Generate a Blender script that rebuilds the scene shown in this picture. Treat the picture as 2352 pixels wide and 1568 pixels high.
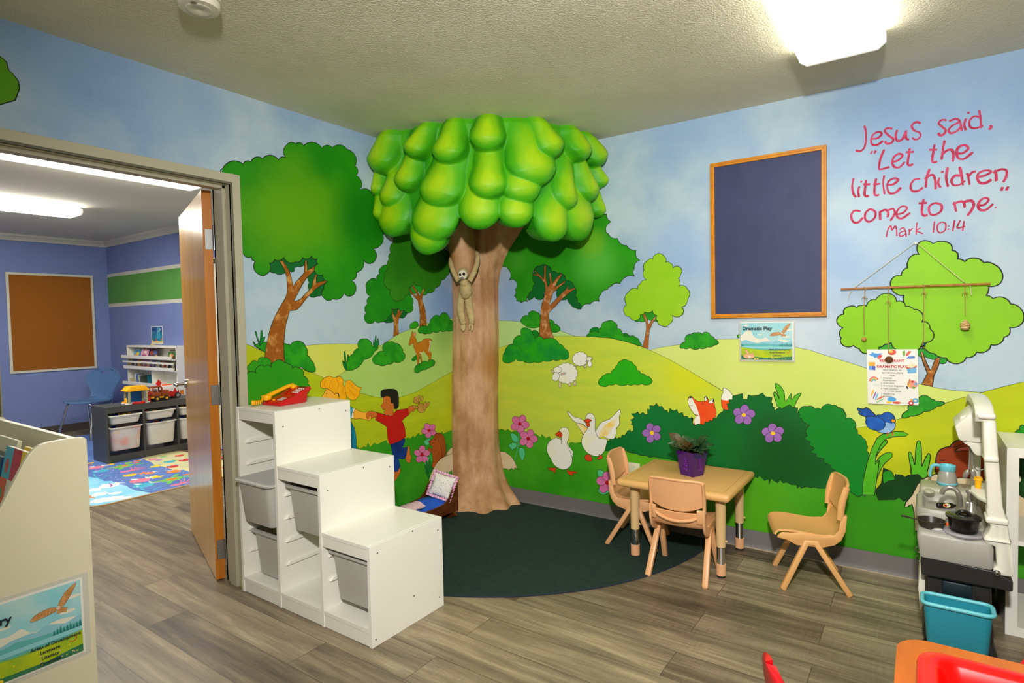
import bpy, bmesh, math, random
from mathutils import Vector, Matrix, noise
from mathutils.geometry import tessellate_polygon
random.seed(7)
for o in list(bpy.data.objects): bpy.data.objects.remove(o)
SC = bpy.context.scene
COL = SC.collection
PI = math.pi

# ---------------------------------------------------------------- camera
F = 1341.6249
YAW, PITCH, ROLL = -0.6115, -0.03725, -0.02008
CAM = Vector((2.76688, -3.43115, 1.31))
def cam_axes():
    cy, sy = math.cos(YAW), math.sin(YAW)
    f = Vector((sy*math.cos(PITCH), cy*math.cos(PITCH), math.sin(PITCH)))
    r = Vector((cy, -sy, 0)); u = r.cross(f)
    cr, sr = math.cos(ROLL), math.sin(ROLL)
    return cr*r+sr*u, -sr*r+cr*u, f
CR, CU, CF = cam_axes()
cd = bpy.data.cameras.new('camera'); cam = bpy.data.objects.new('camera', cd); COL.objects.link(cam)
cd.sensor_width = 36; cd.lens = 36*F/2352; cd.clip_start = 0.02
M4 = Matrix((( CR.x, CU.x, -CF.x, CAM.x), (CR.y, CU.y, -CF.y, CAM.y), (CR.z, CU.z, -CF.z, CAM.z), (0,0,0,1)))
cam.matrix_world = M4
SC.camera = cam
# ---------------------------------------------------------------- world, exposure
w = bpy.data.worlds.new('world'); SC.world = w; w.use_nodes = True
w.node_tree.nodes['Background'].inputs[0].default_value = (1, .97, .92, 1)
w.node_tree.nodes['Background'].inputs[1].default_value = 0.3
vs = SC.view_settings
vs.view_transform = 'Standard'; vs.look = 'None'; vs.gamma = 1; vs.use_curve_mapping = False
vs.exposure = -0.1
LAMP_COL = (1.0, 0.96, 0.87)
LAMP_E = 12.0        # ceiling fixture of this room, and the unseen one added behind the camera
LAMP_E2 = 42.0        # ceiling fixtures of the room beyond
# the photographer's flash, held up above the camera and aimed into the corner
fl_ = bpy.data.lights.new('flash', 'SPOT'); fl_.energy = 430; fl_.spot_size = math.radians(125); fl_.spot_blend = 1.0
fl_.shadow_soft_size = 0.06; fl_.color = (1, .985, .96)
fo = bpy.data.objects.new('flash', fl_); COL.objects.link(fo)
fo.location = CAM + Vector((.05, -.1, .72))
fo.rotation_euler = (Vector((1.35, .3, 1.15))-fo.location).to_track_quat('-Z', 'Y').to_euler()

# ---------------------------------------------------------------- pixel -> place
def ray(px, py): return CF + (px-1176)/F*CR - (py-784)/F*CU
def on(px, py, ax, c):
    d = ray(px, py); return CAM + d*((c-CAM[ax])/d[ax])
def FLR(px, py, z=0.0): return on(px, py, 2, z)

# ---------------------------------------------------------------- materials
def lin(c):
    c = c/255.0
    return c/12.92 if c <= .04045 else ((c+.055)/1.055)**2.4
def rgb(c): return (lin(c[0]), lin(c[1]), lin(c[2]), 1)
MATS = {}
def mat(name, c, rough=.5, metal=0, c2=None, scale=8, detail=3, stretch=None, bump=0, bscale=60, trans=0, alpha=1, emit=0, spec=.5, contrast=(.35,.65), blobs=None, coat=0, sub=0):
    if name in MATS: return MATS[name]
    m = bpy.data.materials.new(name); m.use_nodes = True; MATS[name] = m
    nt = m.node_tree; N = nt.nodes; L = nt.links
    b = N['Principled BSDF']
    b.inputs['Roughness'].default_value = rough; b.inputs['Metallic'].default_value = metal
    b.inputs['Specular IOR Level'].default_value = spec
    b.inputs['Base Color'].default_value = rgb(c)
    if trans: b.inputs['Transmission Weight'].default_value = trans
    if coat: b.inputs['Coat Weight'].default_value = coat
    if alpha < 1: b.inputs['Alpha'].default_value = alpha
    if emit:
        b.inputs['Emission Color'].default_value = rgb(c); b.inputs['Emission Strength'].default_value = emit
    geo = None
    def pos():
        g = N.new('ShaderNodeNewGeometry'); return g.outputs['Position']
    if c2 is not None or blobs or bump:
        P = pos()
        if stretch:
            mp = N.new('ShaderNodeMapping'); mp.inputs['Scale'].default_value = stretch
            L.new(P, mp.inputs['Vector']); P2 = mp.outputs[0]
        else: P2 = P
    col = None
    if c2 is not None:
        n = N.new('ShaderNodeTexNoise'); n.inputs['Scale'].default_value = scale; n.inputs['Detail'].default_value = detail
        n.inputs['Roughness'].default_value = .6
        L.new(P2, n.inputs['Vector'])
        mr = N.new('ShaderNodeMapRange'); mr.inputs['From Min'].default_value = contrast[0]; mr.inputs['From Max'].default_value = contrast[1]
        L.new(n.outputs['Fac'], mr.inputs['Value'])
        mx = N.new('ShaderNodeMix'); mx.data_type = 'RGBA'
        mx.inputs['A'].default_value = rgb(c); mx.inputs['B'].default_value = rgb(c2)
        L.new(mr.outputs[0], mx.inputs['Factor']); col = mx.outputs['Result']
    if blobs:
        # soft brush-blended patches of another paint colour: (centre, radius, colour, strength)
        for ctr, rad, cc, st in blobs:
            sb = N.new('ShaderNodeVectorMath'); sb.operation = 'DISTANCE'; L.new(P, sb.inputs[0]); sb.inputs[1].default_value = ctr
            ns = N.new('ShaderNodeTexNoise'); ns.inputs['Scale'].default_value = 5; L.new(P, ns.inputs['Vector'])
            ad = N.new('ShaderNodeMath'); ad.operation = 'MULTIPLY_ADD'; ad.inputs[1].default_value = rad*.5; L.new(ns.outputs['Fac'], ad.inputs[0]); L.new(sb.outputs['Value'], ad.inputs[2])
            mr = N.new('ShaderNodeMapRange'); mr.interpolation_type = 'SMOOTHSTEP'
            mr.inputs['From Min'].default_value = rad*.45; mr.inputs['From Max'].default_value = rad*1.4
            mr.inputs['To Min'].default_value = st; mr.inputs['To Max'].default_value = 0
            L.new(ad.outputs[0], mr.inputs['Value'])
            mx = N.new('ShaderNodeMix'); mx.data_type = 'RGBA'
            if col is None: mx.inputs['A'].default_value = rgb(c)
            else: L.new(col, mx.inputs['A'])
            mx.inputs['B'].default_value = rgb(cc); L.new(mr.outputs[0], mx.inputs['Factor']); col = mx.outputs['Result']
    if col is not None: L.new(col, b.inputs['Base Color'])
    if bump:
        n = N.new('ShaderNodeTexNoise'); n.inputs['Scale'].default_value = bscale; n.inputs['Detail'].default_value = 2
        L.new(P, n.inputs['Vector'])
        bp = N.new('ShaderNodeBump'); bp.inputs['Strength'].default_value = bump; bp.inputs['Distance'].default_value = .003
        L.new(n.outputs['Fac'], bp.inputs['Height']); L.new(bp.outputs[0], b.inputs['Normal'])
    return m

# ---------------------------------------------------------------- mesh helpers
def finish(o, smooth):
    me = o.data
    if smooth:
        for p in me.polygons: p.use_smooth = True
        me.set_sharp_from_angle(angle=math.radians(smooth if smooth is not True else 40))
def obj(name, bm, m, parent=None, smooth=40, world=False):
    """links bm as ONE mesh object; world=True: geometry was written in world coordinates"""
    if world and parent is not None:
        bm.transform(parent.matrix_basis.inverted() if parent.parent is None else (parent.parent.matrix_basis @ parent.matrix_basis).inverted())
    bmesh.ops.recalc_face_normals(bm, faces=bm.faces)
    me = bpy.data.meshes.new(name); bm.to_mesh(me); bm.free()
    for x in (m if isinstance(m, (list, tuple)) else [m]): me.materials.append(x)
    o = bpy.data.objects.new(name, me); COL.objects.link(o)
    if parent: o.parent = parent
    finish(o, smooth)
    return o
def tag(o, label, cat, group=None):
    o['label'] = label; o['category'] = cat
    if group: o['group'] = group
    return o
def thing(name, label, cat, loc=(0,0,0), rz=0, group=None):
    o = bpy.data.objects.new(name, None); COL.objects.link(o); o.location = loc; o.rotation_euler = (0,0,rz)
    o.empty_display_size = .05
    bpy.context.view_layer.update()
    o.matrix_basis = Matrix.Translation(loc) @ Matrix.Rotation(rz, 4, 'Z')
    return tag(o, label, cat, group)
def struct(o): o['kind'] = 'structure'; return o
def lab(o, s): o['label'] = s; return o
def dup(root, loc, rz, label=None, group=None):
    r = root.copy(); COL.objects.link(r); r.location = loc; r.rotation_euler = (0,0,rz)
    if label: r['label'] = label
    if group: r['group'] = group
    for ch in list(root.children):
        c = ch.copy(); COL.objects.link(c); c.parent = r
        for g in ch.children:
            d = g.copy(); COL.objects.link(d); d.parent = c
    return r
def B(): return bmesh.new()
def merge(bm, t, mi=0, mx=None):
    if mx is not None: t.transform(mx)
    for f in t.faces: f.material_index = mi
    me = bpy.data.meshes.new('t'); t.to_mesh(me); t.free(); bm.from_mesh(me); bpy.data.meshes.remove(me)
    return bm
def box(bm, lo, hi, r=0, seg=2, mi=0, mx=None):
    t = bmesh.new(); bmesh.ops.create_cube(t, size=1)
    lo, hi = Vector(lo), Vector(hi); s = hi-lo; c = (lo+hi)/2
    for v in t.verts: v.co = Vector((v.co.x*s.x+c.x, v.co.y*s.y+c.y, v.co.z*s.z+c.z))
    if r: bmesh.ops.bevel(t, geom=t.edges[:], offset=min(r, min(abs(s.x), abs(s.y), abs(s.z))*.49), segments=seg, affect='EDGES', profile=.5)
    return merge(bm, t, mi, mx)
def obox(bm, a, b, w, h, r=0, mi=0, up=(0,0,1)):
    """bar from a to b with width w (sideways) and height h"""
    a, b = Vector(a), Vector(b); d = b-a; L_ = d.length; x = d.normalized(); y = Vector(up).cross(x)
    if y.length < 1e-4: y = Vector((0,1,0))
    y.normalize(); z = x.cross(y)
    mx = Matrix(((x.x,y.x,z.x,a.x),(x.y,y.y,z.y,a.y),(x.z,y.z,z.z,a.z),(0,0,0,1)))
    return box(bm, (0,-w/2,-h/2), (L_,w/2,h/2), r, 2, mi, mx)
def cyl(bm, a, b, r1, r2=None, n=16, mi=0, cap=True):
    a, b = Vector(a), Vector(b); d = b-a
    t = bmesh.new(); bmesh.ops.create_cone(t, cap_ends=cap, segments=n, radius1=r1, radius2=r1 if r2 is None else r2, depth=d.length)
    mx = Matrix.Translation((a+b)/2) @ d.to_track_quat('Z','Y').to_matrix().to_4x4()
    return merge(bm, t, mi, mx)
def ell(bm, c, r, mi=0, n=16, rot=None):
    t = bmesh.new(); bmesh.ops.create_uvsphere(t, u_segments=n, v_segments=max(6,n*2//3), radius=1)
    mx = Matrix.Translation(c) @ (rot.to_4x4() if rot is not None else Matrix.Identity(4)) @ Matrix.Diagonal((*((r,)*3 if not hasattr(r,'__len__') else r),1))
    return merge(bm, t, mi, mx)
def smoothpts(P, n=6, closed=False):
    P = [Vector(p) for p in P]; out = []; m = len(P)
    rng = range(m if closed else m-1)
    for i in rng:
        if closed: a,b,c,d = P[(i-1)%m],P[i],P[(i+1)%m],P[(i+2)%m]
        else: a,b,c,d = P[max(i-1,0)],P[i],P[i+1],P[min(i+2,m-1)]
        for k in range(n):
            t = k/n
            out.append(.5*((2*b)+(c-a)*t+(2*a-5*b+4*c-d)*t*t+(3*b-a-3*c+d)*t**3))
    if not closed: out.append(P[-1])
    return out
def tube(bm, P, r, n=10, mi=0, closed=False, sm=0, flat=None, caps=True):
    """sweep of a round section; r number or list per point; flat=(a,b) scales section"""
    P = [Vector(p) for p in P]
    R_ = list(r) if hasattr(r,'__len__') else [r]*len(P)
    if sm:
        Q = smoothpts([(*p,) for p in P], sm, closed); m = len(P)
        RR = []
        for i in range(m if closed else m-1):
            for k in range(sm): RR.append(R_[i]+(R_[(i+1)%m]-R_[i])*k/sm)
        if not closed: RR.append(R_[-1])
        P, R_ = Q, RR
    rings = []; m = len(P); prev = None
    for i,p in enumerate(P):
        if closed: t = (P[(i+1)%m]-P[i-1]).normalized()
        else: t = (P[min(i+1,m-1)]-P[max(i-1,0)]).normalized()
        if prev is None:
            a = Vector((0,0,1)) if abs(t.z) < .9 else Vector((1,0,0))
            x = (a - t*a.dot(t)).normalized()
        else: x = (prev - t*prev.dot(t)).normalized()
        prev = x; y = t.cross(x)
        fa, fb = flat or (1,1)
        rings.append([bm.verts.new(p + x*math.cos(2*PI*k/n)*R_[i]*fa + y*math.sin(2*PI*k/n)*R_[i]*fb) for k in range(n)])
    fs = []
    for i in range(m if closed else m-1):
        A, Bq = rings[i], rings[(i+1)%m]
        for k in range(n): fs.append(bm.faces.new((A[k],A[(k+1)%n],Bq[(k+1)%n],Bq[k])))
    if not closed and caps: fs.append(bm.faces.new(rings[0][::-1])); fs.append(bm.faces.new(rings[-1]))
    for f in fs: f.material_index = mi
    return bm
def lathe(bm, prof, c=(0,0,0), n=24, mi=0, sx=1, sy=1, mx=None):
    """prof: (radius, z) list revolved about z through c"""
    t = bmesh.new(); rings = []
    for r_, z in prof:
        if r_ < 1e-6: rings.append([t.verts.new((0,0,z))])
        else: rings.append([t.verts.new((r_*sx*math.cos(2*PI*k/n), r_*sy*math.sin(2*PI*k/n), z)) for k in range(n)])
    for A, Bq in zip(rings, rings[1:]):
        for k in range(n):
            a0,a1 = A[k%len(A)], A[(k+1)%len(A)]; b0,b1 = Bq[k%len(Bq)], Bq[(k+1)%len(Bq)]
            vs_ = [a0]+([a1] if a1 is not a0 else [])+([b1] if b1 is not b0 else [])+[b0]
            if len(vs_) > 2: t.faces.new(vs_)
    return merge(bm, t, mi, (Matrix.Translation(c) if mx is None else mx))
def prism(bm, pts, fn, d, r=0, mi=0):
    """pts 2D outline -> fn(p, depth) 3D; extruded from depth 0 to d"""
    t = bmesh.new()
    if sum(a[0]*b[1]-b[0]*a[1] for a,b in zip(pts, pts[1:]+pts[:1])) < 0: pts = pts[::-1]
    A = [t.verts.new(fn(p,0)) for p in pts]; Bq = [t.verts.new(fn(p,d)) for p in pts]
    n = len(pts)
    tri = tessellate_polygon([[Vector((p[0],p[1],0)) for p in pts]])
    for a,b,c in tri:
        try: t.faces.new((A[a],A[b],A[c])); t.faces.new((Bq[c],Bq[b],Bq[a]))
        except ValueError: pass
    for i in range(n): t.faces.new((A[i],A[(i+1)%n],Bq[(i+1)%n],Bq[i]))
    bmesh.ops.recalc_face_normals(t, faces=t.faces)
    if r:
        bmesh.ops.dissolve_limit(t, angle_limit=.01, verts=t.verts, edges=t.edges)
        es = [e for e in t.edges if len(e.link_faces)==2 and e.calc_face_angle(0) > .5]
        bmesh.ops.bevel(t, geom=es, offset=r, segments=2, affect='EDGES', profile=.5)
    return merge(bm, t, mi)

# ---------------------------------------------------------------- painted / printed flat artwork
def pts(s, off=(0,0), sc=1.0):
    return [(off[0]+float(a.split(',')[0])/sc, off[1]+float(a.split(',')[1])/sc) for a in s.split()]
def area2(P): return sum(a[0]*b[1]-b[0]*a[1] for a,b in zip(P, P[1:]+P[:1]))
def scallop(P, bulge=.33, closed=True, flip=None):
    out = []; n = len(P); s = 1 if area2(P) > 0 else -1
    if flip is not None: s = flip
    for i in range(n if closed else n-1):
        a, b = P[i], P[(i+1)%n]; dx, dy = b[0]-a[0], b[1]-a[1]; L_ = math.hypot(dx,dy)
        if L_ < 1e-9: continue
        nx, ny = dy/L_*s, -dx/L_*s
        for k in range(8):
            t = k/8; h = math.sin(PI*t)**.75*bulge*L_
            out.append((a[0]+dx*t+nx*h, a[1]+dy*t+ny*h))
    if not closed: out.append(P[-1])
    return out
def smooth2(P, closed=True, n=6): return [(v.x, v.y) for v in smoothpts([(p[0],p[1],0) for p in P], n, closed)]
class Art:
    """flat polygons laid one over another on a real surface: origin O, axes U, V, normal Nn"""
    def __init__(s, O, U, V, Nn, eps=.0001, px=None):
        s.O, s.U, s.V, s.Nn, s.eps, s.px = Vector(O), Vector(U), Vector(V), Vector(Nn), eps, px
        s.bm = bmesh.new(); s.mats = []; s.layer = 0; s.base = 0; s.seen = []
    def mi(s, m):
        if m not in s.mats: s.mats.append(m)
        return s.mats.index(m)
    def to(s, p):
        if s.px: return s.px(p)
        return p
    def place(s, Q, pad=.004):
        """lowest layer that clears every earlier shape this one may lie over"""
        b = (min(q[0] for q in Q)-pad, min(q[1] for q in Q)-pad, max(q[0] for q in Q)+pad, max(q[1] for q in Q)+pad)
        l = 1+max([s.base]+[k for c,k in s.seen if c[0] < b[2] and b[0] < c[2] and c[1] < b[3] and b[1] < c[3]])
        s.seen.append((b,l)); s.layer = l
    def _tri(s, Q, m, lay):
        tri = tessellate_polygon([[Vector((q[0],q[1],0)) for q in Q]])
        vs_ = [s.bm.verts.new(s.O+s.U*q[0]+s.V*q[1]+s.Nn*(s.eps*lay)) for q in Q]
        k = s.mi(m)
        for a,b,c in tri:
            try: f = s.bm.faces.new((vs_[a],vs_[b],vs_[c])); f.material_index = k
            except ValueError: pass
    def fill(s, P, m, kind='p', bulge=.33, line=None, lw=.004, raw=False):
        if kind == 'c': P = scallop(P, bulge)
        elif kind == 's': P = smooth2(P)
        Q = [s.to(p) for p in P]
        s.place(Q)
        if m is not None: s._tri(Q, m, s.layer)
        if line is not None: s.ribbon(Q, line, lw, True)
        return Q
    def stroke(s, P, m, lw=.004, smooth=True, closed=False, taper=False):
        if smooth and len(P) > 2: P = smooth2(P, closed, 5)
        Q = [s.to(p) for p in P]; s.place(Q); s.layer -= .5
        s.ribbon(Q, m, lw, closed, taper)
    def ribbon(s, Q, m, lw, closed, taper=False):
        Q = [q for i,q in enumerate(Q) if i == 0 or math.hypot(q[0]-Q[i-1][0], q[1]-Q[i-1][1]) > 1e-5]
        if closed and math.hypot(Q[0][0]-Q[-1][0], Q[0][1]-Q[-1][1]) < 1e-5: Q = Q[:-1]
        n = len(Q)
        if n < 2: return
        s.layer += .5; k = s.mi(m); L_, R_ = [], []
        for i,q in enumerate(Q):
            a = Q[i-1] if (i > 0 or closed) else q; b = Q[(i+1)%n] if (i < n-1 or closed) else q
            dx, dy = b[0]-a[0], b[1]-a[1]; l = math.hypot(dx,dy) or 1
            w_ = lw/2
            if taper and not closed: w_ *= .45+.55*math.sin(PI*min(1,max(0,(i+.6)/(n+.2))))
            elif not closed and i in (0,n-1) and n > 4: w_ *= .6
            else: w_ *= .8+.35*noise.noise(Vector((q[0]*14,q[1]*14,3)))
            ox, oy = -dy/l*w_, dx/l*w_
            for lst, sg in ((L_,1),(R_,-1)):
                lst.append(s.bm.verts.new(s.O+s.U*(q[0]+ox*sg)+s.V*(q[1]+oy*sg)+s.Nn*(s.eps*(s.layer+.45*i/n))))
        for i in range(n if closed else n-1):
            j = (i+1)%n
            f = s.bm.faces.new((L_[i],L_[j],R_[j],R_[i])); f.material_index = k
    def disc(s, c, r, m, ry=None, n=20, line=None, lw=.003, rot=0):
        ry = ry or r
        P = [(c[0]+r*math.cos(t)*math.cos(rot)-ry*math.sin(t)*math.sin(rot), c[1]+r*math.cos(t)*math.sin(rot)+ry*math.sin(t)*math.cos(rot)) for t in [2*PI*k/n for k in range(n)]]
        return s.fill(P, m, line=line, lw=lw)
    def obj(s, name, parent=None, world=True):
        o = obj(name, s.bm, s.mats, parent, smooth=0, world=world)
        return o
_fontcache = {}
def thicken(bm, th):
    """closed slab from an open sheet: an offset copy below it, joined round the rim"""
    bm.normal_update(); fs = list(bm.faces); be = [e for e in bm.edges if len(e.link_faces) == 1]
    nv = {v: bm.verts.new(v.co - v.normal*th) for v in list(bm.verts) if v.link_faces}
    for f in fs: bm.faces.new([nv[v] for v in reversed(f.verts)]).material_index = f.material_index
    for e in be:
        l = e.link_loops[0]; a, b = l.vert, l.link_loop_next.vert
        bm.faces.new((b, a, nv[a], nv[b]))
def text_bm(txt, size, m, frame, align='CENTER', bold=0, shear=0):
    """lettering as a bmesh lying in frame (4x4: x along, y up, z out)"""
    cu = bpy.data.curves.new('t', 'FONT'); cu.body = txt; cu.size = size; cu.align_x = align; cu.offset = bold*size; cu.shear = shear
    cu.resolution_u = 3; cu.extrude = 0.0001
    o = bpy.data.objects.new('t', cu); COL.objects.link(o)
    dg = bpy.context.evaluated_depsgraph_get(); me = bpy.data.meshes.new_from_object(o.evaluated_get(dg))
    bpy.data.objects.remove(o); bpy.data.curves.remove(cu)
    bm = bmesh.new(); bm.from_mesh(me); bpy.data.meshes.remove(me); bm.transform(frame)
    return bm
def frame4(O, U, V, Nn):
    O,U,V,Nn = map(Vector,(O,U,V,Nn))
    return Matrix(((U.x,V.x,Nn.x,O.x),(U.y,V.y,Nn.y,O.y),(U.z,V.z,Nn.z,O.z),(0,0,0,1)))
H = 2.45
# ================================================================ the setting
m_ceil = mat('ceiling_texture_paint', (226,220,196), .9, c2=(218,212,186), scale=3, bump=1.0, bscale=150)
for nd in m_ceil.node_tree.nodes:
    if nd.type == 'BUMP': nd.inputs['Distance'].default_value = .004
m_ceil2 = mat('playroom_ceiling_paint', (222,216,200), .9)
m_plain = mat('plain_wall_paint', (205,205,190), .8)
m_base = mat('grey_vinyl_base', (112,108,106), .55)
m_base2 = mat('dark_vinyl_base', (78,70,66), .55)
m_peri = mat('periwinkle_paint', (122,138,190), .65, c2=(116,132,184), scale=2)
m_frame = mat('taupe_steel_paint', (178,172,148), .38)
m_steel = mat('brushed_steel', (150,150,150), .35, 1)
m_chrome = mat('chrome', (220,220,220), .15, 1)
m_white = mat('white_laminate', (236,233,222), .32)
m_whitep = mat('white_plastic', (232,229,214), .35)

# floor: vinyl planks running along x
def floor_mat():
    m = bpy.data.materials.new('vinyl_plank_floor'); m.use_nodes = True; nt = m.node_tree; N = nt.nodes; L = nt.links
    b = N['Principled BSDF']; g = N.new('ShaderNodeNewGeometry')
    br = N.new('ShaderNodeTexBrick'); br.inputs['Scale'].default_value = 1; br.offset = .37; br.squash = 1
    br.inputs['Brick Width'].default_value = 1.22; br.inputs['Row Height'].default_value = .178
    br.inputs['Mortar Size'].default_value = .0012; br.inputs['Mortar Smooth'].default_value = .2; br.inputs['Bias'].default_value = 0
    br.inputs['Color1'].default_value = (0,0,0,1); br.inputs['Color2'].default_value = (1,1,1,1); br.inputs['Mortar'].default_value = (.5,.5,.5,1)
    L.new(g.outputs['Position'], br.inputs['Vector'])
    # per-plank shift of the grain
    sx = N.new('ShaderNodeSeparateColor'); L.new(br.outputs['Color'], sx.inputs[0])
    cm = N.new('ShaderNodeCombineXYZ'); m1 = N.new('ShaderNodeMath'); m1.operation='MULTIPLY'; m1.inputs[1].default_value = 13; L.new(sx.outputs[0], m1.inputs[0])
    L.new(m1.outputs[0], cm.inputs[2]); L.new(m1.outputs[0], cm.inputs[0])
    mp = N.new('ShaderNodeMapping'); mp.inputs['Scale'].default_value = (1.2, 13, 1); L.new(g.outputs['Position'], mp.inputs['Vector'])
    ad = N.new('ShaderNodeVectorMath'); ad.operation='ADD'; L.new(mp.outputs[0], ad.inputs[0]); L.new(cm.outputs[0], ad.inputs[1])
    n1 = N.new('ShaderNodeTexNoise'); n1.inputs['Scale'].default_value = 1.4; n1.inputs['Detail'].default_value = 7; n1.inputs['Roughness'].default_value=.62; n1.inputs['Distortion'].default_value = .35; L.new(ad.outputs[0], n1.inputs['Vector'])
    mp2 = N.new('ShaderNodeMapping'); mp2.inputs['Scale'].default_value = (6, 160, 1); L.new(g.outputs['Position'], mp2.inputs['Vector'])
    n2 = N.new('ShaderNodeTexNoise'); n2.inputs['Scale'].default_value = 1; n2.inputs['Detail'].default_value = 3; L.new(mp2.outputs[0], n2.inputs['Vector'])
    mp3 = N.new('ShaderNodeMapping'); mp3.inputs['Scale'].default_value = (170, 9, 1); L.new(g.outputs['Position'], mp3.inputs['Vector'])
    n3 = N.new('ShaderNodeTexNoise'); n3.inputs['Scale'].default_value = 1; n3.inputs['Detail'].default_value = 2; L.new(mp3.outputs[0], n3.inputs['Vector'])
    cr = N.new('ShaderNodeValToRGB'); e = cr.color_ramp.elements
    e[0].position = .22; e[0].color = rgb((74,62,48)); e[1].position = .80; e[1].color = rgb((176,160,128))
    k = e.new(.42); k.color = rgb((108,95,75)); k = e.new(.60); k.color = rgb((140,126,100))
    s1 = N.new('ShaderNodeMath'); s1.operation='MULTIPLY_ADD'; s1.inputs[1].default_value = .26; L.new(sx.outputs[0], s1.inputs[0]); 
    L.new(n1.outputs['Fac'], s1.inputs[2])
    s2 = N.new('ShaderNodeMath'); s2.operation='MULTIPLY_ADD'; s2.inputs[1].default_value = .22; L.new(n2.outputs['Fac'], s2.inputs[0]); L.new(s1.outputs[0], s2.inputs[2])
    s3 = N.new('ShaderNodeMath'); s3.operation='MULTIPLY_ADD'; s3.inputs[1].default_value = .12; L.new(n3.outputs['Fac'], s3.inputs[0]); L.new(s2.outputs[0], s3.inputs[2])
    s4 = N.new('ShaderNodeMath'); s4.operation='SUBTRACT'; s4.inputs[1].default_value = .30; L.new(s3.outputs[0], s4.inputs[0])
    L.new(s4.outputs[0], cr.inputs['Fac'])
    mx = N.new('ShaderNodeMix'); mx.data_type='RGBA'; L.new(br.outputs['Fac'], mx.inputs['Factor']); L.new(cr.outputs[0], mx.inputs['A']); mx.inputs['B'].default_value = rgb((60,50,40))
    L.new(mx.outputs['Result'], b.inputs['Base Color']); b.inputs['Roughness'].default_value = .42
    bp = N.new('ShaderNodeBump'); bp.inputs['Strength'].default_value = .25; bp.inputs['Distance'].default_value = .001; L.new(n2.outputs['Fac'], bp.inputs['Height']); L.new(bp.outputs[0], b.inputs['Normal'])
    return m
X1, Y1 = 5.2, -5.6           # far corner of this room behind the camera
PX, PYs, PYn = -6.11, -5.2, -0.12   # the room beyond: far wall, its side walls
struct(obj('floor', box(B(), (PX-.2, Y1-.2, -.1), (X1+.2, .2, 0)), floor_mat(), smooth=0))
struct(obj('ceiling', box(B(), (-.07, Y1-.2, H), (X1+.2, .2, H+.1)), m_ceil, smooth=0))
struct(obj('ceiling_playroom', box(B(), (PX-.2, PYs-.2, H), (-.07, .2, H+.1)), m_ceil2, smooth=0))
struct(obj('wall_back', box(B(), (-.13, Y1-.12, 0), (X1+.12, Y1, H)), m_plain, smooth=0))
struct(obj('wall_east', box(B(), (X1, Y1, 0), (X1+.12, .12, H)), m_plain, smooth=0))
struct(obj('wall_playroom_far', box(B(), (PX-.12, PYs-.12, 0), (PX, .12, H)), m_peri, smooth=0))
struct(obj('wall_playroom_south', box(B(), (PX, PYs-.12, 0), (-.13, PYs, H)), m_peri, smooth=0))
# side wall of the room beyond with painted stripes
a = Art((0,PYn,0),(1,0,0),(0,0,1),(0,-1,0), eps=.0003)
box(a.bm, (PX, PYn, 0), (-.13, 0.0, H)); a.mi(m_peri)
m_stripe = mat('cream_stripe_paint', (214,212,196), .6); m_gstripe = mat('green_stripe_paint', (92,158,70), .6, c2=(84,150,60), scale=3)
a.base = 1
a.fill([(PX,1.582),(-.13,1.582),(-.13,2.022),(PX,2.022)], m_stripe)
a.fill([(PX,1.628),(-.13,1.628),(-.13,1.978),(PX,1.978)], m_gstripe)
struct(a.obj('wall_playroom_north'))
# crown moulding of the room beyond
def crown(name, p, q, nrm):
    bm = B(); nrm = Vector(nrm); prof = [(0,-.075),(.012,-.075),(.012,-.055),(.03,-.035),(.05,-.022),(.05,-.008),(.062,0),(0,0)]
    A = []
    for e in (p,q): A.append([bm.verts.new(Vector((e[0],e[1],H))+nrm*x+Vector((0,0,z))) for x,z in prof])
    n = len(prof)
    for i in range(n): bm.faces.new((A[0][i],A[0][(i+1)%n],A[1][(i+1)%n],A[1][i]))
    bm.faces.new(A[0]); bm.faces.new(A[1][::-1])
    struct(obj(name, bm, mat('crown_paint',(205,202,188),.5), smooth=0))
crown('trim_1', (PX,PYs), (PX,PYn), (1,0,0)); crown('trim_2', (PX,PYn), (-.13,PYn), (0,-1,0))
def baseb(name, lo, hi, m, n=None):
    bm = B(); box(bm, lo, hi, .002)
    struct(obj(name, bm, m, smooth=0))
baseb('baseboard_playroom_far', (PX,PYs,0), (PX+.006,PYn,.1), m_base2)
baseb('baseboard_playroom_north', (PX+.006,PYn-.006,0), (-3.42,PYn,.1), m_base2)
# vinyl base on the mural walls, with its curved toe
def cove(name, p, q, nrm):
    bm = B(); nrm = Vector(nrm); prof = [(0,0),(.014,0),(.010,.006),(.006,.014),(.005,.03),(.005,.1),(0,.1)]
    A = []
    for e in (p,q): A.append([bm.verts.new(Vector((e[0],e[1],0))+nrm*x+Vector((0,0,z))) for x,z in prof])
    n = len(prof)
    for i in range(n): bm.faces.new((A[0][i],A[0][(i+1)%n],A[1][(i+1)%n],A[1][i]))
    bm.faces.new(A[0]); bm.faces.new(A[1][::-1])
    struct(obj(name, bm, m_base, smooth=30))
cove('baseboard_right', (.02,-.008), (X1,-.008), (0,-1,0))
cove('baseboard_left', (.008,-1.80), (.008,-.02), (1,0,0))
# bead of caulk where the base meets the floor
obj_c = struct(obj('trim_3', tube(B(), [(.3,-.024,.002),(X1-.05,-.024,.002)], .0035, 6), mat('caulk',(176,158,132),.5)))

# ---- steel door frame
YJ, YJ2, ZH = -1.862, -2.765, 1.995     # clear opening
bm = B()
def fr(lo, hi): box(bm, lo, hi, .0015, 1)
T_ = -.14
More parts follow.
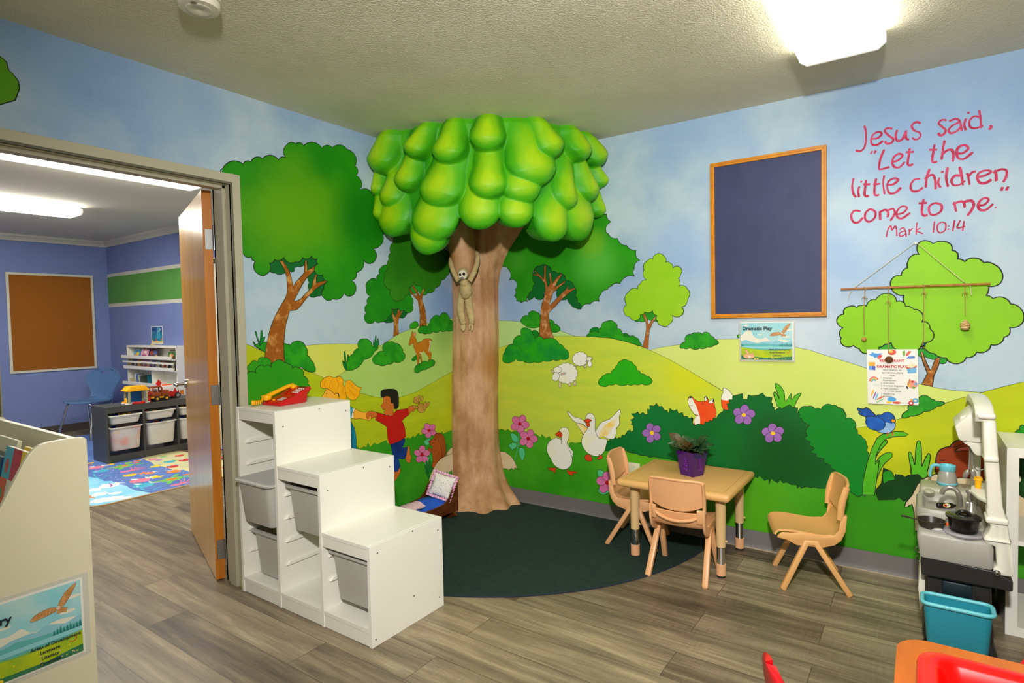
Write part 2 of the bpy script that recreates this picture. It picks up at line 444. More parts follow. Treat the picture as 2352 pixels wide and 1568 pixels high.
# jambs: face flange on the wall, throat, stop, far flange
for ys, s in ((YJ,1),(YJ2,-1)):
    fr((0,min(ys,ys+.052*s),0),(.014,max(ys,ys+.052*s),ZH+.052))
    fr((T_-.014,min(ys,ys+.052*s),0),(T_,max(ys,ys+.052*s),ZH+.052))
    fr((T_-.014,min(ys,ys+.012*s),0),(.014,max(ys,ys+.012*s),ZH+.012))
    fr((-.092,min(ys,ys-.016*s),0),(-.035,max(ys,ys-.016*s),ZH))
fr((0,YJ2,ZH),(.014,YJ,ZH+.052)); fr((T_-.014,YJ2,ZH),(T_,YJ,ZH+.052)); fr((T_-.014,YJ2,ZH),(.014,YJ,ZH+.012))
fr((-.092,YJ2,ZH-.016),(-.035,YJ,ZH))
struct(obj('trim_4', bm, m_frame, smooth=0))
# mitre seam
# ---- door leaf, standing open into the room beyond
hx, hy = -.169, -1.861
d_ = struct(bpy.data.objects.new('door_1', None)); COL.objects.link(d_)
ang = math.atan2(.293, -.849)
d_.location = (hx,hy,0); d_.rotation_euler = (0,0,ang); d_.matrix_basis = Matrix.Translation((hx,hy,0)) @ Matrix.Rotation(ang,4,'Z')
def veneer(name, c, c2, c3, z):
    m = mat(name, c, .22, c2=c2, scale=1.0, stretch=z, detail=6, contrast=(.3,.7), coat=.08, spec=.4)
    return m
m_door = veneer('door_veneer', (236,180,84), (222,162,64), None, (14,14,.8))
m_dooredge = mat('door_edge_wood', (206,128,34), .3, c2=(186,106,20), scale=1, stretch=(20,20,2), detail=5)
# local: leaf runs along +x from the hinge; +y is the face turned to us or away
fy = -1 if False else 1
bm = B(); box(bm, (0,.0,.008), (.90,.044,1.99), .0015, 1)
for f in bm.faces: f.material_index = 1 if abs(f.normal.x) > .5 or abs(f.normal.z) > .5 else 0
obj('door_leaf', bm, [m_door, m_dooredge], d_, smooth=0)

m_hinge = mat('satin_nickel', (168,168,166), .3, 1)
for hz in (1.745, .958, .162):
    bm = B(); box(bm, (-.0025,.001,hz-.051), (0,.036,hz+.051), .001, 1)
    for k,(yy,zz) in enumerate(((.012,.038),(.026,.012),(.026,-.012),(.012,-.038))): cyl(bm, (-.0045,yy,hz+zz), (-.002,yy,hz+zz), .0042, n=10)
    cyl(bm, (-.005,-.006,hz-.053), (-.005,-.006,hz+.053), .0065, n=14); cyl(bm, (-.005,-.006,hz+.053), (-.005,-.006,hz+.066), .003, .0045, n=10)
    for q in (-.03,-.01,.01,.03): cyl(bm, (-.005,-.006,hz+q-.0008), (-.005,-.006,hz+q+.0008), .0069, n=14)
    obj('hinge', bm, m_hinge, d_)
bm = B()
for s in (1,-1):
    y0 = .044 if s > 0 else 0
    cyl(bm, (.845,y0,.955), (.845,y0+.012*s,.955), .027, .025, 24); cyl(bm, (.845,y0,.955), (.845,y0+.06*s,.955), .011, n=14)
    tube(bm, [(.845,y0+.055*s,.955),(.83,y0+.066*s,.955),(.79,y0+.066*s,.956),(.745,y0+.062*s,.952)], [.0105,.011,.010,.008], 10, sm=4, flat=(1,.75))
obj('handle', bm, m_hinge, d_)
bm = B(); box(bm, (.9,.012,.89), (.9012,.034,1.02)); obj('latch_plate', bm, m_hinge, d_, smooth=0)
# white cupboard door with its casing on the side wall of the room beyond
d2 = struct(bpy.data.objects.new('door_2', None)); COL.objects.link(d2); d2.location = (-2.9,PYn,0); d2.matrix_basis = Matrix.Translation((-2.9,PYn,0))
bm = B(); box(bm, (-3.34,PYn-.02,.01), (-2.46,PYn,1.96)); obj('door_panel', bm, mat('cream_door_paint',(222,214,192),.4), d2, smooth=0, world=True)
bm = B()
for x in (-3.41,-2.46): box(bm, (x,PYn-.03,0), (x+.07,PYn,2.02), .004)
box(bm, (-3.41,PYn-.03,1.96), (-2.39,PYn,2.03), .004)
obj('door_casing', bm, mat('cream_door_paint',(222,214,192),.4), d2, smooth=0, world=True)
# ================================================================ the painted mural
LN = mat('mural_line', (26,40,20), .6)
def pL(p):
    q = on(p[0],p[1],0,0); return (q.y, q.z)
def pR(p):
    q = on(p[0],p[1],1,0); return (q.x, q.z)
def wL(x, y): q = on(x,y,0,0); return tuple(q)
def wR(x, y): q = on(x,y,1,0); return tuple(q)
m_sky = mat('mural_sky', (178,198,208), .62, c2=(118,152,198), scale=1.7, detail=5, contrast=(.44,.78),
            blobs=[(wL(130,100),.45,(118,156,204),.7),(wL(400,230),.35,(120,156,204),.5),(wR(1600,260),.5,(128,164,206),.5),(wR(2150,170),.7,(120,156,200),.6),(wL(800,280),.35,(140,170,208),.5),
                   (wL(1020,700),.3,(116,152,206),.8),(wR(1180,690),.25,(140,172,216),.6),(wR(1560,580),.3,(150,180,222),.5),(wR(1930,600),.3,(158,186,222),.5),(wR(1800,770),.4,(206,216,224),.6)])
g_crown = mat('mural_big_tree', (34,142,4), .55, c2=(24,132,4), scale=5,
              blobs=[(wL(690,480),.36,(96,160,2),.85),(wL(620,520),.25,(92,158,2),.6),(wL(835,500),.25,(4,112,6),.8),(wL(740,370),.12,(14,128,4),.6),(wL(740,600),.16,(60,158,10),.5)])
g_crown2 = mat('mural_round_tree', (34,140,8), .55, c2=(44,150,12), scale=5, blobs=[(wR(1370,600),.2,(86,180,60),.8),(wR(1360,560),.12,(120,180,20),.6),(wR(1190,600),.1,(70,160,40),.6),(wR(1440,540),.15,(20,150,4),.6)])
g_mid = mat('mural_mid_green', (30,140,14), .55, c2=(20,128,10), scale=7)
g_olive = mat('mural_olive_tree', (52,132,16), .55, c2=(40,122,14), scale=5)
g_under = mat('mural_under_green', (0,104,38), .55, c2=(0,96,30), scale=6)
g_under2 = mat('mural_under_green_light', (30,150,30), .55)
g_bush = mat('mural_bush', (44,158,20), .55, c2=(24,138,20), scale=9, contrast=(.42,.58))
g_bushl = mat('mural_bush_front', (56,150,14), .55, c2=(36,146,16), scale=4)
g_bush2 = mat('mural_bush_teal', (36,164,16), .55, c2=(10,140,44), scale=8, contrast=(.42,.62))
g_lime = mat('mural_lime_tree', (140,196,20), .55, c2=(152,200,36), scale=5)
g_lime2 = mat('mural_lime_tree_right', (128,190,8), .55, c2=(134,196,12), scale=4)
g_darkb = mat('mural_dark_bush', (0,98,30), .55, c2=(0,108,38), scale=3, blobs=[(wR(1800,1060),.3,(0,74,10),.85),(wR(1480,960),.3,(0,116,50),.6)])
g_medb = mat('mural_medium_bush', (0,132,28), .55, c2=(0,124,24), scale=3)
g_deep = mat('mural_deep_bush', (2,66,8), .55, c2=(0,54,4), scale=5)
g_blade = mat('mural_blade', (0,122,44), .55)
g_blade2 = mat('mural_blade_light', (72,172,20), .55, c2=(90,182,24), scale=12)
g_grassL = mat('mural_grass_left', (66,160,24), .58, c2=(40,142,18), scale=3, detail=4)
g_grassR = mat('mural_grass_right', (72,168,28), .58, c2=(48,146,14), scale=2.5, detail=4, blobs=[(wR(1700,1200),.5,(86,164,4),.7),(wR(2000,1220),.4,(48,138,4),.6),(wR(1450,1060),.25,(110,184,20),.5)])
f_olive = mat('mural_field_olive', (190,200,22), .58, c2=(170,186,18), scale=2.5, stretch=(1,1,5), blobs=[(wL(600,830),.25,(168,178,10),.7),(wL(1010,900),.2,(186,204,60),.4)])
f_yel = mat('mural_field_yellow', (212,216,100), .58, c2=(206,210,84), scale=3)
f_pale = mat('mural_field_pale_green', (174,208,110), .58, c2=(168,202,98), scale=3, blobs=[(wL(1020,770),.15,(120,168,80),.6)])
f_r1 = mat('mural_far_hill', (182,216,134), .58)
f_r2 = mat('mural_sheep_hill', (200,212,62), .58, c2=(186,208,64), scale=2.4, stretch=(1,1,6), contrast=(.4,.6), blobs=[(wR(1590,860),.22,(208,214,14),.8),(wR(1230,1000),.2,(176,206,70),.5)])
f_r3 = mat('mural_light_hill', (210,222,124), .58, c2=(200,216,104), scale=2, blobs=[(wR(1850,930),.3,(190,216,90),.5)])
f_r4 = mat('mural_right_hill', (184,196,10), .58, c2=(176,188,4), scale=2, stretch=(1,1,5), blobs=[(wR(2040,1010),.15,(206,206,14),.7)])
b_trunk = mat('mural_trunk', (150,84,14), .6, c2=(196,138,66), scale=16, detail=4, contrast=(.5,.62))
b_trunk2 = mat('mural_trunk_light', (160,92,34), .6, c2=(206,150,100), scale=18, detail=4, contrast=(.5,.62))
b_deer = mat('mural_deer', (196,122,22), .6, c2=(184,108,14), scale=8)
c_white = mat('mural_white', (236,234,222), .6, c2=(240,232,190), scale=7, contrast=(.5,.7))
c_cream = mat('mural_cream', (224,208,172), .6, c2=(214,190,148), scale=8)
c_pink = mat('mural_pink', (224,122,172), .6, c2=(212,102,156), scale=14)
c_red = mat('mural_red', (186,14,34), .6)
c_purp = mat('mural_purple', (158,110,186), .6, c2=(146,96,172), scale=14)
c_yel = mat('mural_yellow', (240,196,20), .6)
c_teal = mat('mural_teal_leaf', (84,196,138), .6)
c_tealL = mat('mural_teal_line', (70,176,120), .6)
c_hair = mat('mural_blond', (252,182,14), .6, c2=(244,164,8), scale=30)
c_hairl = mat('mural_blond_line', (214,120,4), .6)
c_skin = mat('mural_light_skin', (252,178,52), .6)
c_skind = mat('mural_tan_skin', (204,104,32), .6, c2=(212,114,44), scale=8)
c_shirt = mat('mural_shirt_red', (192,18,14), .6, c2=(200,24,16), scale=6)
c_jean = mat('mural_blue_pants', (10,58,140), .6, c2=(6,40,104), scale=8)
c_dress = mat('mural_blue_dress', (14,136,168), .6, c2=(10,124,154), scale=6)
c_slv = mat('mural_blue_sleeve', (70,160,186), .6)
c_black = mat('mural_black', (28,26,22), .6)
c_orange = mat('mural_orange', (232,72,20), .6, c2=(236,88,24), scale=8)
c_beak = mat('mural_beak', (220,66,22), .6)
c_gold = mat('mural_gold_wash', (244,206,90), .6, c2=(238,228,190), scale=14)
c_bear = mat('mural_toy_bear', (206,158,76), .6, c2=(190,138,54), scale=14)
c_hog = mat('mural_hedgehog', (180,88,26), .6, c2=(160,74,18), scale=10)
c_hogd = mat('mural_hedgehog_spines', (70,40,14), .6)
c_blue = mat('mural_bluebird', (28,92,176), .6, c2=(20,72,160), scale=12)
c_blue2 = mat('mural_bluebird_wing', (40,110,196), .6, c2=(20,80,176), scale=14)
c_bluel = mat('mural_bluebird_belly', (170,200,232), .6, c2=(120,164,214), scale=14)
c_rab = mat('mural_rabbit', (150,56,10), .6, c2=(138,48,6), scale=8)
c_txt = mat('mural_lettering', (164,22,62), .6, c2=(190,62,100), scale=26, detail=2, contrast=(.42,.62))

class Cr:
    """crop coordinates of a traced region -> photo pixels"""
    def __init__(s, art, x, y, sc): s.a, s.x, s.y, s.sc = art, x, y, sc
    def P(s, t): return pts(t, (s.x,s.y), s.sc)
    def f(s, t, m, k='p', b=.33, ln=True, lw=.0042): return s.a.fill(s.P(t), m, k, b, LN if ln is True else ln or None, lw)
    def st(s, t, m=None, lw=.004, smooth=True): s.a.stroke(s.P(t), m or LN, lw, smooth)
    def cl(s, cx, cy, rx, ry, n, m, b=.3, lw=.003, rot=0):
        P = [(s.x+(cx+rx*math.cos(2*PI*k/n+rot))/s.sc, s.y+(cy+ry*math.sin(2*PI*k/n+rot))/s.sc) for k in range(n)]
        s.a.fill(P, m, 'c', b, LN, lw)
    def el(s, cx, cy, rx, ry, m, rot=0, ln=True, lw=.003, n=18):
        c, d = math.cos(rot), math.sin(rot)
        P = [(s.x+(cx+rx*math.cos(t)*c-ry*math.sin(t)*d)/s.sc, s.y+(cy+rx*math.cos(t)*d+ry*math.sin(t)*c)/s.sc) for t in [2*PI*k/n for k in range(n)]]
        s.a.fill(P, m, 'p', 0, LN if ln else None, lw)
    def flower(s, cx, cy, r, m, mc, a0=0, n=5, sq=1.0):
        for k in range(n):
            t = a0+2*PI*k/n
            s.el(cx+r*.58*math.cos(t), cy+r*.58*math.sin(t)*sq, r*.45, r*.40, m, rot=t)
        s.el(cx, cy, r*.2, r*.2*sq, mc, ln=False)

# ---------------------------------------------------------------- left wall (x = 0)
L = Art((0,0,0),(0,1,0),(0,0,1),(1,0,0), eps=.00008, px=pL)
L.mi(m_sky)
# the wall itself, with the doorway through it
box(L.bm, (-.13,-1.82,0), (0,.12,H)); box(L.bm, (-.13,Y1,0), (0,-2.81,H)); box(L.bm, (-.13,-2.81,2.04), (0,-1.82,H))
LA, LB, LC, LJ = Cr(L,500,280,3.136), Cr(L,540,560,3.919), Cr(L,700,840,4.127), Cr(L,900,700,7.841)
CX = 1090   # photo column just past the room corner
def clipy(P): return P
K = lambda t: [(min(x,1083),y) for x,y in t]
# far yellow hill
LB.f('630,918 700,908 800,902 950,898 1110,903 1310,912 1330,1250 640,1250', f_yel, lw=.0022)
L.fill(K([(556,788)]+LB.P('90,895 260,970 450,1050 620,1130 800,1207 915,1200 1000,1185 1500,1150 2150,1000')+[(1083,1150),(556,1360)]), f_olive, line=None)
LB.st('90,895 170,930 260,970 450,1050 620,1130 720,1170 800,1207', lw=.0022)
# grass
L.fill(K(LC.P('380,800 400,800 440,790 490,800 492,770 500,765 520,788 565,762 580,775 600,730 622,770 660,730 690,745 740,720 770,703 785,735 860,720 950,690 980,680 1000,690 1030,660 1040,682 1080,632 1090,658 1130,640 1200,630 1290,640 1300,620 1312,645 1350,628 1400,608 1700,600')+[(1083,1150),(790,1300)]), g_grassL, line=LN, lw=.0022)
# pale hill with the deer
L.fill(K(LB.P('915,1195 1000,1140 1150,1045 1310,915 1480,805 1650,738 1800,690 1930,672 2150,668')+[(1083,850)]+LC.P('1420,40 1385,60 1200,165 1050,250 890,302 745,305 640,290 525,257 300,100')), f_pale, line=LN, lw=.0022)
# far left fir corner patch
L.fill([(-40,120),(0,129),(15,142),(20,161),(30,170),(42,186),(45,203),(35,230),(0,240),(-40,240)], mat('mural_left_corner_tree',(82,146,4),.55), 'p', line=LN, lw=.005)
L.fill([(-10,40),(0,50),(1,54),(-6,60)], g_under, 'p')
L.fill(smooth2([(48,311),(51,304),(60,306),(62,316)]), g_under, 'p', line=LN, lw=.003)
# bushes, blades
LB.f('170,915 190,905 215,895 240,885 270,882 290,890 290,990 262,972', g_bush)
for t in ('215,905 180,800 190,790 205,850 222,905','215,905 225,850 230,785 243,785 246,850 235,905','225,905 235,860 262,835 270,845 250,885 235,905','180,915 160,885 165,878 182,900'): LB.f(t, g_blade, 's', lw=.003)
LB.f('435,1060 430,900 470,905 500,912 540,878 590,880 632,925 645,1000 680,1045 712,1095 718,1150 600,1105', g_bush, 'c', .16)
# dark underside of the crown, trunk, crown
LB.f('350,120 300,235 360,262 440,265 480,240 530,248 530,212 560,200 620,192 652,205 655,300 668,345 665,410 680,478 740,470 818,430 820,390 850,340 780,200 740,100 600,90 400,90', g_under, 'c', .12)
LB.f('262,1125 264,1060 268,1000 278,920 295,850 310,780 330,720 355,660 390,590 420,540 445,500 462,460 470,430 470,380 468,340 462,290 450,250 430,205 398,150 434,158 462,195 482,232 500,280 508,320 522,380 545,345 570,318 600,285 622,258 624,200 630,148 644,148 650,190 648,240 690,215 745,172 750,190 742,210 720,235 690,262 660,290 638,315 620,340 600,375 580,410 565,440 550,470 530,515 560,510 590,495 640,440 668,415 692,385 698,350 720,275 738,275 730,320 728,352 760,343 800,330 832,316 846,330 800,358 760,382 720,408 690,440 665,465 640,492 615,525 590,560 565,585 540,598 492,601 480,640 468,690 455,730 450,780 443,840 438,900 439,960 442,1030 452,1075 420,1130 330,1130', b_trunk, lw=.004)
L.fill(LA.P('110,372 20,372 36,335')+scallop(LA.P('36,335 183,303 238,287 323,262 438,275 492,257 498,165 560,158 618,170 750,188 826,185 930,197 990,318 996,385 1024,490 1115,522 1150,650 1190,812 1120,913 1122,1010 1048,990 998,1083 962,1140 980,1240 908,1232 828,1272 768,1270 765,1200 800,1150 757,1097 705,1085 722,1020 718,985 675,965 610,975 560,1008 475,972 408,990 370,1015 350,1095 300,1098 270,1003 245,970 185,950 172,862'),.25, closed=False)+LA.P('112,840'), g_crown, line=None)
L.ribbon([pL(p) for p in scallop(LA.P('22,372 36,335 183,303 238,287 323,262 438,275 492,257 498,165 560,158 618,170 750,188 826,185 930,197 990,318 996,385 1024,490 1115,522 1150,650 1190,812 1120,913 1122,1010 1048,990 998,1083 962,1140 980,1240 908,1232 828,1272 768,1270 765,1200 800,1150 757,1097 705,1085 722,1020 718,985 675,965 610,975 560,1008 475,972 408,990 370,1015 350,1095 300,1098 270,1003 245,970 185,950 172,862'),.25,closed=False, flip=1)], LN, .0052, False)
# front bush
L.fill(scallop(LB.P('85,1190 125,1150 135,1080 205,1062 262,1022 320,1110 345,1065'),.3,closed=False,flip=1)+LB.P('345,1300 85,1300'), g_bushl, line=LN, lw=.0035)
L.fill(scallop(LB.P('100,1180 192,1165 200,1112 265,1103 328,1112 340,1068 450,1072 478,1082 515,1122 575,1118 612,1190 655,1262 662,1330 640,1350'),.26,closed=False,flip=1)+LB.P('640,1500 40,1500 40,1185'), g_bushl, line=LN, lw=.004)
# hill-side bushes
LB.f('1000,1140 1012,1052 1060,992 1112,938 1118,868 1160,855 1205,868 1232,925 1288,928 1255,965 1160,1040', g_bush, 'c', .16)
for t in ('1000,1140 988,1090 984,1050 978,975 990,975 1000,1050 1006,1120','1000,1140 975,1100 966,1052 980,1060 1000,1110','1005,1060 1012,1000 1022,1005 1015,1050','1245,925 1248,860 1252,900 1262,835 1270,832 1270,880 1282,850 1290,865 1288,920'): LB.f(t, g_blade, 's', lw=.003)
LB.f('1240,1060 1240,1025 1268,1000 1335,965 1338,905 1390,882 1440,895 1492,928 1508,975 1530,1005 1498,1055 1430,1058 1370,1080 1290,1085', g_bush, 'c', .18)
LB.f('1575,760 1578,728 1600,710 1630,698 1648,735', g_bush, 'c', .2)
# middle trees
LB.f('1335,690 1350,640 1400,590 1500,570 1545,610 1535,645 1490,668 1475,650 1425,690 1385,706', g_under, 'c', .2)
LB.f('1422,835 1430,780 1430,730 1425,690 1412,640 1405,578 1412,580 1425,625 1440,660 1455,620 1478,566 1495,568 1478,625 1510,592 1514,600 1490,640 1472,680 1466,730 1470,780 1476,808', b_trunk, lw=.003)
LB.f('1390,200 1310,215 1302,268 1275,320 1205,330 1180,400 1218,470 1190,540 1178,620 1185,710 1258,690 1312,700 1372,660 1405,575 1465,580 1520,598 1580,615 1592,545 1590,485 1545,455 1450,440', g_mid, 'c', .22)
LB.f('1555,450 1560,380 1640,330 1720,380 1728,440 1700,462 1650,420 1600,445', g_under2, 'c', .2)
LB.f('1656,770 1662,710 1665,640 1655,575 1645,510 1610,475 1580,440 1568,400 1562,392 1570,390 1590,425 1615,455 1640,475 1625,430 1600,395 1590,372 1604,372 1625,400 1648,440 1662,472 1672,440 1695,400 1708,404 1695,445 1682,495 1698,550 1712,600 1720,670 1722,756', b_trunk, lw=.003)
LB.f('1460,-120 1430,-20 1400,80 1385,140 1378,230 1348,300 1365,395 1402,410 1420,500 1490,505 1530,465 1562,440 1565,390 1604,345 1665,372 1705,400 1755,440 1800,395 1855,325 1900,290 1930,215 1935,130 1890,55 1850,30 1830,-120', g_olive, 'c', .2)
LB.f('1648,792 1658,755 1700,738 1738,752 1755,712 1778,665 1815,642 1842,660 1880,618 1915,645 1930,680 1960,715 1975,760 1900,780 1845,778 1780,788 1730,805 1685,800', g_bush, 'c', .2)
# deer
LJ.f('355,985 380,950 415,918 445,905 500,930 505,965 440,988 390,1008', g_bush, 's', lw=.003)
LJ.f('300,705 312,690 318,640 332,580 350,550 348,510 365,470 378,490 385,530 405,490 422,485 430,530 412,572 440,620 455,690 520,665 560,630 600,605 660,605 700,610 735,660 705,640 690,640 700,720 682,820 712,880 708,960 692,1012 662,1010 662,930 610,875 578,830 545,868 515,880 535,950 548,1035 524,1035 510,960 496,870 490,950 487,1070 460,1082 450,980 440,880 400,800 388,735 375,695 345,710 325,735 303,722', b_deer, lw=.0025)
LJ.f('668,650 690,642 702,690 690,760 672,855 662,800 680,700', c_cream, 's', ln=False)
LJ.f('500,850 540,855 578,830 545,868 515,880 500,868', c_cream, 's', ln=False); LJ.f('398,780 415,830 436,870 440,885 405,820', c_cream, 's', ln=False)
LJ.f('395,560 400,520 415,490 424,500 420,550', mat('mural_ear_pink',(222,150,110),.6), 's', ln=False)
LJ.st('455,690 470,675 520,665', lw=.002); LJ.st('578,830 574,800 580,770', lw=.002); LJ.st('385,640 388,665 375,695', lw=.002); LJ.el(352,618,7,5,c_black,ln=False)
LJ.f('410,1205 412,1140 460,1080 520,1055 560,1022 630,1020 660,1060 670,1000 735,992 772,1020 765,1070 700,1110 650,1135 570,1165 510,1190 450,1222', g_bush, 'c', .14)
# girl
LC.f('400,490 440,530 475,600 488,680 490,780 490,900 380,900 380,490', c_dress, 'p', lw=.003)
LC.f('385,372 410,378 440,388 462,400 448,450 442,495 400,490 385,490', c_slv, 'p', lw=.003)
LC.f('462,402 476,408 470,430 476,450 462,470 458,497 441,493 448,445', c_white, 's', lw=.003)
LC.f('474,412 510,425 560,440 600,428 622,440 628,470 632,490 612,516 575,510 530,500 458,497', c_skin, 's', lw=.003)
LC.f('160,298 165,285 182,262 190,240 205,205 235,215 280,255 300,250 320,268 322,290 330,330 165,330', c_skin, 'p', lw=.003)
LC.f('205,212 160,208 148,165 178,120 235,98 280,112 330,100 362,130 380,180 384,230 394,285 385,330 320,330 325,285 318,262 300,256 284,266 265,250 240,232', c_hair, 's', lw=.003)
LC.f('380,180 388,148 430,135 472,175 510,200 540,205 522,242 522,270 482,318 442,322 405,298 385,245', c_hair, 's', lw=.003)
for t in ('270,115 235,170 240,225','300,120 320,180 300,235','350,150 365,200 350,260','410,155 460,210 500,235','400,190 450,260 480,300','200,130 185,170 195,200'): LC.st(t, c_hairl, .0025)
LC.f('366,140 380,140 382,185 366,188', mat('mural_hair_tie',(170,200,80),.6), 's', lw=.002)
LC.st('283,270 300,258 316,268 318,285 305,300', lw=.003); LC.el(206,262,4,7,c_black,ln=False); LC.st('195,242 205,235 214,240', lw=.0025)
# boy
LC.f('829,1092 832,1050 835,1010 860,980 895,960 908,985 900,1020 885,1045 868,1075 845,1092', c_skind, 's', lw=.003)
LC.f('968,768 990,765 998,800 1000,835 1010,860 1002,900 1000,915 985,918 965,905 955,870', c_skind, 's', lw=.003)
LC.f('812,750 950,682 948,720 925,775 975,768 962,850 948,878 925,885 888,880 905,950 880,998 845,1003 830,990 830,900 835,850', c_jean, 'p', lw=.003)
LC.f('682,440 740,455 795,470 840,455 870,420 975,404 985,430 990,462 950,490 922,520 940,560 950,600 957,670 920,700 880,720 805,748 792,710 785,680 775,575 730,545 670,512', c_shirt, 'p', lw=.0035)
LC.st('775,545 778,575', lw=.003)
LC.f('685,445 650,432 622,430 590,445 582,470 590,500 605,502 610,485 625,470 628,498 640,495 660,488 678,485', c_skind, 's', lw=.003)
LC.f('978,395 1000,382 1025,375 1042,392 1044,412 1028,440 1018,425 1005,440 988,450', c_skind, 's', lw=.003)
LC.f('740,298 780,283 818,300 828,345 843,360 850,395 835,415 843,445 835,470 805,476 795,468 770,470 752,455 748,435 768,412 738,415 732,395 722,382 738,355 742,320', c_skind, 'p', lw=.003)
LC.f('722,290 722,245 745,225 800,218 850,222 878,245 890,300 888,380 870,408 848,405 845,380 838,350 818,350 812,305 795,290 770,285 748,298', c_black, 's', lw=.003)
LC.st('820,355 838,348 846,362 838,380 826,378', lw=.0025); LC.el(770,345,3,4,c_black,ln=False); LC.st('768,412 757,410 742,430', lw=.0025); LC.st('765,322 775,320', lw=.002)
# toy bear
LC.el(1105,400,42,46,c_bear); LC.el(1160,372,38,15,c_bear,rot=-.9); LC.el(1138,380,16,42,c_bear,rot=.15); LC.el(1112,310,11,26,c_bear,rot=.1); LC.el(1050,392,28,14,c_bear,rot=.3)
LC.el(1083,290,12,12,c_bear); LC.el(1036,335,10,12,c_bear); LC.el(1063,325,34,32,c_bear); LC.el(1075,347,14,12,c_bear); LC.el(1079,345,5,4,c_black,ln=False); LC.el(1052,325,3,3,c_black,ln=False); LC.el(1076,316,3,3,c_black,ln=False)
# flowers, hedgehog, rock
for t in ('1115,835 1160,830 1195,860 1200,900','1180,605 1192,660 1190,700','1190,860 1170,900 1150,940'): LC.st(t, c_tealL, .007)
LC.f('1131,720 1150,700 1185,692 1190,710 1178,745 1150,752', c_teal, 's', lw=.003); LC.f('1140,935 1148,890 1175,862 1182,880 1165,920', c_teal, 's', lw=.003)
LC.flower(1178,612,72,c_pink,c_red,.5,5,1.0); LC.flower(1112,840,78,c_pink,c_red,-.3,5,1.15)
LC.f('1388,870 1345,870 1340,835 1365,800 1400,770 1500,760 1500,900', c_cream, 's', lw=.003)
for t in ('1160,1010 1136,960 1140,930 1165,990 1178,1020','1175,1010 1150,930 1150,890 1172,940 1185,1000','1190,1000 1178,900 1185,880 1200,950 1205,1000','1180,1070 1145,1010 1150,1000 1190,1050','1205,980 1210,910 1220,900 1222,960'): LC.f(t, g_blade, 's', lw=.0025)
LC.f('1205,950 1215,900 1210,860 1205,795 1212,765 1190,752 1178,728 1180,712 1195,702 1218,690 1228,655 1262,636 1310,655 1335,740 1330,860 1300,880 1278,910 1245,950 1225,975', c_hog, 's', lw=.003)
for k in range(30):
    t = k/29; bx = 1262+58*math.sin(t*2.2)+10*t; by = 640+235*t
    for q in range(3):
        x0 = bx-22*q+8; y0 = by+6*q
        LC.st('%f,%f %f,%f'%(x0,y0,x0+15,y0-12+26*t), c_hogd, .0022, False)
LC.st('1250,795 1235,800 1225,820 1235,845 1250,850', lw=.003); LC.el(1188,795,14,26,c_hog,rot=-.5); LC.st('1195,735 1215,735 1232,720', lw=.003); LC.el(1183,720,9,11,c_red); LC.el(1233,698,5,6,c_black,ln=False)
LC.f('1175,1078 1190,1030 1210,985 1240,930 1275,890 1320,860 1388,832 1500,820 1500,1120 1180,1120', c_cream, 'p', lw=.003)
LC.f('1320,1045 1345,1000 1355,1020 1390,985 1400,1045', g_grassL, 'p', lw=.002)
for t in ('1340,790 1345,745 1352,790','1355,790 1362,740 1370,790'): LC.st(t, g_blade, .004)
wl = struct(L.obj('wall_left'))

# ---------------------------------------------------------------- right wall (y = 0)
Rw = Art((0,0,0),(1,0,0),(0,0,1),(0,-1,0), eps=.00008, px=pR)
Rw.mi(m_sky)
box(Rw.bm, (0,0,0), (X1,.12,H))
RD, RE, RF, RG, RH, RI = Cr(Rw,1120,480,3.734), Cr(Rw,1120,780,3.9196), Cr(Rw,1560,860,3.564), Cr(Rw,1900,220,4.356), Cr(Rw,1900,540,3.920), Cr(Rw,2040,880,3.92)
L0 = 1098
RD.f('-60,958 95,955 200,958 300,968 440,995 600,1035 750,1090 750,1300 -60,1300', f_r1, lw=.0022)
Rw.fill([(1495,803),(1520,797),(1562,791),(1610,784),(1650,779),(1700,778),(1740,780),(1823,796),(1860,804),(1900,817),(1946,831),(1989,845),(2040,862),(2110,881),(2155,891),(2193,897),(2252,901),(2400,900),(2400,1200),(1495,1200)], f_r3, line=LN, lw=.0022)
Rw.fill(RD.P('-60,1230 90,1192 230,1150 400,1108 565,1092 700,1090 900,1095 1050,1105 1180,1135 1320,1180 1450,1235 1550,1285 1650,1340 1850,1460 2020,1560')+RF.P('200,40 250,72 330,118 440,185 520,240')+[(1800,1200),(1085,1200)], f_r2, line=LN, lw=.0022)
Rw.fill([(1967,983),(1992,979),(2030,972),(2058,964),(2116,946),(2168,926),(2225,909),(2254,901.7),(2295,890),(2349,877),(2500,850),(2800,812),(3200,800),(3650,820),(3650,1500),(2500,1300),(1900,1300)], f_r4, line=LN, lw=.0022)
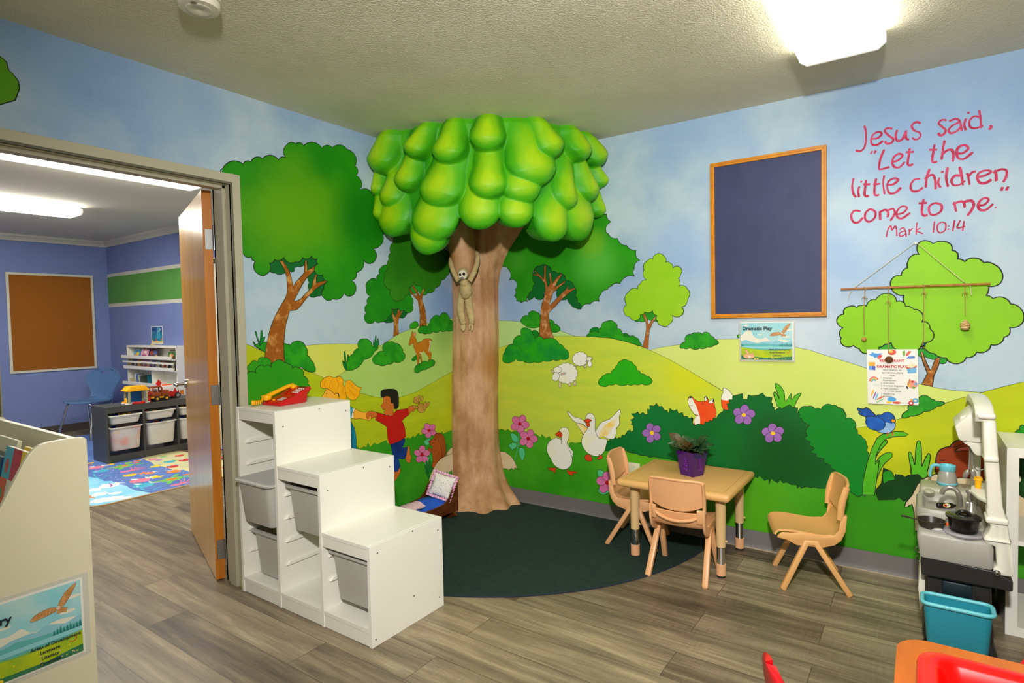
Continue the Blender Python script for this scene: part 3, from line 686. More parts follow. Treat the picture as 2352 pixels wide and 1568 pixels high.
# small stuff on the horizon
RD.f('285,965 292,940 350,915 362,882 415,882 450,925 460,1000', g_bush, 'c', .2); RD.f('525,950 555,955 572,990 605,1002 620,1040 530,1040', g_bush, 'c', .2)
RD.f('350,780 345,740 385,660 390,560 450,480 540,480 640,540 745,660 770,780 805,855 755,848 712,815 685,768 625,775 590,735 600,700 575,690 560,700 500,700 480,715 470,772 418,768 400,748', g_under, 'c', .14)
RD.f('445,1085 445,1020 452,950 458,850 470,800 484,760 495,690 490,640 470,610 440,578 386,565 386,556 430,560 412,540 398,532 410,528 440,555 482,602 484,560 484,490 502,488 500,550 502,600 515,672 535,640 532,600 528,545 540,545 550,600 552,640 580,602 610,570 636,553 636,570 610,605 592,635 578,672 625,640 666,616 666,630 620,665 580,700 562,715 552,750 540,790 528,828 560,800 600,758 640,715 670,690 690,658 690,690 720,682 748,674 748,686 715,708 680,735 645,765 610,802 580,835 552,862 526,886 524,920 528,970 545,1040 572,1118 500,1120', b_trunk2, lw=.004)
Rw.fill(scallop(RD.P('60,500 118,492 180,518 182,612 242,618 235,690 228,745 248,792 290,805 345,795 352,735 388,700 412,640 392,572 400,522 452,488 510,485 548,540 600,552 638,556 668,612 745,668 748,745 768,800 805,848 880,815 960,792 970,735 1030,692 1062,662 1135,640 1262,575 1258,512 1308,440 1275,350 1195,312 1115,250 1035,210 1015,188 1062,110 1022,40 985,40'),.2,closed=False,flip=1)+RD.P('940,-60 200,-60 60,300'), g_crown2, line=LN, lw=.005)
RD.f('872,1060 920,1015 960,1035 960,1070', g_medb, 'c', .2); RD.f('1160,1070 1215,1085 1215,1110 1170,1105', g_medb, 'c', .2)
Rw.fill(scallop(RD.P('848,1094 870,1068 955,1062 972,1015 1025,962 1085,970 1110,1022 1152,1065 1172,1098 1212,1095 1270,1100 1302,1142 1318,1175'),.22,closed=False,flip=1)+RD.P('1180,1135 1050,1105 900,1095'), g_bush, line=LN, lw=.004)
RD.f('1265,960 1300,930 1350,870 1450,880 1470,960 1420,950 1380,945 1345,962 1300,960', g_bush, 'c', .15)
RD.f('1325,1180 1342,1130 1352,1090 1362,1020 1358,975 1340,930 1325,895 1336,885 1352,900 1370,950 1382,990 1410,950 1442,915 1446,928 1415,980 1390,1035 1382,1100 1378,1198', b_trunk2, lw=.003)
RD.f('1365,608 1342,520 1370,445 1420,428 1438,392 1510,400 1525,458 1562,462 1588,506 1650,498 1655,560 1632,592 1648,625 1640,662 1715,685 1715,770 1708,800 1662,838 1670,905 1582,908 1560,985 1490,998 1458,960 1455,912 1415,870 1348,880 1308,905 1290,948 1215,920 1175,895 1192,820 1215,705 1290,686 1312,640', g_lime, 'c', .22)
RD.f('1650,1188 1660,1160 1698,1138 1705,1085 1745,1075 1790,1062 1840,1072 1880,1055 1912,1088 1950,1118 1982,1148 1945,1165 1885,1180 1820,1192 1735,1186 1680,1192', g_bush, 'c', .16)
RD.f('2137,1090 2160,1075 2200,1062 2230,1062 2230,1105 2160,1105', g_bush, 'c', .12)
# bush at the foot of the round tree
RD.f('365,1090 380,1050 420,1045 440,1085 420,1120', g_medb, 'c', .2)
RD.f('130,1300 132,1268 150,1225 170,1180 220,1160 235,1105 292,1085 292,1025 350,1025 385,1068 400,1112 445,1090 482,1118 520,1108 568,1112 612,1155 662,1198 698,1240 690,1280 630,1285 560,1290 480,1300 400,1310 300,1300 240,1285 200,1312 150,1316', g_bush2, 'c', .14)
RD.st('222,1162 262,1175 290,1205 300,1225', lw=.003); RD.st('440,1090 415,1110 400,1135', lw=.003)
RD.f('950,1492 975,1448 1000,1425 1060,1412 1092,1368 1112,1340 1150,1298 1205,1300 1252,1332 1282,1382 1315,1412 1360,1432 1412,1472 1395,1498 1320,1496 1260,1500 1200,1502 1100,1494 1040,1505 990,1520', mat('mural_triangle_bush',(44,180,10),.55,c2=(36,168,10),scale=6), 'c', .16)
# sheep
for x,y,h in ((620,1500,36),(705,1495,26),(748,1485,32)): RD.el(x,y+8,13,h*.7,c_cream)
RD.cl(678,1408,88,84,15,c_white,.28); RD.el(585,1437,30,40,c_white,rot=.25); RD.cl(600,1378,34,22,8,c_white,.3,rot=.3); RD.el(556,1392,17,9,c_cream,rot=.9); RD.el(650,1412,22,10,c_cream,rot=-.3); RD.el(648,1414,11,4,mat('mural_sheep_ear',(222,140,150),.6),rot=-.3,ln=False)
RD.st('560,1462 570,1468 580,1462', lw=.0015)
for x,y in ((762,1340),(830,1350),(840,1348)): RD.el(x,y,7,13,c_cream)
RD.cl(795,1285,64,56,13,c_white,.28); RD.el(876,1326,19,28,c_white,rot=-.1); RD.cl(873,1283,26,16,7,c_white,.3); RD.el(851,1304,10,6,c_cream); RD.el(894,1286,9,5,c_cream,rot=-.8)
# grass
Rw.fill([(1085,992)]+RE.P('105,810 125,800 160,820 180,803 215,832 250,820 300,830 330,860 360,845 430,845 480,880 485,850 525,885 560,868 572,905 650,935 715,920 722,940 755,922 790,932 850,922 950,960 1050,980 1500,1050')+[(1640,1075),(1700,1070),(1740,1080),(1840,1095),(1900,1105),(1960,1122),(2010,1130),(2100,1122),(2300,1150),(2500,1185),(2800,1240),(3200,1330),(3650,1420),(3650,2200),(2500,1600),(1085,1400)], g_grassR, line=LN, lw=.0028)
# rock + flowers
RE.f('60,990 118,1005 160,1010 212,1050 245,1100 272,1165 255,1150 235,1172 215,1155 190,1172 160,1158 60,1160', c_cream, 'p', lw=.003)
RE.st('148,1162 190,1160 200,1172 250,1155 262,1166 310,1166', lw=.002)
RE.st('280,840 278,920 270,980 258,1030 242,1085', c_tealL, .011); RE.st('365,910 310,930 275,960', c_tealL, .007)
for t in ('210,845 245,848 272,880 274,912 250,922 222,900','188,952 225,925 258,935 262,962 225,990 205,975','282,985 300,968 330,985 338,1030 315,1088 290,1050 280,1010'): RE.f(t, c_teal, 's', lw=.0035)
RE.flower(290,758,84,c_pink,c_red,-1.1); RE.flower(366,890,84,c_pink,c_red,-1.2)
for t in ('990,1175 1030,1175 1068,1215 1050,1235 1000,1235','995,1345 1040,1325 1098,1360 1060,1392 1012,1385'): RE.f(t, c_teal, 's', lw=.0035)
RE.flower(1078,1286,100,c_pink,c_red,.9)
# geese
RE.f('880,745 840,712 775,690 745,660 720,643 722,660 760,715 795,745 820,750 862,762 900,800', c_white, 's', lw=.0035)
RE.f('798,748 850,762 892,790 905,800 885,850 855,852 848,830 820,790', c_gold, 's', lw=.003)
RE.f('970,830 1000,775 1030,740 1100,712 1140,675 1185,630 1197,650 1185,700 1188,760 1160,800 1158,850 1130,895 1080,890 1040,870 1000,882 985,860', c_white, 's', lw=.0035)
RE.f('1005,880 1010,830 1060,765 1120,730 1165,700 1150,760 1120,800 1080,860 1040,868', c_gold, 's', ln=False)
RE.f('883,735 886,690 905,665 935,662 962,690 970,740 968,800 978,845 1005,885 1050,892 1082,905 1075,960 1050,1005 1015,1040 960,1046 900,1018 862,970 845,920 860,860 890,815 905,780', c_white, 's', lw=.0035)
RE.f('863,728 885,718 900,710 938,724 918,742 924,775 905,782 888,770 890,745', c_beak, 's', lw=.003); RE.st('866,738 890,745 925,742', lw=.002); RE.el(926,703,4,5,c_black,ln=False)
RE.f('875,1048 900,1032 925,1040 942,1068 935,1092 905,1090 882,1078', c_beak, 's', lw=.003); RE.f('985,1072 1002,1052 1006,1030 1018,1040 1036,1046 1030,1070 1000,1080', c_beak, 's', lw=.003)
RE.f('612,1135 606,1150 545,1155 560,1172 590,1180 605,1205 614,1175', c_beak, 's', lw=.003); RE.f('720,1155 735,1180 805,1190 790,1202 765,1205 768,1224 740,1215 718,1195', c_beak, 's', lw=.003)
RE.f('715,930 745,975 768,1005 765,1050 752,1065 735,1020', c_white, 's', lw=.003)
RE.f('640,835 655,800 690,787 722,800 735,840 730,890 714,930 735,985 752,1030 762,1075 755,1120 725,1155 680,1168 630,1150 595,1120 568,1070 545,1030 534,985 545,930 575,900 600,892 608,880 625,878 632,890 645,882 652,898 662,895 665,905 662,940 665,900 660,860 645,850', c_white, 's', lw=.0035)
RE.f('610,852 628,835 650,825 673,850 668,870 652,880 640,868 622,866', c_beak, 's', lw=.003); RE.st('614,858 640,860 670,850', lw=.002); RE.el(687,822,4,5,c_black,ln=False)
# medium bush behind, fox, dark bush, blades
Rw.fill(scallop(RF.P('975,320 985,288 1050,262 1112,280 1165,288 1185,255 1250,252 1300,270 1355,310 1360,362 1425,372 1440,440 1458,490 1500,518 1530,565 1532,620 1545,690'),.2,closed=False,flip=1)+RF.P('1560,800 1520,1000 1500,985 1460,1000 1440,985 1380,950 1310,835 900,800 950,400'), g_medb, line=LN, lw=.004)
RF.f('830,275 800,255 790,215 775,170 778,145 795,150 820,200 805,150 785,100 790,72 830,95 860,150 870,218 905,170 918,158 918,205 950,170 995,150 992,170 960,220 940,270 900,300', g_blade2, 's', lw=.004)
RE.f('1808,575 1806,540 1815,515 1838,514 1870,540 1905,555 1952,550 1952,520 1966,510 1985,535 1992,558 2010,545 2035,530 2040,560 2045,600 2058,650 2048,700 2010,740 1980,760 1950,775 1900,790 1860,775 1860,735 1878,690 1860,668 1830,630 1815,600', c_orange, 's', lw=.0035)
RE.f('1808,575 1808,540 1818,522 1838,522 1858,560 1880,600 1900,660 1912,700 1912,770 1900,790 1880,778 1860,735 1878,690 1900,682 1865,668 1838,635 1818,600', c_white, 's', ln=False)
RE.st('1820,590 1835,594 1850,590', lw=.002); RE.st('1840,640 1862,668 1900,684', lw=.002); RE.el(1827,516,15,10,c_black,ln=False); RE.el(1938,576,4,5,c_black,ln=False)
RE.f('1954,548 1956,525 1966,512 1972,548', c_white, 's', lw=.0025); RE.f('1992,562 2005,545 2032,532 2035,560 2010,572', c_white, 's', lw=.0025); RE.f('1966,510 1985,535 1975,535','' and None or c_black, 'p', ln=False); RE.f('2034,530 2040,560 2022,556', c_black, 'p', ln=False)
RF.f('348,255 345,190 352,160 360,150 362,110 390,118 420,145 442,175 438,215 420,260 400,292 375,300 358,275', c_orange, 's', lw=.0035)
RF.f('350,205 346,185 354,160 360,150 364,112 390,120 420,147 441,176 437,208 400,212', c_white, 's', ln=False)
Rw.fill(RE.P('1055,1000 1065,960 1080,905 1095,912 1105,890 1125,900 1150,880 1170,890 1185,878 1200,885 1210,855 1235,862 1262,820 1285,812 1292,832 1312,818 1310,770 1290,762 1305,740 1285,722 1325,702 1292,662 1330,665 1352,650 1372,672 1400,652 1418,672 1440,668 1438,622 1462,628 1458,590 1500,595 1520,572 1542,602 1570,598 1590,632 1618,635 1628,662 1640,618 1672,640 1705,628 1718,665 1755,655 1765,690 1795,688 1812,705 1852,708')+
  RF.P('100,345 110,395 130,415 165,402 205,412 212,385 238,390 250,372 272,382 280,355 305,358 318,330 340,312 362,300 360,285 405,292 398,258 390,240 412,232 405,205 435,205 438,175 480,165 520,155 522,178 520,200 558,202 565,165 600,175 640,172 682,150 705,180 762,190 752,225 768,238 765,262 785,272 778,292 830,268 838,280 868,265 905,245 925,268 972,272 965,312 988,330 975,352 1005,362 1012,385 1068,415 1030,460 1048,498 1022,525 1072,550 1062,575 1110,602 1072,635 1125,650 1122,675 1192,690 1182,718 1240,740 1235,762 1300,800 1312,840 1350,930 1138,930 1100,920 1080,928 1040,915 1000,930 985,912 965,932 962,902 915,900 880,880 850,888 825,860 808,888 780,870 752,850 735,900 732,855 700,868 660,828 640,845')+
  [(1700,1080)]+RE.P('1540,1060 1500,1050 1460,1058 1420,1040 1380,1042 1330,1020 1290,1015 1240,1000 1180,1005 1120,998'), g_darkb, line=LN, lw=.0045)
RE.flower(1480,838,88,c_purp,c_yel,-1.9,5,1.05); RF.flower(530,330,92,c_purp,c_yel,-2.7,5,.85); RF.flower(768,480,92,c_purp,c_yel,-2.9,5,.8)
# stalks and bird
RF.f('1600,985 1612,880 1640,800 1680,730 1735,682 1745,650 1720,635 1680,648 1640,675 1615,712 1610,690 1625,650 1665,600 1700,560 1700,538 1670,545 1640,580 1612,640 1602,700 1605,740', g_blade2, 's', lw=.004)
RF.f('1500,985 1502,900 1515,820 1545,700 1575,610 1620,520 1660,488 1720,480 1770,465 1830,468 1878,488 1850,506 1790,506 1740,512 1690,530 1650,575 1612,660 1606,735 1640,700 1600,985', g_blade2, 'p', lw=.004)
RF.f('1590,352 1560,352 1525,345 1478,325 1470,305 1495,308 1460,290 1462,272 1500,282 1530,270 1550,278 1580,305 1605,330', c_blue, 's', lw=.0045)
RF.f('1590,350 1625,330 1655,328 1680,312 1715,308 1748,325 1765,355 1768,385 1762,440 1722,478 1660,478 1620,462 1600,420', c_blue, 's', lw=.0045)
RF.f('1690,392 1735,400 1757,395 1765,432 1722,474 1662,476 1625,460 1670,440', c_bluel, 's', ln=False)
RF.f('1528,350 1560,340 1600,345 1640,352 1672,375 1688,410 1665,445 1620,458 1575,448 1540,425 1530,400 1522,385 1530,375', c_blue2, 's', lw=.004)
RF.f('1735,372 1748,362 1772,376 1758,392 1740,388', mat('mural_bird_beak',(236,150,20),.6), 's', lw=.003); RF.el(1708,352,4,5,c_black,ln=False)
for x in (1705,1745): RF.st('%d,470 %d,490 %d,500'%(x,x+5,x-4), c_beak, .006)
RI.f('345,855 352,800 375,700 378,645 362,632 345,655 318,710 302,745 300,640 294,540 278,518 260,530 248,600 242,700 238,735 225,680 205,625 188,618 184,640 192,700 205,760 220,832', g_blade2, 's', lw=.005)
RI.f('125,312 128,282 150,262 182,245 182,205 200,180 270,172 280,128 320,108 368,125 385,140 430,160 470,165 512,178 440,208 320,255 200,295', g_bush, 'c', .1)
RI.f('-90,1050 -110,960 -60,900 -40,760 0,780 55,868 62,818 130,828 150,845 180,828 270,820 300,850 318,875 260,980 200,1062 168,1045 140,1060 98,1022 60,1045 0,1045', g_deep, 'p', lw=.006)
RI.f('-40,900 -50,820 -30,790 20,785 50,830 55,868 0,880', g_bush, 's', lw=.004)
RI.f('1145,458 1150,435 1185,420 1185,390 1223,380 1400,380 1400,470', g_bush, 'c', .2)
RI.f('780,700 1140,600 1400,640 1400,1400 1120,1100 700,1050', mat('mural_deep_green',(2,64,4),.55), 'p', ln=False)
RI.f('145,1118 160,1070 215,1005 262,910 300,870 345,845 440,812 700,830 1000,860 1160,990 1223,1030 1300,1120 1500,1250 1500,1330 245,1330 232,1150 212,1085 192,1100 172,1112', c_cream, 'p', lw=.006)
RI.f('430,800 428,720 435,650 465,600 520,575 555,568 575,545 620,515 700,512 780,540 870,560 1050,600 1120,650 1142,720 1135,800 1060,880 690,850 600,855 500,850', c_rab, 's', lw=.006)
RI.f('600,608 640,580 700,570 790,560 860,580 780,620 700,605 640,612', mat('mural_rabbit_ear',(196,92,80),.6), 's', lw=.005); RI.st('555,572 600,572 680,545 760,530', lw=.004); RI.st('468,690 485,698 512,688', lw=.006)
RI.cl(1150,860,48,44,9,c_white,.2)
# tree at the right
RH.f('455,1030 470,1005 500,985 575,962 625,1030 560,1040', g_bush, 's', lw=.004); RH.f('810,1040 880,1025 1000,1090 1075,1105 1065,1150 1010,1150 975,1115 930,1110 880,1085 830,1090', g_under2, 'c', .15)
RH.f('850,1340 880,1285 902,1245 885,1200 865,1150 850,1100 842,1050 860,1048 875,1100 895,1150 930,1218 952,1170 975,1110 1000,1098 1018,1112 1005,1165 985,1215 960,1270 948,1362', b_trunk, lw=.005)
RH.f('828,175 812,90 862,50 955,78 1030,58 1115,85 1122,138 1172,160 1172,215 1238,238 1320,205 1412,248 1500,262 1578,350 1560,430 1452,460 1430,543 1493,573 1590,562 1652,620 1740,660 1772,745 1738,808 1640,828 1640,890 1592,915 1560,970 1475,985 1440,1040 1345,1052 1310,1090 1250,1098 1220,1140 1125,1150 1070,1103 965,1065 895,1035 800,900 690,600 692,540 612,520 570,450 590,385 670,362 690,310 725,296 728,235 770,180', g_lime2, 'c', .12, lw=.0065)
RH.f('355,640 385,590 440,580 472,545 540,527 600,545 622,598 680,600 705,640 782,668 840,690 865,735 850,782 905,790 925,845 960,900 935,950 895,962 842,1000 815,1030 680,1050 622,1028 575,965 520,980 465,1008 440,1060 350,1065 300,1040 290,1020 238,990 170,1002 120,960 128,925 110,880 145,830 95,800 92,745 150,712 152,670 200,642 265,650 310,632', g_lime2, 'c', .13, lw=.0065)
# the verse, brushed in pink
V_ = RG
def brush(t, lw=.0125): Rw.stroke(V_.P(t), c_txt, lw, True, False)
for t in ('370,300 385,350 385,450 370,520 330,552 285,545','440,430 500,425 545,385 520,360 470,380 440,430 450,485 500,490 560,450','655,330 600,325 575,355 620,400 660,430 650,465 605,480 575,455',
 '700,340 685,400 700,450 750,435 790,345','790,345 788,420 820,440','935,275 890,262 845,300 870,345 925,370 930,410 890,438 850,420','1195,245 1150,240 1115,275 1150,310 1185,345 1165,385 1130,395 1112,370',
 '1220,255 1290,230 1330,265 1345,350','1320,265 1250,300 1215,345 1240,375 1300,350 1335,310','1390,225 1370,290 1388,345','1520,140 1535,230 1540,325','1530,215 1470,205 1425,250 1430,310 1480,325 1560,300','1632,295 1640,318 1615,338',
 '570,535 530,640 515,735','515,735 560,730 625,710','640,660 700,650 755,600 720,580 670,610 650,670 680,715 730,710 775,660','825,525 815,600 805,680 830,695 860,680','785,565 870,560','1075,485 1060,570 1050,650 1075,665 1100,655','1020,540 1100,540','1175,445 1155,550 1145,640','1150,590 1200,545 1250,545 1262,600 1255,660','1285,570 1350,575 1410,530 1380,495 1320,510 1295,560 1310,620 1370,630 1460,560',
 '265,820 250,900 262,980 290,1015','322,905 310,960 320,1015','390,840 380,920 375,990 400,1005 415,995','360,885 430,885','490,825 475,910 475,985 500,995 520,985','460,885 530,880','570,795 560,880 575,985','595,890 660,885 710,840 670,825 620,850 600,900 620,970 680,970 740,915',
 '930,830 870,840 835,900 850,950 910,950 960,915','1025,730 995,820 985,920','970,830 1050,790 1080,840 1085,935','1125,815 1110,870 1135,920','1205,715 1190,820 1210,910','1325,710 1345,800 1358,895','1335,800 1280,800 1245,840 1260,890 1320,890 1380,850','1400,770 1415,830 1425,890','1412,810 1450,765 1490,755','1490,810 1570,800 1640,760 1590,745 1520,770 1500,820 1530,870 1590,870 1645,835','1680,740 1690,800 1690,855','1660,770 1740,735 1795,750 1790,810 1760,865',
 '335,1155 270,1150 240,1200 260,1260 310,1265 360,1215','430,1130 385,1170 380,1230 420,1260 475,1220 480,1160 430,1130','530,1165 528,1200 532,1240','515,1170 580,1140 610,1170 603,1215','600,1150 660,1130 675,1180 630,1250','700,1185 760,1170 800,1120 750,1105 700,1150 700,1210 750,1225 830,1170','965,1030 950,1110 950,1180 975,1200 1005,1190','915,1075 1000,1070','1075,1070 1020,1110 1030,1180 1080,1190 1140,1150 1140,1090 1075,1070','1270,1060 1280,1110 1290,1160','1255,1085 1320,1060 1365,1065 1375,1120','1365,1062 1440,1048 1465,1090 1440,1150 1400,1200','1500,1095 1570,1090 1615,1040 1580,1020 1530,1050 1510,1100 1530,1140 1590,1140 1660,1080'): brush(t)
for t in ('452,550 435,582','487,545 472,578','1757,910 1740,950','1812,905 1790,948','1412,160 1412,180','1152,750 1152,768','343,850 338,868','1680,1115 1690,1122'): brush(t, .0125)
for t in ('590,1412 600,1370 612,1330 635,1300 650,1345 680,1300 695,1350 695,1402','725,1340 760,1320 785,1360 790,1412','780,1350 735,1365 720,1395 745,1405 785,1380','820,1330 822,1360 820,1395','820,1360 855,1325','900,1265 890,1330 890,1390','935,1320 895,1350 960,1380','1075,1255 1068,1310 1060,1370','1150,1260 1105,1290 1105,1350 1135,1370 1180,1340 1185,1280 1150,1260','1275,1240 1265,1300 1255,1355','1335,1240 1300,1320 1380,1305','1370,1250 1362,1300 1355,1352','1215,1298 1216,1308','1213,1330 1213,1340'): brush(t, .0078)
wr = struct(Rw.obj('wall_right'))
for m_ in bpy.data.materials:
    if m_.name.startswith('mural_'): m_.node_tree.nodes['Principled BSDF'].inputs['Specular IOR Level'].default_value = .25
# ================================================================ the sculpted corner tree
tree = thing('sculpted_tree', 'sculpted tree with bulging lime green canopy filling the corner of the room', 'tree sculpture', (.12,-.12,0))
# canopy: a rounded quarter-drum of overlapping airbrushed leaf pads
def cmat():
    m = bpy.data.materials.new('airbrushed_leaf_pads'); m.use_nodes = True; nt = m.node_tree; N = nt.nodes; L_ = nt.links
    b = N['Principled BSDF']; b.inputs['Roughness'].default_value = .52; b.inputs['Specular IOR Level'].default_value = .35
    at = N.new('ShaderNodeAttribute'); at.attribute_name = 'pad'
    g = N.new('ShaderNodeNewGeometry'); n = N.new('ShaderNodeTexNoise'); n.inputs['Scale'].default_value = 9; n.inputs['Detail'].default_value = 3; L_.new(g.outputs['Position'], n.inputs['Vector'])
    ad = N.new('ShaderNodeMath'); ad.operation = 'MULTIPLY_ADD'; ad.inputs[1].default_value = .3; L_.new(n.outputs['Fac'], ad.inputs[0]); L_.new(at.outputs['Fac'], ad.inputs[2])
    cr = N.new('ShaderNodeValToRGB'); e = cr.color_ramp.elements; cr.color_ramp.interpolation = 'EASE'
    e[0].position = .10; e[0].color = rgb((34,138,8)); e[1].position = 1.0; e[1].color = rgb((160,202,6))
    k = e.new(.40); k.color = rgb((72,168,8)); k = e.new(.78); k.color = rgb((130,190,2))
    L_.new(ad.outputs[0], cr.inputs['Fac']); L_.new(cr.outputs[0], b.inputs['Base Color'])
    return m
AX, AY, NE = 1.045, .905, 2.9
def plan(t):   # t 0..1 from left wall to right wall; returns point and outward normal of the base drum
    a = t*PI/2; c, s = math.cos(a), math.sin(a)
    x = AX*s**(2/NE) if s > 0 else 0; y = -AY*c**(2/NE) if c > 0 else 0
    return x, y
NT, NZ = 400, 180
ts = []
# even arc-length stations
raw = [plan(i/2000) for i in range(2001)]; cum = [0]
for p,q in zip(raw, raw[1:]): cum.append(cum[-1]+math.hypot(q[0]-p[0], q[1]-p[1]))
TOT = cum[-1]
def at_s(s):
    import bisect
    i = min(1999, max(0, bisect.bisect_right(cum, s)-1)); f = (s-cum[i])/(cum[i+1]-cum[i]+1e-12)
    p, q = raw[i], raw[i+1]; return (p[0]+(q[0]-p[0])*f, p[1]+(q[1]-p[1])*f)
def drum_hit(px, py):
    """where the sight line meets the drum -> (arc length, z)"""
    d = ray(px, py); best = None
    R0 = .05
    prev = None
    for k in range(1200, 2600):
        P = CAM + d*(k*.0025)
        x, y = P.x, -P.y
        val = (max(x,0)/(AX+R0))**NE + (max(y,0)/(AY+R0))**NE - 1
        if x > 0 and y > 0 and val < 0: break
        if x <= 0 or y <= 0: break
    # nearest station
    bi = min(range(0,2001,4), key=lambda i: (raw[i][0]*1.08-P.x)**2+(raw[i][1]*1.1-P.y)**2)
    return cum[bi], P.z
cq = lambda x,y: (800+x/3.7935, 240+y/3.7935)
PADS = [ # top x,y  bottom x,y  half width  order
 (360,120,285,600,125,4),(690,150,590,468,105,4),(930,120,880,520,145,4),(1235,20,1215,412,150,4),(1620,60,1770,462,125,4),(1955,190,2010,492,85,4),(2085,240,2180,532,62,4),
 (560,400,500,752,112,3),(880,470,775,900,190,3),(1230,340,1235,822,165,3),(1550,260,1650,712,205,3),(2030,440,2112,840,78,3),(2150,470,2220,725,58,3),
 (390,540,345,902,105,2),(1490,520,1540,862,180,2),(1925,500,1888,912,110,2),(2180,660,2208,985,68,2),(800,740,700,1192,205,2),
 (225,430,232,800,75,1.5),(225,700,250,1010,70,1.2),(360,760,365,1147,150,1),(700,980,645,1302,180,.6),(1150,620,1148,1078,200,1),(1480,730,1465,1062,170,1),(1870,760,1742,1166,165,1),(1990,760,2108,1168,140,1)]
PP = []
for x0,y0,x1,y1,hw,o in PADS:
    a_ = drum_hit(*cq(x0,y0)); b_ = drum_hit(*cq(x1,y1))
    cxm, cym = (x0*.35+x1*.65), (y0*.35+y1*.65)
    l_ = drum_hit(*cq(cxm-hw,cym)); r_2 = drum_hit(*cq(cxm+hw,cym))
    w_ = max(.06, abs(r_2[0]-l_[0])/2)*1.03
    PP.append((a_, b_, w_, o))
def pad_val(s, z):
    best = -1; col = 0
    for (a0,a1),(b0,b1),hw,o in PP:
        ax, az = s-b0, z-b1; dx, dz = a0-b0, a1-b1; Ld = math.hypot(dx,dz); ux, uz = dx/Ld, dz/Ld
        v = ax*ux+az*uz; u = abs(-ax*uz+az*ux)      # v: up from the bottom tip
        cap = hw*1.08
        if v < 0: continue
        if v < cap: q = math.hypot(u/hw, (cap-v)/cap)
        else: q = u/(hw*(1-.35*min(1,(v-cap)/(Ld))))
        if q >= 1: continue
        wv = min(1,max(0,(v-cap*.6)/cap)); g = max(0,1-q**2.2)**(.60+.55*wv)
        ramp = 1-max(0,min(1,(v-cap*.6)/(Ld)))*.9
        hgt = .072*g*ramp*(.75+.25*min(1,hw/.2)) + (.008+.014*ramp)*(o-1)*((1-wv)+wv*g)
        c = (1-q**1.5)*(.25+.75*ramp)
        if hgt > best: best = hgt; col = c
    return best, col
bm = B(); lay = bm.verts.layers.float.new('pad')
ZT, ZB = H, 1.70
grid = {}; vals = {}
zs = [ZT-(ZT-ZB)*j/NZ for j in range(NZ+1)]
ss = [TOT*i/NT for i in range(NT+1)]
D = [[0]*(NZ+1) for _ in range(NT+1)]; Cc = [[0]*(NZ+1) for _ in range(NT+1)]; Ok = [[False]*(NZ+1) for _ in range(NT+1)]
for i,s in enumerate(ss):
    cov = False
    for j in range(NZ,-1,-1):
        h_, c = pad_val(s, zs[j])
        if h_ < 0:
            if cov or zs[j] > 1.98: h_, c = 0.0, 0.0; Ok[i][j] = True
        else: cov = True; Ok[i][j] = True
        D[i][j] = max(h_,0); Cc[i][j] = c
for it in range(3):
    D2 = [r[:] for r in D]; C2 = [r[:] for r in Cc]
    for i in range(1,NT):
        for j in range(1,NZ):
            if Ok[i][j] and Ok[i][j+1]:
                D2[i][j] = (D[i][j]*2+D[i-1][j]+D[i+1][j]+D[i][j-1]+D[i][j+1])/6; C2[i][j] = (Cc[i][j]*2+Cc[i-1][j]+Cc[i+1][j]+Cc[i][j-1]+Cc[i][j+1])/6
    D, Cc = D2, C2
for i,s in enumerate(ss):
    p = at_s(s); q0, q1 = at_s(max(0,s-.01)), at_s(min(TOT,s+.01))
    tx, ty = q1[0]-q0[0], q1[1]-q0[1]; l = math.hypot(tx,ty); nx, ny = ty/l, -tx/l
    for j in range(NZ+1):
        if Ok[i][j]:
            d_2 = D[i][j]
            topr = max(0, 1-(ZT-zs[j])/.03)*.012
            x, y = p[0]+nx*(d_2-topr), p[1]+ny*(d_2-topr); zv = zs[j]
            if j < NZ and not Ok[i][j+1]:      # trim the lowest point of the column exactly to the pad's rim
                za, zb_ = zs[j], zs[j+1]
                for _ in range(7):
                    zm = (za+zb_)/2
                    if pad_val(s, zm)[0] >= 0: za = zm
                    else: zb_ = zm
                zv = za; k9 = .55; x, y = p[0]+nx*d_2*k9, p[1]+ny*d_2*k9
            grid[i,j] = bm.verts.new((max(x,0.0), min(y,0.0), zv)); vals[i,j] = Cc[i][j]
fcs = []
for i in range(NT):
    for j in range(NZ):
        kk = [(i,j),(i,j+1),(i+1,j+1),(i+1,j)]
        v = [grid[k] for k in kk if k in grid]
        if len(v) >= 3: bm.faces.new(v)
# rolled-under lower edge
bm.verts.ensure_lookup_table(); 
vl = {v: vals[k] for k,v in grid.items()}
edges = [e for e in bm.edges if len(e.link_faces) == 1 and min(e.verts[0].co.z, e.verts[1].co.z) < H-.02 and e.verts[0].co.x > .004 and e.verts[0].co.y < -.004 and e.verts[1].co.x > .004 and e.verts[1].co.y < -.004]
inn = {}
for e in edges:
    for v in e.verts:
        if v not in inn:
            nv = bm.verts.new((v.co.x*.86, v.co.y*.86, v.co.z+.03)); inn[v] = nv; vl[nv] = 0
for e in edges:
    try: bm.faces.new((e.verts[0], e.verts[1], inn[e.verts[1]], inn[e.verts[0]]))
    except ValueError: pass
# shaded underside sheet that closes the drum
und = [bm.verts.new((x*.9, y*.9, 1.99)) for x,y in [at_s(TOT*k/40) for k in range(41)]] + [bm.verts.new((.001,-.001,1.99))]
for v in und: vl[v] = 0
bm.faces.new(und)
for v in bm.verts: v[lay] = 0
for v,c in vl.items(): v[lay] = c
canopy = obj('canopy', bm, cmat(), tree, smooth=70, world=True)
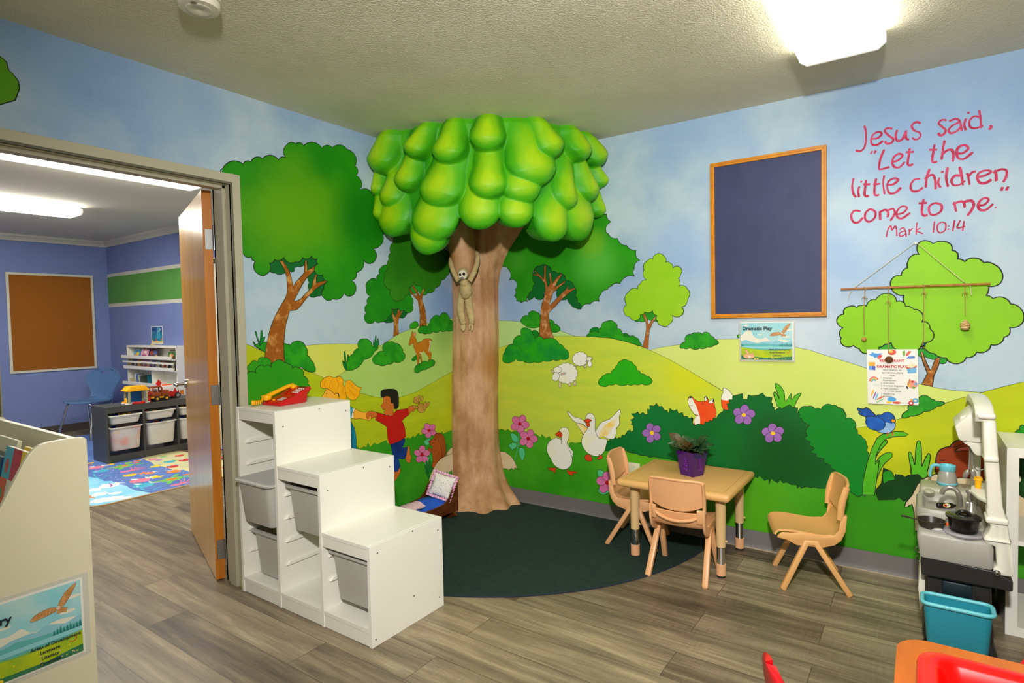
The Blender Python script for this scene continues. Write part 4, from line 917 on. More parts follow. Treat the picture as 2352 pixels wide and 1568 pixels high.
# trunk
m_bark = mat('sculpted_bark_paint', (204,158,114), .6, c2=(176,128,84), scale=7, detail=9, stretch=(1.3,1.3,.6), contrast=(.42,.60), bump=.9, bscale=38,
             blobs=[((.10,-.33,1.75),.14,(176,118,56),.7),((.25,-.08,1.0),.16,(172,114,48),.8),((.28,-.06,1.5),.12,(172,114,64),.6),((.2,-.3,.75),.16,(214,172,132),.5)])
levels = [ # z, left reach (y), right reach (x), bulge at front
 (0.0,.44,.42,.50),(.02,.43,.40,.475),(.06,.37,.36,.43),(.12,.30,.315,.37),(.18,.268,.275,.325),(.27,.262,.245,.30),(.4,.266,.228,.292),(.6,.262,.222,.288),(.85,.252,.228,.284),(.93,.247,.235,.282),(1.0,.24,.24,.278),(1.2,.23,.245,.272),(1.4,.22,.247,.268),(1.55,.225,.25,.262),(1.66,.225,.27,.262),(1.79,.23,.335,.28),(1.9,.23,.43,.31),(2.0,.23,.52,.34),(2.2,.24,.6,.38)]
bm = B(); NTh = 72; rings = []
def lerp_levels(z):
    for a,b in zip(levels, levels[1:]):
        if a[0] <= z <= b[0]:
            f = (z-a[0])/(b[0]-a[0]); return [a[k]+(b[k]-a[k])*f for k in (1,2,3)]
zz = [0,.01,.03,.05,.08,.11,.15,.2,.26,.33]+[.4+.05*k for k in range(37)]
for z in zz:
    yl, xr, fr_ = lerp_levels(z); ring = []
    for k in range(NTh+1):
        a = (k/NTh)*PI/2       # 0 -> left wall, 90 -> right wall
        w_ = math.sin(2*a)**.8 if 0 < k < NTh else 0
        r_ = (yl*math.cos(a)**2 + xr*math.sin(a)**2)*(1-w_) + fr_*w_
        root = max(0,1-z/.24)**1.6
        r_ += root*(.075*math.exp(-((a-.78)/.11)**2)+.055*math.exp(-((a-1.12)/.12)**2)+.06*math.exp(-((a-1.42)/.08)**2)+.05*math.exp(-((a-.35)/.14)**2) - .045)
        up = max(0, (z-1.55)/.5)
        r_ += up*(-.07*math.exp(-((a-.75)/.2)**2))
        x, y = r_*math.sin(a), -r_*math.cos(a)
        nz = noise.noise(Vector((x*9,y*9,z*3)))*.012 + noise.noise(Vector((a*7,2,z*1.4)))*.010 + noise.noise(Vector((x*30,y*30,z*22)))*.0025
        nz *= min(1, min(k, NTh-k)/6)
        ring.append(bm.verts.new((max(x+nz*math.sin(a),0.0), min(y-nz*math.cos(a),0.0), z)))
    rings.append(ring)
for A,Bq in zip(rings, rings[1:]):
    for k in range(NTh): bm.faces.new((A[k],A[k+1],Bq[k+1],Bq[k]))
def MP(px, py, off=0):    # point on an upright plane just in front of the trunk
    n = Vector((.55,-.835,0)); P0_ = Vector((.20,-.345,1.5)) + n*off
    d = ray(px, py); return CAM + d*((P0_-CAM).dot(n)/d.dot(n))
# the left limb, laid over the front of the trunk
tube(bm, [MP(1072,668,-.10), MP(1070,650,-.085), MP(1068,628,-.07), MP(1066,600,-.065), MP(1060,565,-.065), MP(1055,535,-.065), MP(1048,490,-.065)], [.02,.045,.070,.084,.094,.098,.10], 24, sm=5)
for v in bm.verts:
    if v.co.z > 1.45 and v.co.y < -.2: v.co.x += noise.noise(v.co*9)*.004
obj('trunk', bm, m_bark, tree, smooth=60, world=True)

# ---------------------------------------------------------------- plush gibbon hanging on the limb
m_pl = mat('cream_plush', (206,184,132), .95, c2=(190,164,110), scale=40, bump=.8, bscale=260)
m_plw = mat('white_plush', (238,230,206), .95, bump=.6, bscale=260)
m_face = mat('grey_plush_muzzle', (150,120,112), .9); m_dark = mat('dark_plush', (52,34,30), .8)
mk = thing('plush_monkey', 'cream plush gibbon hanging by its long arms from the left limb of the sculpted tree', 'plush monkey', (.19,-.39,1.28))
bm = B()
tube(bm, [MP(1068,648,.01), MP(1069,658,-.01), MP(1070,668,-.03), MP(1069,680,-.055)], [.026,.042,.044,.032], 18, sm=5)
tube(bm, [MP(1063,668,-.05), MP(1059,690,-.075), MP(1058,712,-.088), MP(1062,732,-.092), MP(1065,744,-.095)], [.027,.0265,.026,.024,.018], 14, sm=5)
tube(bm, [MP(1075,668,-.05), MP(1076,690,-.075), MP(1079,712,-.088), MP(1083,730,-.092), MP(1083,743,-.095)], [.027,.0265,.026,.024,.018], 14, sm=5)
for x0,xs in ((1065,(1061,1066,1063)),(1082,(1079,1083,1084))):
    for i,xx in enumerate(xs): tube(bm, [MP(x0,742,-.095), MP(xx-(1 if i==0 else -1),749,-.095), MP(xx,757+i*1.5,-.097)], [.0095,.008,.005], 8, sm=3)
tube(bm, [MP(1054,645,.0), MP(1044,628,-.01), MP(1037,610,-.03), MP(1036,594,-.07), MP(1043,584,-.12)], [.019,.018,.017,.016,.013], 12, sm=5)
tube(bm, [MP(1078,645,.0), MP(1089,625,-.005), MP(1096,602,-.02), MP(1097,586,-.05), MP(1091,575,-.10), MP(1084,572,-.13)], [.019,.018,.017,.016,.013,.011], 12, sm=5)
ell(bm, MP(1067,650,.01), .03)
obj('body', bm, m_pl, mk, smooth=80, world=True)
q = (MP(1063,629,.02)-CAM).normalized().to_track_quat('-Z','Y').to_matrix()
hd = obj('head', ell(ell(B(), MP(1064,628,.030), (.037,.041,.034), n=20, rot=q), MP(1075,627,.025), (.007,.009,.005), n=8, rot=q), m_pl, mk, smooth=80, world=True)
obj('face_ruff', ell(B(), MP(1062.5,631,.052), (.031,.034,.020), n=20, rot=q), m_plw, mk, smooth=80, world=True)
bm = B(); ell(bm, MP(1057,630.5,0.070), (.010,.011,.006), n=10, rot=q); ell(bm, MP(1065.5,629,0.072), (.010,.012,.006), n=10, rot=q); obj('eye_patch', bm, m_dark, mk, world=True)
bm = B(); ell(bm, MP(1061.5,638.5,0.071), (.013,.009,.008), n=12, rot=q); obj('muzzle', bm, m_face, mk, world=True)
bm = B(); ell(bm, MP(1057,631,0.077), .003, n=8); ell(bm, MP(1065,629.5,0.079), .003, n=8); obj('eye', bm, mat('glass_eye',(8,8,8),.1), mk, world=True)
for x0, y0 in ((1046,584),(1083,572)):
    bm = B()
    for k in range(4): tube(bm, [MP(x0-3+k*2,y0,-.125), MP(x0-5+k*3,y0-3,-.115), MP(x0-6+k*3.2,y0-1,-.10)], [.004,.0035,.0025], 6)
    obj('hand', bm, m_pl, mk, world=True)
# ================================================================ stepped storage frame with bins
TX0, TX1, TY0, TY1 = .028, .968, -1.885, -1.455
m_tro = mat('white_foil_board', (238,235,224), .34)
m_bin = mat('grey_bin_plastic', (186,184,176), .45)
m_screw = mat('cam_screw', (120,118,112), .35, .8)
tr = thing('stepped_storage_frame', 'white three step storage frame standing beside the open doorway', 'storage unit', ((TX0+TX1)/2,(TY0+TY1)/2,0))
th = .018
xs = [TX0, .334, .646, TX1-th]; hs = [.912, .912, .662, .413]
for i,(x,h_) in enumerate(zip(xs,hs)):
    obj('side_panel' if i in (0,3) else 'divider', box(B(), (x,TY0,0), (x+th,TY1,h_), .001, 1), m_tro, tr, smooth=0, world=True)
tops = [(xs[0],xs[1]+th,.912),(xs[1]+th,xs[2]+th,.662),(xs[2]+th,TX1,.413)]
for i,(a,b,h_) in enumerate(tops):
    a2 = a+(.018 if i==0 else 0); b2 = b-.018
    obj('top_board', box(B(), (a2,TY0+.001,h_-.014), (b2,TY1,h_+.0005), .0008, 1), m_tro, tr, smooth=0, world=True)
    obj('rail', box(B(), (a2,TY0+.003,h_-.060), (b2,TY0+.021,h_-.0145), .0008, 1), m_tro, tr, smooth=0, world=True)
    obj('back_rail', box(B(), (a2,TY1-.02,h_-.11), (b2,TY1-.004,h_-.0145)), m_tro, tr, smooth=0, world=True)
for a,b in ((xs[0]+th,xs[1]),(xs[1]+th,xs[2]),(xs[2]+th,xs[3])):
    obj('bottom_board', box(B(), (a,TY0+.001,.056), (b,TY1,.072)), m_tro, tr, smooth=0, world=True)
obj('plinth', box(B(), (xs[0]+th,TY0+.003,.002), (xs[3],TY0+.02,.056)), m_tro, tr, smooth=0, world=True)
# moulded runner grooves inside each bay
for bi,(a,b,top) in enumerate(((xs[0]+th,xs[1],.86),(xs[1]+th,xs[2],.61),(xs[2]+th,xs[3],.365))):
    z = .19
    while z < top:
        for sx,x in ((1,a),(-1,b)):
            bm = B(); pr = [(0,0),(.012,.004),(.012,.010),(.004,.016),(0,.020)]
            prism(bm, [(TY0+.03,z),(TY0+.05,z+.016),(TY1-.03,z+.016),(TY1-.03,z),(TY0+.05,z-.001)], lambda p,d,x=x,sx=sx: (x+sx*d, p[0], p[1]), .011, .002)
            obj('runner', bm, m_tro, tr, smooth=0, world=True)
        z += .108
for (y,z) in ((TY0+.04,.378),(TY0+.24,.405),(TY1-.03,.36),(TY1-.03,.05),(TY0+.02,.03),(TY0+.24,.12)):
    obj('screw', cyl(B(), (TX1-.0005,y,z), (TX1+.0008,y,z), .0035, n=10), m_screw, tr, smooth=0, world=True)
for x,zt in ((xs[2]+th,.662),(xs[1]+th,.912)):
    for (y,z) in ((TY0+.04,zt-.03-.045),(TY0+.24,zt-.018),(TY1-.03,zt-.05)):
        obj('screw', cyl(B(), (x-.0005,y,z), (x+.0008,y,z), .0035, n=10), m_screw, tr, smooth=0, world=True)
def tub(name, label, c, wx, wy, hh, m, rz=0, grp=None, taper=.84, fill=None):
    """open plastic storage tub with a turned-out rim; c = centre of the rim top"""
    t = thing(name, label, 'storage bin', (c[0],c[1],c[2]-hh), rz, grp)
    bm = B()
    def ring(w_, d_, z, r):
        P = []
        for sx,sy,a0 in ((1,1,0),(-1,1,1),(-1,-1,2),(1,-1,3)):
            for k in range(5):
                a = (a0+k/4)*PI/2; P.append(bm.verts.new((sx*(w_/2-r)+r*math.cos(a), sy*(d_/2-r)+r*math.sin(a), z)))
        return P
    R_ = [ring(wx*taper*.96,wy*taper*.96,.0,.03), ring(wx*taper,wy*taper,.012,.035), ring(wx*.93,wy*.93,hh-.012,.035), ring(wx,wy,hh-.010,.03), ring(wx,wy,hh-.002,.03), ring(wx*.985,wy*.985,hh,.03), ring(wx*.90,wy*.90,hh,.03), ring(wx*.89,wy*.89,hh-.015,.03), ring(wx*taper*.95,wy*taper*.95,.016,.03), ring(wx*taper*.9,wy*taper*.9,.005,.03)]
    for A,Bq in zip(R_, R_[1:]):
        for k in range(20): bm.faces.new((A[k],A[(k+1)%20],Bq[(k+1)%20],Bq[k]))
    bm.faces.new(R_[0][::-1]); bm.faces.new(R_[-1])
    obj('tub_body', bm, m, t, smooth=40)
    if fill:
        for k,(cc,n_) in enumerate(fill):
            bm = B()
            for q in range(n_): box(bm, (0,0,0), (random.uniform(.02,.05),random.uniform(.02,.05),random.uniform(.015,.035)), .003, 1, mx=Matrix.Translation((random.uniform(-wx*.34,wx*.26),random.uniform(-wy*.34,wy*.26),random.uniform(hh*.15,hh*.86)))@Matrix.Rotation(random.uniform(0,3),4,'Z')@Matrix.Rotation(random.uniform(-.6,.6),4,'X'))
            o = obj('contents', bm, mat('toy_block_%d'%k, cc, .4), t, smooth=0); o['kind'] = 'stuff'
    return t
b1 = tub('storage_bin', 'upper grey bin pulled forward in the tall column of the white frame', (.19,-1.725,.572), .292, .40, .21, m_bin)
tub('storage_bin', 'lower grey bin in the tall column of the white frame', (.19,-1.66,.304), .288, .385, .225, m_bin)
tub('storage_bin', 'grey bin hanging high in the middle column of the white frame', (.499,-1.665,.572), .290, .39, .215, m_bin)
tub('storage_bin', 'grey bin in the lowest column of the white frame', (.807,-1.665,.335), .288, .40, .22, m_bin)

# ---------------------------------------------------------------- toy telephone
m_red = mat('glossy_red_plastic', (196,8,12), .22); m_yel = mat('yellow_plastic', (248,178,8), .3)
ph = thing('toy_telephone', 'red toy desk telephone with yellow handset on top of the white frame', 'toy telephone', (.150,-1.69,.9132), math.radians(96)); ph.scale = (.9,.9,.74)
bm = B()  # local: x along the desk-phone's depth (front at -x), y across
prism(bm, [(-.10,0),(.078,0),(.088,.06),(.118,.088),(.105,.105),(.02,.066),(.012,.056),(-.085,.028),(-.10,.02)], lambda p,d: (p[0], d-.075, p[1]), .15, .004)
obj('phone_body', bm, m_red, ph, smooth=30)
def slope(x): return .066+(x-.02)*(.039/.085)
bm = B()
for r_ in range(3):
    for c_ in range(4):
        x = .03+c_*.0145; y = -.058+r_*.017; cyl(bm, (x,y,slope(x)-.001), (x-.0015,y,slope(x)+.004), .0058, .0048, 10)
obj('keypad', bm, mat('phone_key_grey',(214,206,200),.4), ph)
bm = B(); box(bm, (-.006,-.0545,-.001), (.006,.0,.0012), .0005, mx=Matrix.Translation((.094,0,slope(.094)))@Matrix.Rotation(-.43,4,'Y')); obj('display', bm, mat('phone_display',(62,52,10),.25), ph)
bm = B()
for k in range(5): box(bm, (-.07+k*.008,-.05,.033+k*.0023), (-.067+k*.008,-.012,.036+k*.0023))
obj('speaker_grille', bm, mat('phone_key_grey',(214,206,200),.4), ph)
bm = B(); cyl(bm, (-.07,.012,.03), (-.071,.012,.038), .008); obj('button', bm, m_yel, ph)
hs_ = B()
tube(hs_, [(-.088,.048,.056),(-.05,.048,.070),(.0,.048,.087),(.05,.048,.104),(.088,.048,.108)], [.015,.014,.013,.013,.016], 12, sm=5, flat=(1,1.25))
box(hs_, (-.112,.024,.030), (-.070,.072,.068), .012, 3); box(hs_, (.070,.024,.082), (.108,.072,.112), .010, 3)
obj('handset', hs_, m_yel, ph, smooth=50)
bm = B(); P = []
for k in range(150):
    t = k/149; a = t*2*PI*11; c0 = Vector((-.118-.03*math.sin(t*PI)-.012*t, .05+.055*t, .0235-.003*t)); P.append(c0+Vector((.0115*math.cos(a)*.6,.0*t,0))+Vector((0,0,.0135*math.sin(a)))+Vector((0,.0115*math.cos(a)*.55,0)))
tube(bm, [(-.105,.048,.04),(-.118,.046,.045)]+P, .0035, 6); obj('coiled_cord', bm, m_yel, ph, smooth=60)

# ================================================================ cradle for dolls by the tree
bed = thing('doll_cradle', 'small brown wooden doll cradle on the floor left of the tree trunk', 'doll cradle', (.02,-.60,0), 0)
m_wal = mat('walnut_wood', (104,52,18), .35, c2=(80,36,10), scale=2, stretch=(3,14,14), detail=5)
Bx0, Bx1, By0, By1 = -.0, .0, 0, 0
# cradle lies along the wall: long axis from the head by the tree (north) toward the frame (south)
hdp = Vector((.245,-.50,0)); ftp = Vector((.215,-.98,0)); wd = .23
def BD(u, v, z):   # u 0 head .. 1 foot, v -.5 wall side .. .5 room side
    ax = (ftp-hdp); n = Vector((-ax.y, ax.x, 0)).normalized(); 
    if n.x < 0: n = -n
    return hdp+ax*u+n*(v*wd)-n*(wd/2-.0)+Vector((0,0,z))
bm = B()
sideP = [(0,.05),(0,.215),(.04,.222),(.10,.205),(.17,.155),(.26,.125),(.5,.115),(.75,.12),(.88,.15),(1,.17),(1,.05)]
for v,nm in ((.5,'side_board'),(-.5,'side_board')):
    bm = B(); prism(bm, sideP, lambda p,d,v=v: BD(p[0], v, p[1])+ (BD(0,.5,0)-BD(0,-.5,0)).normalized()*(d-.006), .012, .002); obj(nm, bm, m_wal, bed, smooth=0, world=True)
for u in (0,1):
    bm = B(); pr = [(-.5,.05),(-.5,.17),(-.3,.225 if u==0 else .19),(0,.255 if u==0 else .21),(.3,.225 if u==0 else .19),(.5,.17),(.5,.05)]
    prism(bm, pr, lambda p,d,u=u: BD(u, p[0], p[1])+(BD(1,0,0)-BD(0,0,0)).normalized()*(d-.006), .012, .002); obj('headboard' if u==0 else 'footboard', bm, m_wal, bed, smooth=0, world=True)
bm = B(); prism(bm, [(0,-.5),(0,.5),(1,.5),(1,-.5)], lambda p,d: BD(p[0],p[1],.055+d), .01); obj('base_board', bm, m_wal, bed, smooth=0, world=True)
for u in (.08,.92):
    bm = B(); pr = [(-.62,.03)]+[(-.62+1.24*k/12, .0+.03*abs(-1+2*k/12)**2) for k in range(13)]+[(.62,.03),(.5,.05),(-.5,.05)]
    prism(bm, pr[1:], lambda p,d,u=u: BD(u,p[0],p[1])+(BD(1,0,0)-BD(0,0,0)).normalized()*(d-.008), .016); obj('rocker', bm, m_wal, bed, smooth=0, world=True)
def cloth_patch(u0,u1,v0,v1,zf,nu=24,nv=18,th=.01):
    bm = B(); G = [[bm.verts.new(BD(u0+(u1-u0)*i/nu, v0+(v1-v0)*j/nv, zf(i/nu,j/nv))) for j in range(nv+1)] for i in range(nu+1)]
    for i in range(nu):
        for j in range(nv): bm.faces.new((G[i][j],G[i+1][j],G[i+1][j+1],G[i][j+1]))
    thicken(bm, th)
    return bm
q_ = obj('doll_blanket', cloth_patch(.16,.97,-.46,.46, lambda a,b: .118+.025*math.sin(PI*b)+.006*noise.noise(Vector((a*5,b*5,0)))+.004*noise.noise(Vector((a*16,b*3,4)))), mat('blue_felt_cloth',(36,100,226),.9,c2=(28,88,206),scale=30,bump=.5,bscale=200), smooth=60)
tag(q_, 'bright blue blanket lying in the brown doll cradle', 'blanket')
q_ = obj('pink_cloth', cloth_patch(.60,.86,-.05,.5, lambda a,b: .155+.018*math.sin(PI*b)+.006*noise.noise(Vector((a*5,b*7,9))), 10, 10, .008), mat('pink_cotton',(232,184,196),.9,c2=(240,206,214),scale=60), smooth=60)
tag(q_, 'pale pink cloth folded over the foot end of the blue blanket', 'cloth')
pw = thing('doll_pillow', 'small white flowered pillow with pink frill propped at the head of the doll cradle', 'pillow', (.16,-.53,.15))
pc = on(1016,1115,1,-.575); U_ = Vector((.72,.30,-.22)).normalized(); V_p = Vector((-.06,.36,.93)); V_p = (V_p-U_*V_p.dot(U_)).normalized(); N_p = U_.cross(V_p)
if N_p.dot(CAM-pc) < 0: N_p = -N_p
bm = B(); n_ = 18; hwp, hhp = .072, .072
for side in (1,-1):
    G = [[bm.verts.new(pc+U_*(hwp*(2*i/n_-1)*(1-.06*math.sin(PI*j/n_)))+V_p*(hhp*(2*j/n_-1)*(1-.06*math.sin(PI*i/n_)))+N_p*side*(.026*(math.sin(PI*i/n_)*math.sin(PI*j/n_))**.5+.003*noise.noise(Vector((i*.5,j*.5,side))))) for j in range(n_+1)] for i in range(n_+1)]
    for i in range(n_):
        for j in range(n_): bm.faces.new((G[i][j],G[i+1][j],G[i+1][j+1],G[i][j+1]))
bmesh.ops.remove_doubles(bm, verts=bm.verts, dist=.0004)
mp_ = mat('white_flowered_cotton', (238,232,224), .9)
nt = mp_.node_tree; vo = nt.nodes.new('ShaderNodeTexVoronoi'); vo.inputs['Scale'].default_value = 62; gg = nt.nodes.new('ShaderNodeNewGeometry'); nt.links.new(gg.outputs['Position'], vo.inputs['Vector'])
mr = nt.nodes.new('ShaderNodeMapRange'); mr.inputs['From Min'].default_value = .14; mr.inputs['From Max'].default_value = .22; nt.links.new(vo.outputs['Distance'], mr.inputs['Value'])
mx = nt.nodes.new('ShaderNodeMix'); mx.data_type = 'RGBA'; mx.inputs['A'].default_value = rgb((170,140,160)); mx.inputs['B'].default_value = rgb((240,234,226)); nt.links.new(mr.outputs[0], mx.inputs['Factor']); nt.links.new(mx.outputs['Result'], nt.nodes['Principled BSDF'].inputs['Base Color'])
obj('cushion', bm, mp_, pw, smooth=80, world=True)
bm = B(); per = []
for k in range(160):
    t = k/160*4; s_ = int(t); f = t-s_
    c = [(-1+2*f,-1),(1,-1+2*f),(1-2*f,1),(-1,1-2*f)][s_]; per.append(c)
rin, rout = [], []
for k,c in enumerate(per):
    rf = N_p*(.007*math.sin(k*1.35)); rin.append(bm.verts.new(pc+U_*(hwp*c[0]*.98)+V_p*(hhp*c[1]*.98))); rout.append(bm.verts.new(pc+U_*(hwp*c[0]*1.2)+V_p*(hhp*c[1]*1.2)+rf+U_*.003*math.sin(k*2.1)))
for k in range(160): bm.faces.new((rin[k],rin[(k+1)%160],rout[(k+1)%160],rout[k]))
thicken(bm, .001)
mg = mat('pink_gingham', (228,140,190), .9, c2=(246,214,230), scale=180, contrast=(.45,.55))
obj('frill', bm, mg, pw, smooth=80, world=True)

# ================================================================ round green rug
bm = B(); P = []
RC, RR = Vector((.29,-.03,0)), 1.494
n_ = 160; top, bot = [], []
pr = []
for k in range(n_+1):
    a = -PI*.62+k/n_*(PI*.62+.02)
    x, y = RC.x+RR*math.cos(a), RC.y+RR*math.sin(a)
    pr.append((x,y))
pr = [(max(.018,x), min(-.024,y)) for x,y in pr]
pr = [pr[0]]+[b for a,b in zip(pr,pr[1:]) if math.hypot(a[0]-b[0],a[1]-b[1]) > 1e-4]
pr.append((.018,-.024))
prism(bm, pr, lambda p,d: (p[0],p[1],.0005+d), .006)
rg = obj('floor_rug', bm, [mat('dark_green_pile', (20,52,42), .95, c2=(14,42,36), scale=26, bump=1, bscale=420)], smooth=0)
tag(rg, 'dark green round rug spread over the floor around the sculpted tree', 'rug')
bm = B(); tube(bm, [(x,y,.0045) for x,y in pr[:-2] if x > .03 and y < -.03], .0042, 6); e_ = obj('bound_edge', bm, mat('rug_binding',(26,40,52),.9), rg)

# ================================================================ children's table
m_tab = mat('sand_plastic', (222,172,104), .42, bump=.25, bscale=300)
m_tab2 = mat('sand_plastic_leg', (216,182,128), .35)
m_foot = mat('peach_plastic', (228,170,124), .4)
tb = thing('activity_table', 'square sand coloured plastic play table with adjustable legs near the mural', 'table', (1.715,-.285,0))
x0,x1,y0,y1,T = 1.42,2.012,-.560,-.016,.44
bm = B(); box(bm, (x0,y0,T-.040), (x1,y1,T), .018, 4)
obj('tabletop', bm, m_tab, tb, smooth=50, world=True)
bm = B()
for a,b in (((x0+.035,y0+.035),(x1-.035,y0+.035)),((x1-.035,y0+.035),(x1-.035,y1-.035)),((x1-.035,y1-.035),(x0+.035,y1-.035)),((x0+.035,y1-.035),(x0+.035,y0+.035))):
    obox(bm, (*a,T+.0002), (*b,T+.0002), .0022, .0010)
obj('edge_groove', bm, mat('groove_shadow_plastic',(188,132,66),.5), tb, smooth=0, world=True)
for lx,ly in ((1.488,-.468),(1.950,-.478),(1.940,-.072),(1.490,-.072)):
    bm = B(); cyl(bm, (lx,ly,.155), (lx,ly,T-.035), .0235, .0255, 24); lg = obj('leg', bm, m_tab2, tb, world=True)
    for nm, z0, z1, r_, mm in (('leg_sleeve',.065,.157,.0205,m_chrome),('leg_foot',.012,.068,.0245,m_foot)):
        bm = B(); cyl(bm, (lx,ly,z0), (lx,ly,z1), r_, n=24); o = obj(nm, bm, mm, lg, world=False)
        o.data.transform(Matrix.Translation(-Vector(tb.location)))
    bm = B(); cyl(bm, (lx,ly,0), (lx,ly,.013), .020, n=24); o = obj('rubber_pad', bm, mat('dark_rubber',(40,36,34),.7), lg); o.data.transform(Matrix.Translation(-Vector(tb.location)))
    bm = B(); cyl(bm, (lx+.022,ly,.185), (lx+.032,ly,.185), .005, n=8); o = obj('lock_button', bm, m_tab2, lg); o.data.transform(Matrix.Translation(-Vector(tb.location)))
for lx in (1.50,1.93):
    bm = B(); tube(bm, [(lx,-.44,.25),(lx-.012,-.40,T-.04)], .003, 6); obj('brace_rod', bm, m_tab2, tb, world=True)

# ================================================================ children's moulded chairs
def chair_meshes():
    """local: +y is the front, origin on the floor under the seat"""
    W_ = .132
    # shell: seat pan flowing up into the back
    prof = [(.150,.242),(.142,.256),(.120,.262),(.07,.262),(.02,.256),(-.04,.250),(-.085,.254),(-.115,.272),(-.135,.305),(-.148,.345)]
    bm = B(); rows = []; n = 14
    P = [(v.x,v.y) for v in smoothpts([(a,b,0) for a,b in prof], 3)]
    for (y,z) in P:
        f = max(0,min(1,(z-.27)/.08)) if y < -.05 else 0
        w_ = W_*(1-.10*f) if y < -.05 else W_
        row = []
        for k in range(n+1):
            u = 2*k/n-1; dish = .010*(abs(u)**3) + .004*abs(u)
            row.append(bm.verts.new((u*w_, y + (.012*(1-u*u) if y < -.1 else 0)*-1, z + (dish if y > -.09 else dish*.4))))
        rows.append(row)
    for A,Bq in zip(rows, rows[1:]):
        for k in range(n): bm.faces.new((A[k],A[k+1],Bq[k+1],Bq[k]))
    thicken(bm, .010)
    # front lip and side skirts
    for s in (1,-1):
        prism(bm, [(.142,.256),(.125,.272),(.02,.275),(-.06,.268),(-.098,.276),(-.118,.300),(-.128,.37),(-.152,.37),(-.147,.300),(-.128,.254),(-.10,.230),(-.05,.214),(.06,.216),(.105,.238),(.146,.246)], lambda p,d,s=s: (s*(W_-.006+d), p[0], p[1]), .012, .003)
    seat = bm
    # back: curved panel with turned edge, slot below it
    bm = B(); rows = []
    for i in range(13):
        t = i/12; z = .352+t*.158; y = -.150-.026*t; w_ = W_*(.98+.02*math.sin(PI*t)); row = []
        sag = .030*(1-t)**3
        for k in range(17):
            u = 2*k/16-1
            zz_ = z + (sag*(abs(u)**2.2) - sag*.0 if t < .5 else 0) - (.004*(u*u) if t > .8 else 0)
            row.append(bm.verts.new((u*w_, y + .020*(u*u) , zz_)))
        rows.append(row)
    for A,Bq in zip(rows, rows[1:]):
        for k in range(16): bm.faces.new((A[k],A[k+1],Bq[k+1],Bq[k]))
    thicken(bm, .008)
    for s in (1,-1):   # side flanges of the back
        tube(bm, [(s*W_*.995,-.124,.35),(s*W_*1.0,-.132,.43),(s*W_*.99,-.152,.503)], [.0095,.0105,.009], 8, sm=4, flat=(.9,1.5))
        obox(bm, (s*W_*.86,-.140,.30), (s*W_*.88,-.150,.37), .030, .012, .004)
    tube(bm, [(-W_*.99,-.152,.503),(-W_*.8,-.161,.510),(0,-.176,.512),(W_*.8,-.161,.510),(W_*.99,-.152,.503)], .0075, 8, sm=4)
    tube(bm, [(-W_*.9,-.140,.345),(-W_*.6,-.152,.318),(0,-.162,.306),(W_*.6,-.152,.318),(W_*.9,-.140,.345)], .0085, 8, sm=4)
    back = bm
    legs = []
    for s in (1,-1):
        for yf,yt in ((.125,.018),(-.165,-.022)):
            bm = B()
            t_ = Vector((s*.128, yt, .232)); f_ = Vector((s*.142, yf, .0))
            d = (f_-t_); 
            obox(bm, t_-d*.04, f_, .026, .030, .008, up=(s,0,.0))
            for v in bm.verts:
                if v.co.z < .004: v.co.z = 0.0
            legs.append(bm)
    return seat, back, legs, [box(B(), (s*.128-.014,-.040,.215), (s*.128+.014,.036,.247), .012, 3) for s in (1,-1)]
def make_chair(name, label, cat, m, loc, rz, grp=None):
    t = thing(name, label, cat, loc, rz, grp)
    s, b, lg, br = chair_meshes()
    obj('seat', s, m, t, smooth=45); obj('backrest', b, m, t, smooth=50)
    for l in lg: obj('leg', l, m, t, smooth=40)
    for b_ in br: obj('leg_bracket', b_, m, t, smooth=40)
    return t
m_ch = mat('sand_chair_plastic', (226,170,104), .4)
m_ch2 = mat('peach_chair_plastic', (228,170,118), .4)
ch = make_chair('child_chair', 'sand plastic child chair standing alone right of the play table', 'chair', m_ch, (2.305,-.285,0), math.radians(107.7))
make_chair('child_chair', 'peach plastic child chair seen from behind at the front of the play table', 'chair', m_ch2, (1.772,-.495,0), math.radians(3))
make_chair('child_chair', 'peach plastic child chair tucked under the left end of the play table', 'chair', m_ch2, (1.425,-.232,0), math.radians(-83))

# ---------------------------------------------------------------- potted plant
pt = thing('potted_plant', 'leafy artificial plant in a translucent purple pot on the play table', 'potted plant', (1.74,-.27,T))
bm = B(); bt, tp, hh = .042, .058, .135
def sq(h_, z): return [bm.verts.new((sx*h_, sy*h_, z)) for sx,sy in ((-1,-1),(1,-1),(1,1),(-1,1))]
R_ = [sq(bt,0), sq(tp,hh), sq(tp-.003,hh), sq(bt-.003,.004)]
for A,Bq in zip(R_,R_[1:]):
    for k in range(4): bm.faces.new((A[k],A[(k+1)%4],Bq[(k+1)%4],Bq[k]))
bm.faces.new(R_[0][::-1]); bm.faces.new(R_[-1])
bmesh.ops.rotate(bm, verts=bm.verts, matrix=Matrix.Rotation(math.radians(-22),3,'Z'))
obj('pot', bm, mat('purple_acrylic', (96,22,150), .12, trans=.55, coat=.3), pt, smooth=0)
bm = B(); box(bm, (-.041,-.041,.006), (.041,.041,.075), .004, mx=Matrix.Rotation(math.radians(-22),4,'Z')); obj('pot_filling', bm, mat('purple_gravel',(74,26,96),.7,c2=(120,60,140),scale=90), pt, smooth=0)
rot = Matrix.Rotation(math.radians(-22),4,'Z')
bm = B()
for face in (0,1):
    ot = .0535; base_m = rot @ (frame4((.012,-ot,.03),(0,0,1),(-1,0,.0),(0,-1,0)) if face == 0 else frame4((ot,.010,.03),(0,0,1),(0,-1,0),(1,0,0)))
    t_ = text_bm('Love', .042 if face == 0 else .036, None, base_m, 'LEFT', -.006, .35); merge(bm, t_)
obj('pot_lettering', bm, mat('metallic_purple_script',(150,50,210),.3,.3), pt, smooth=0)
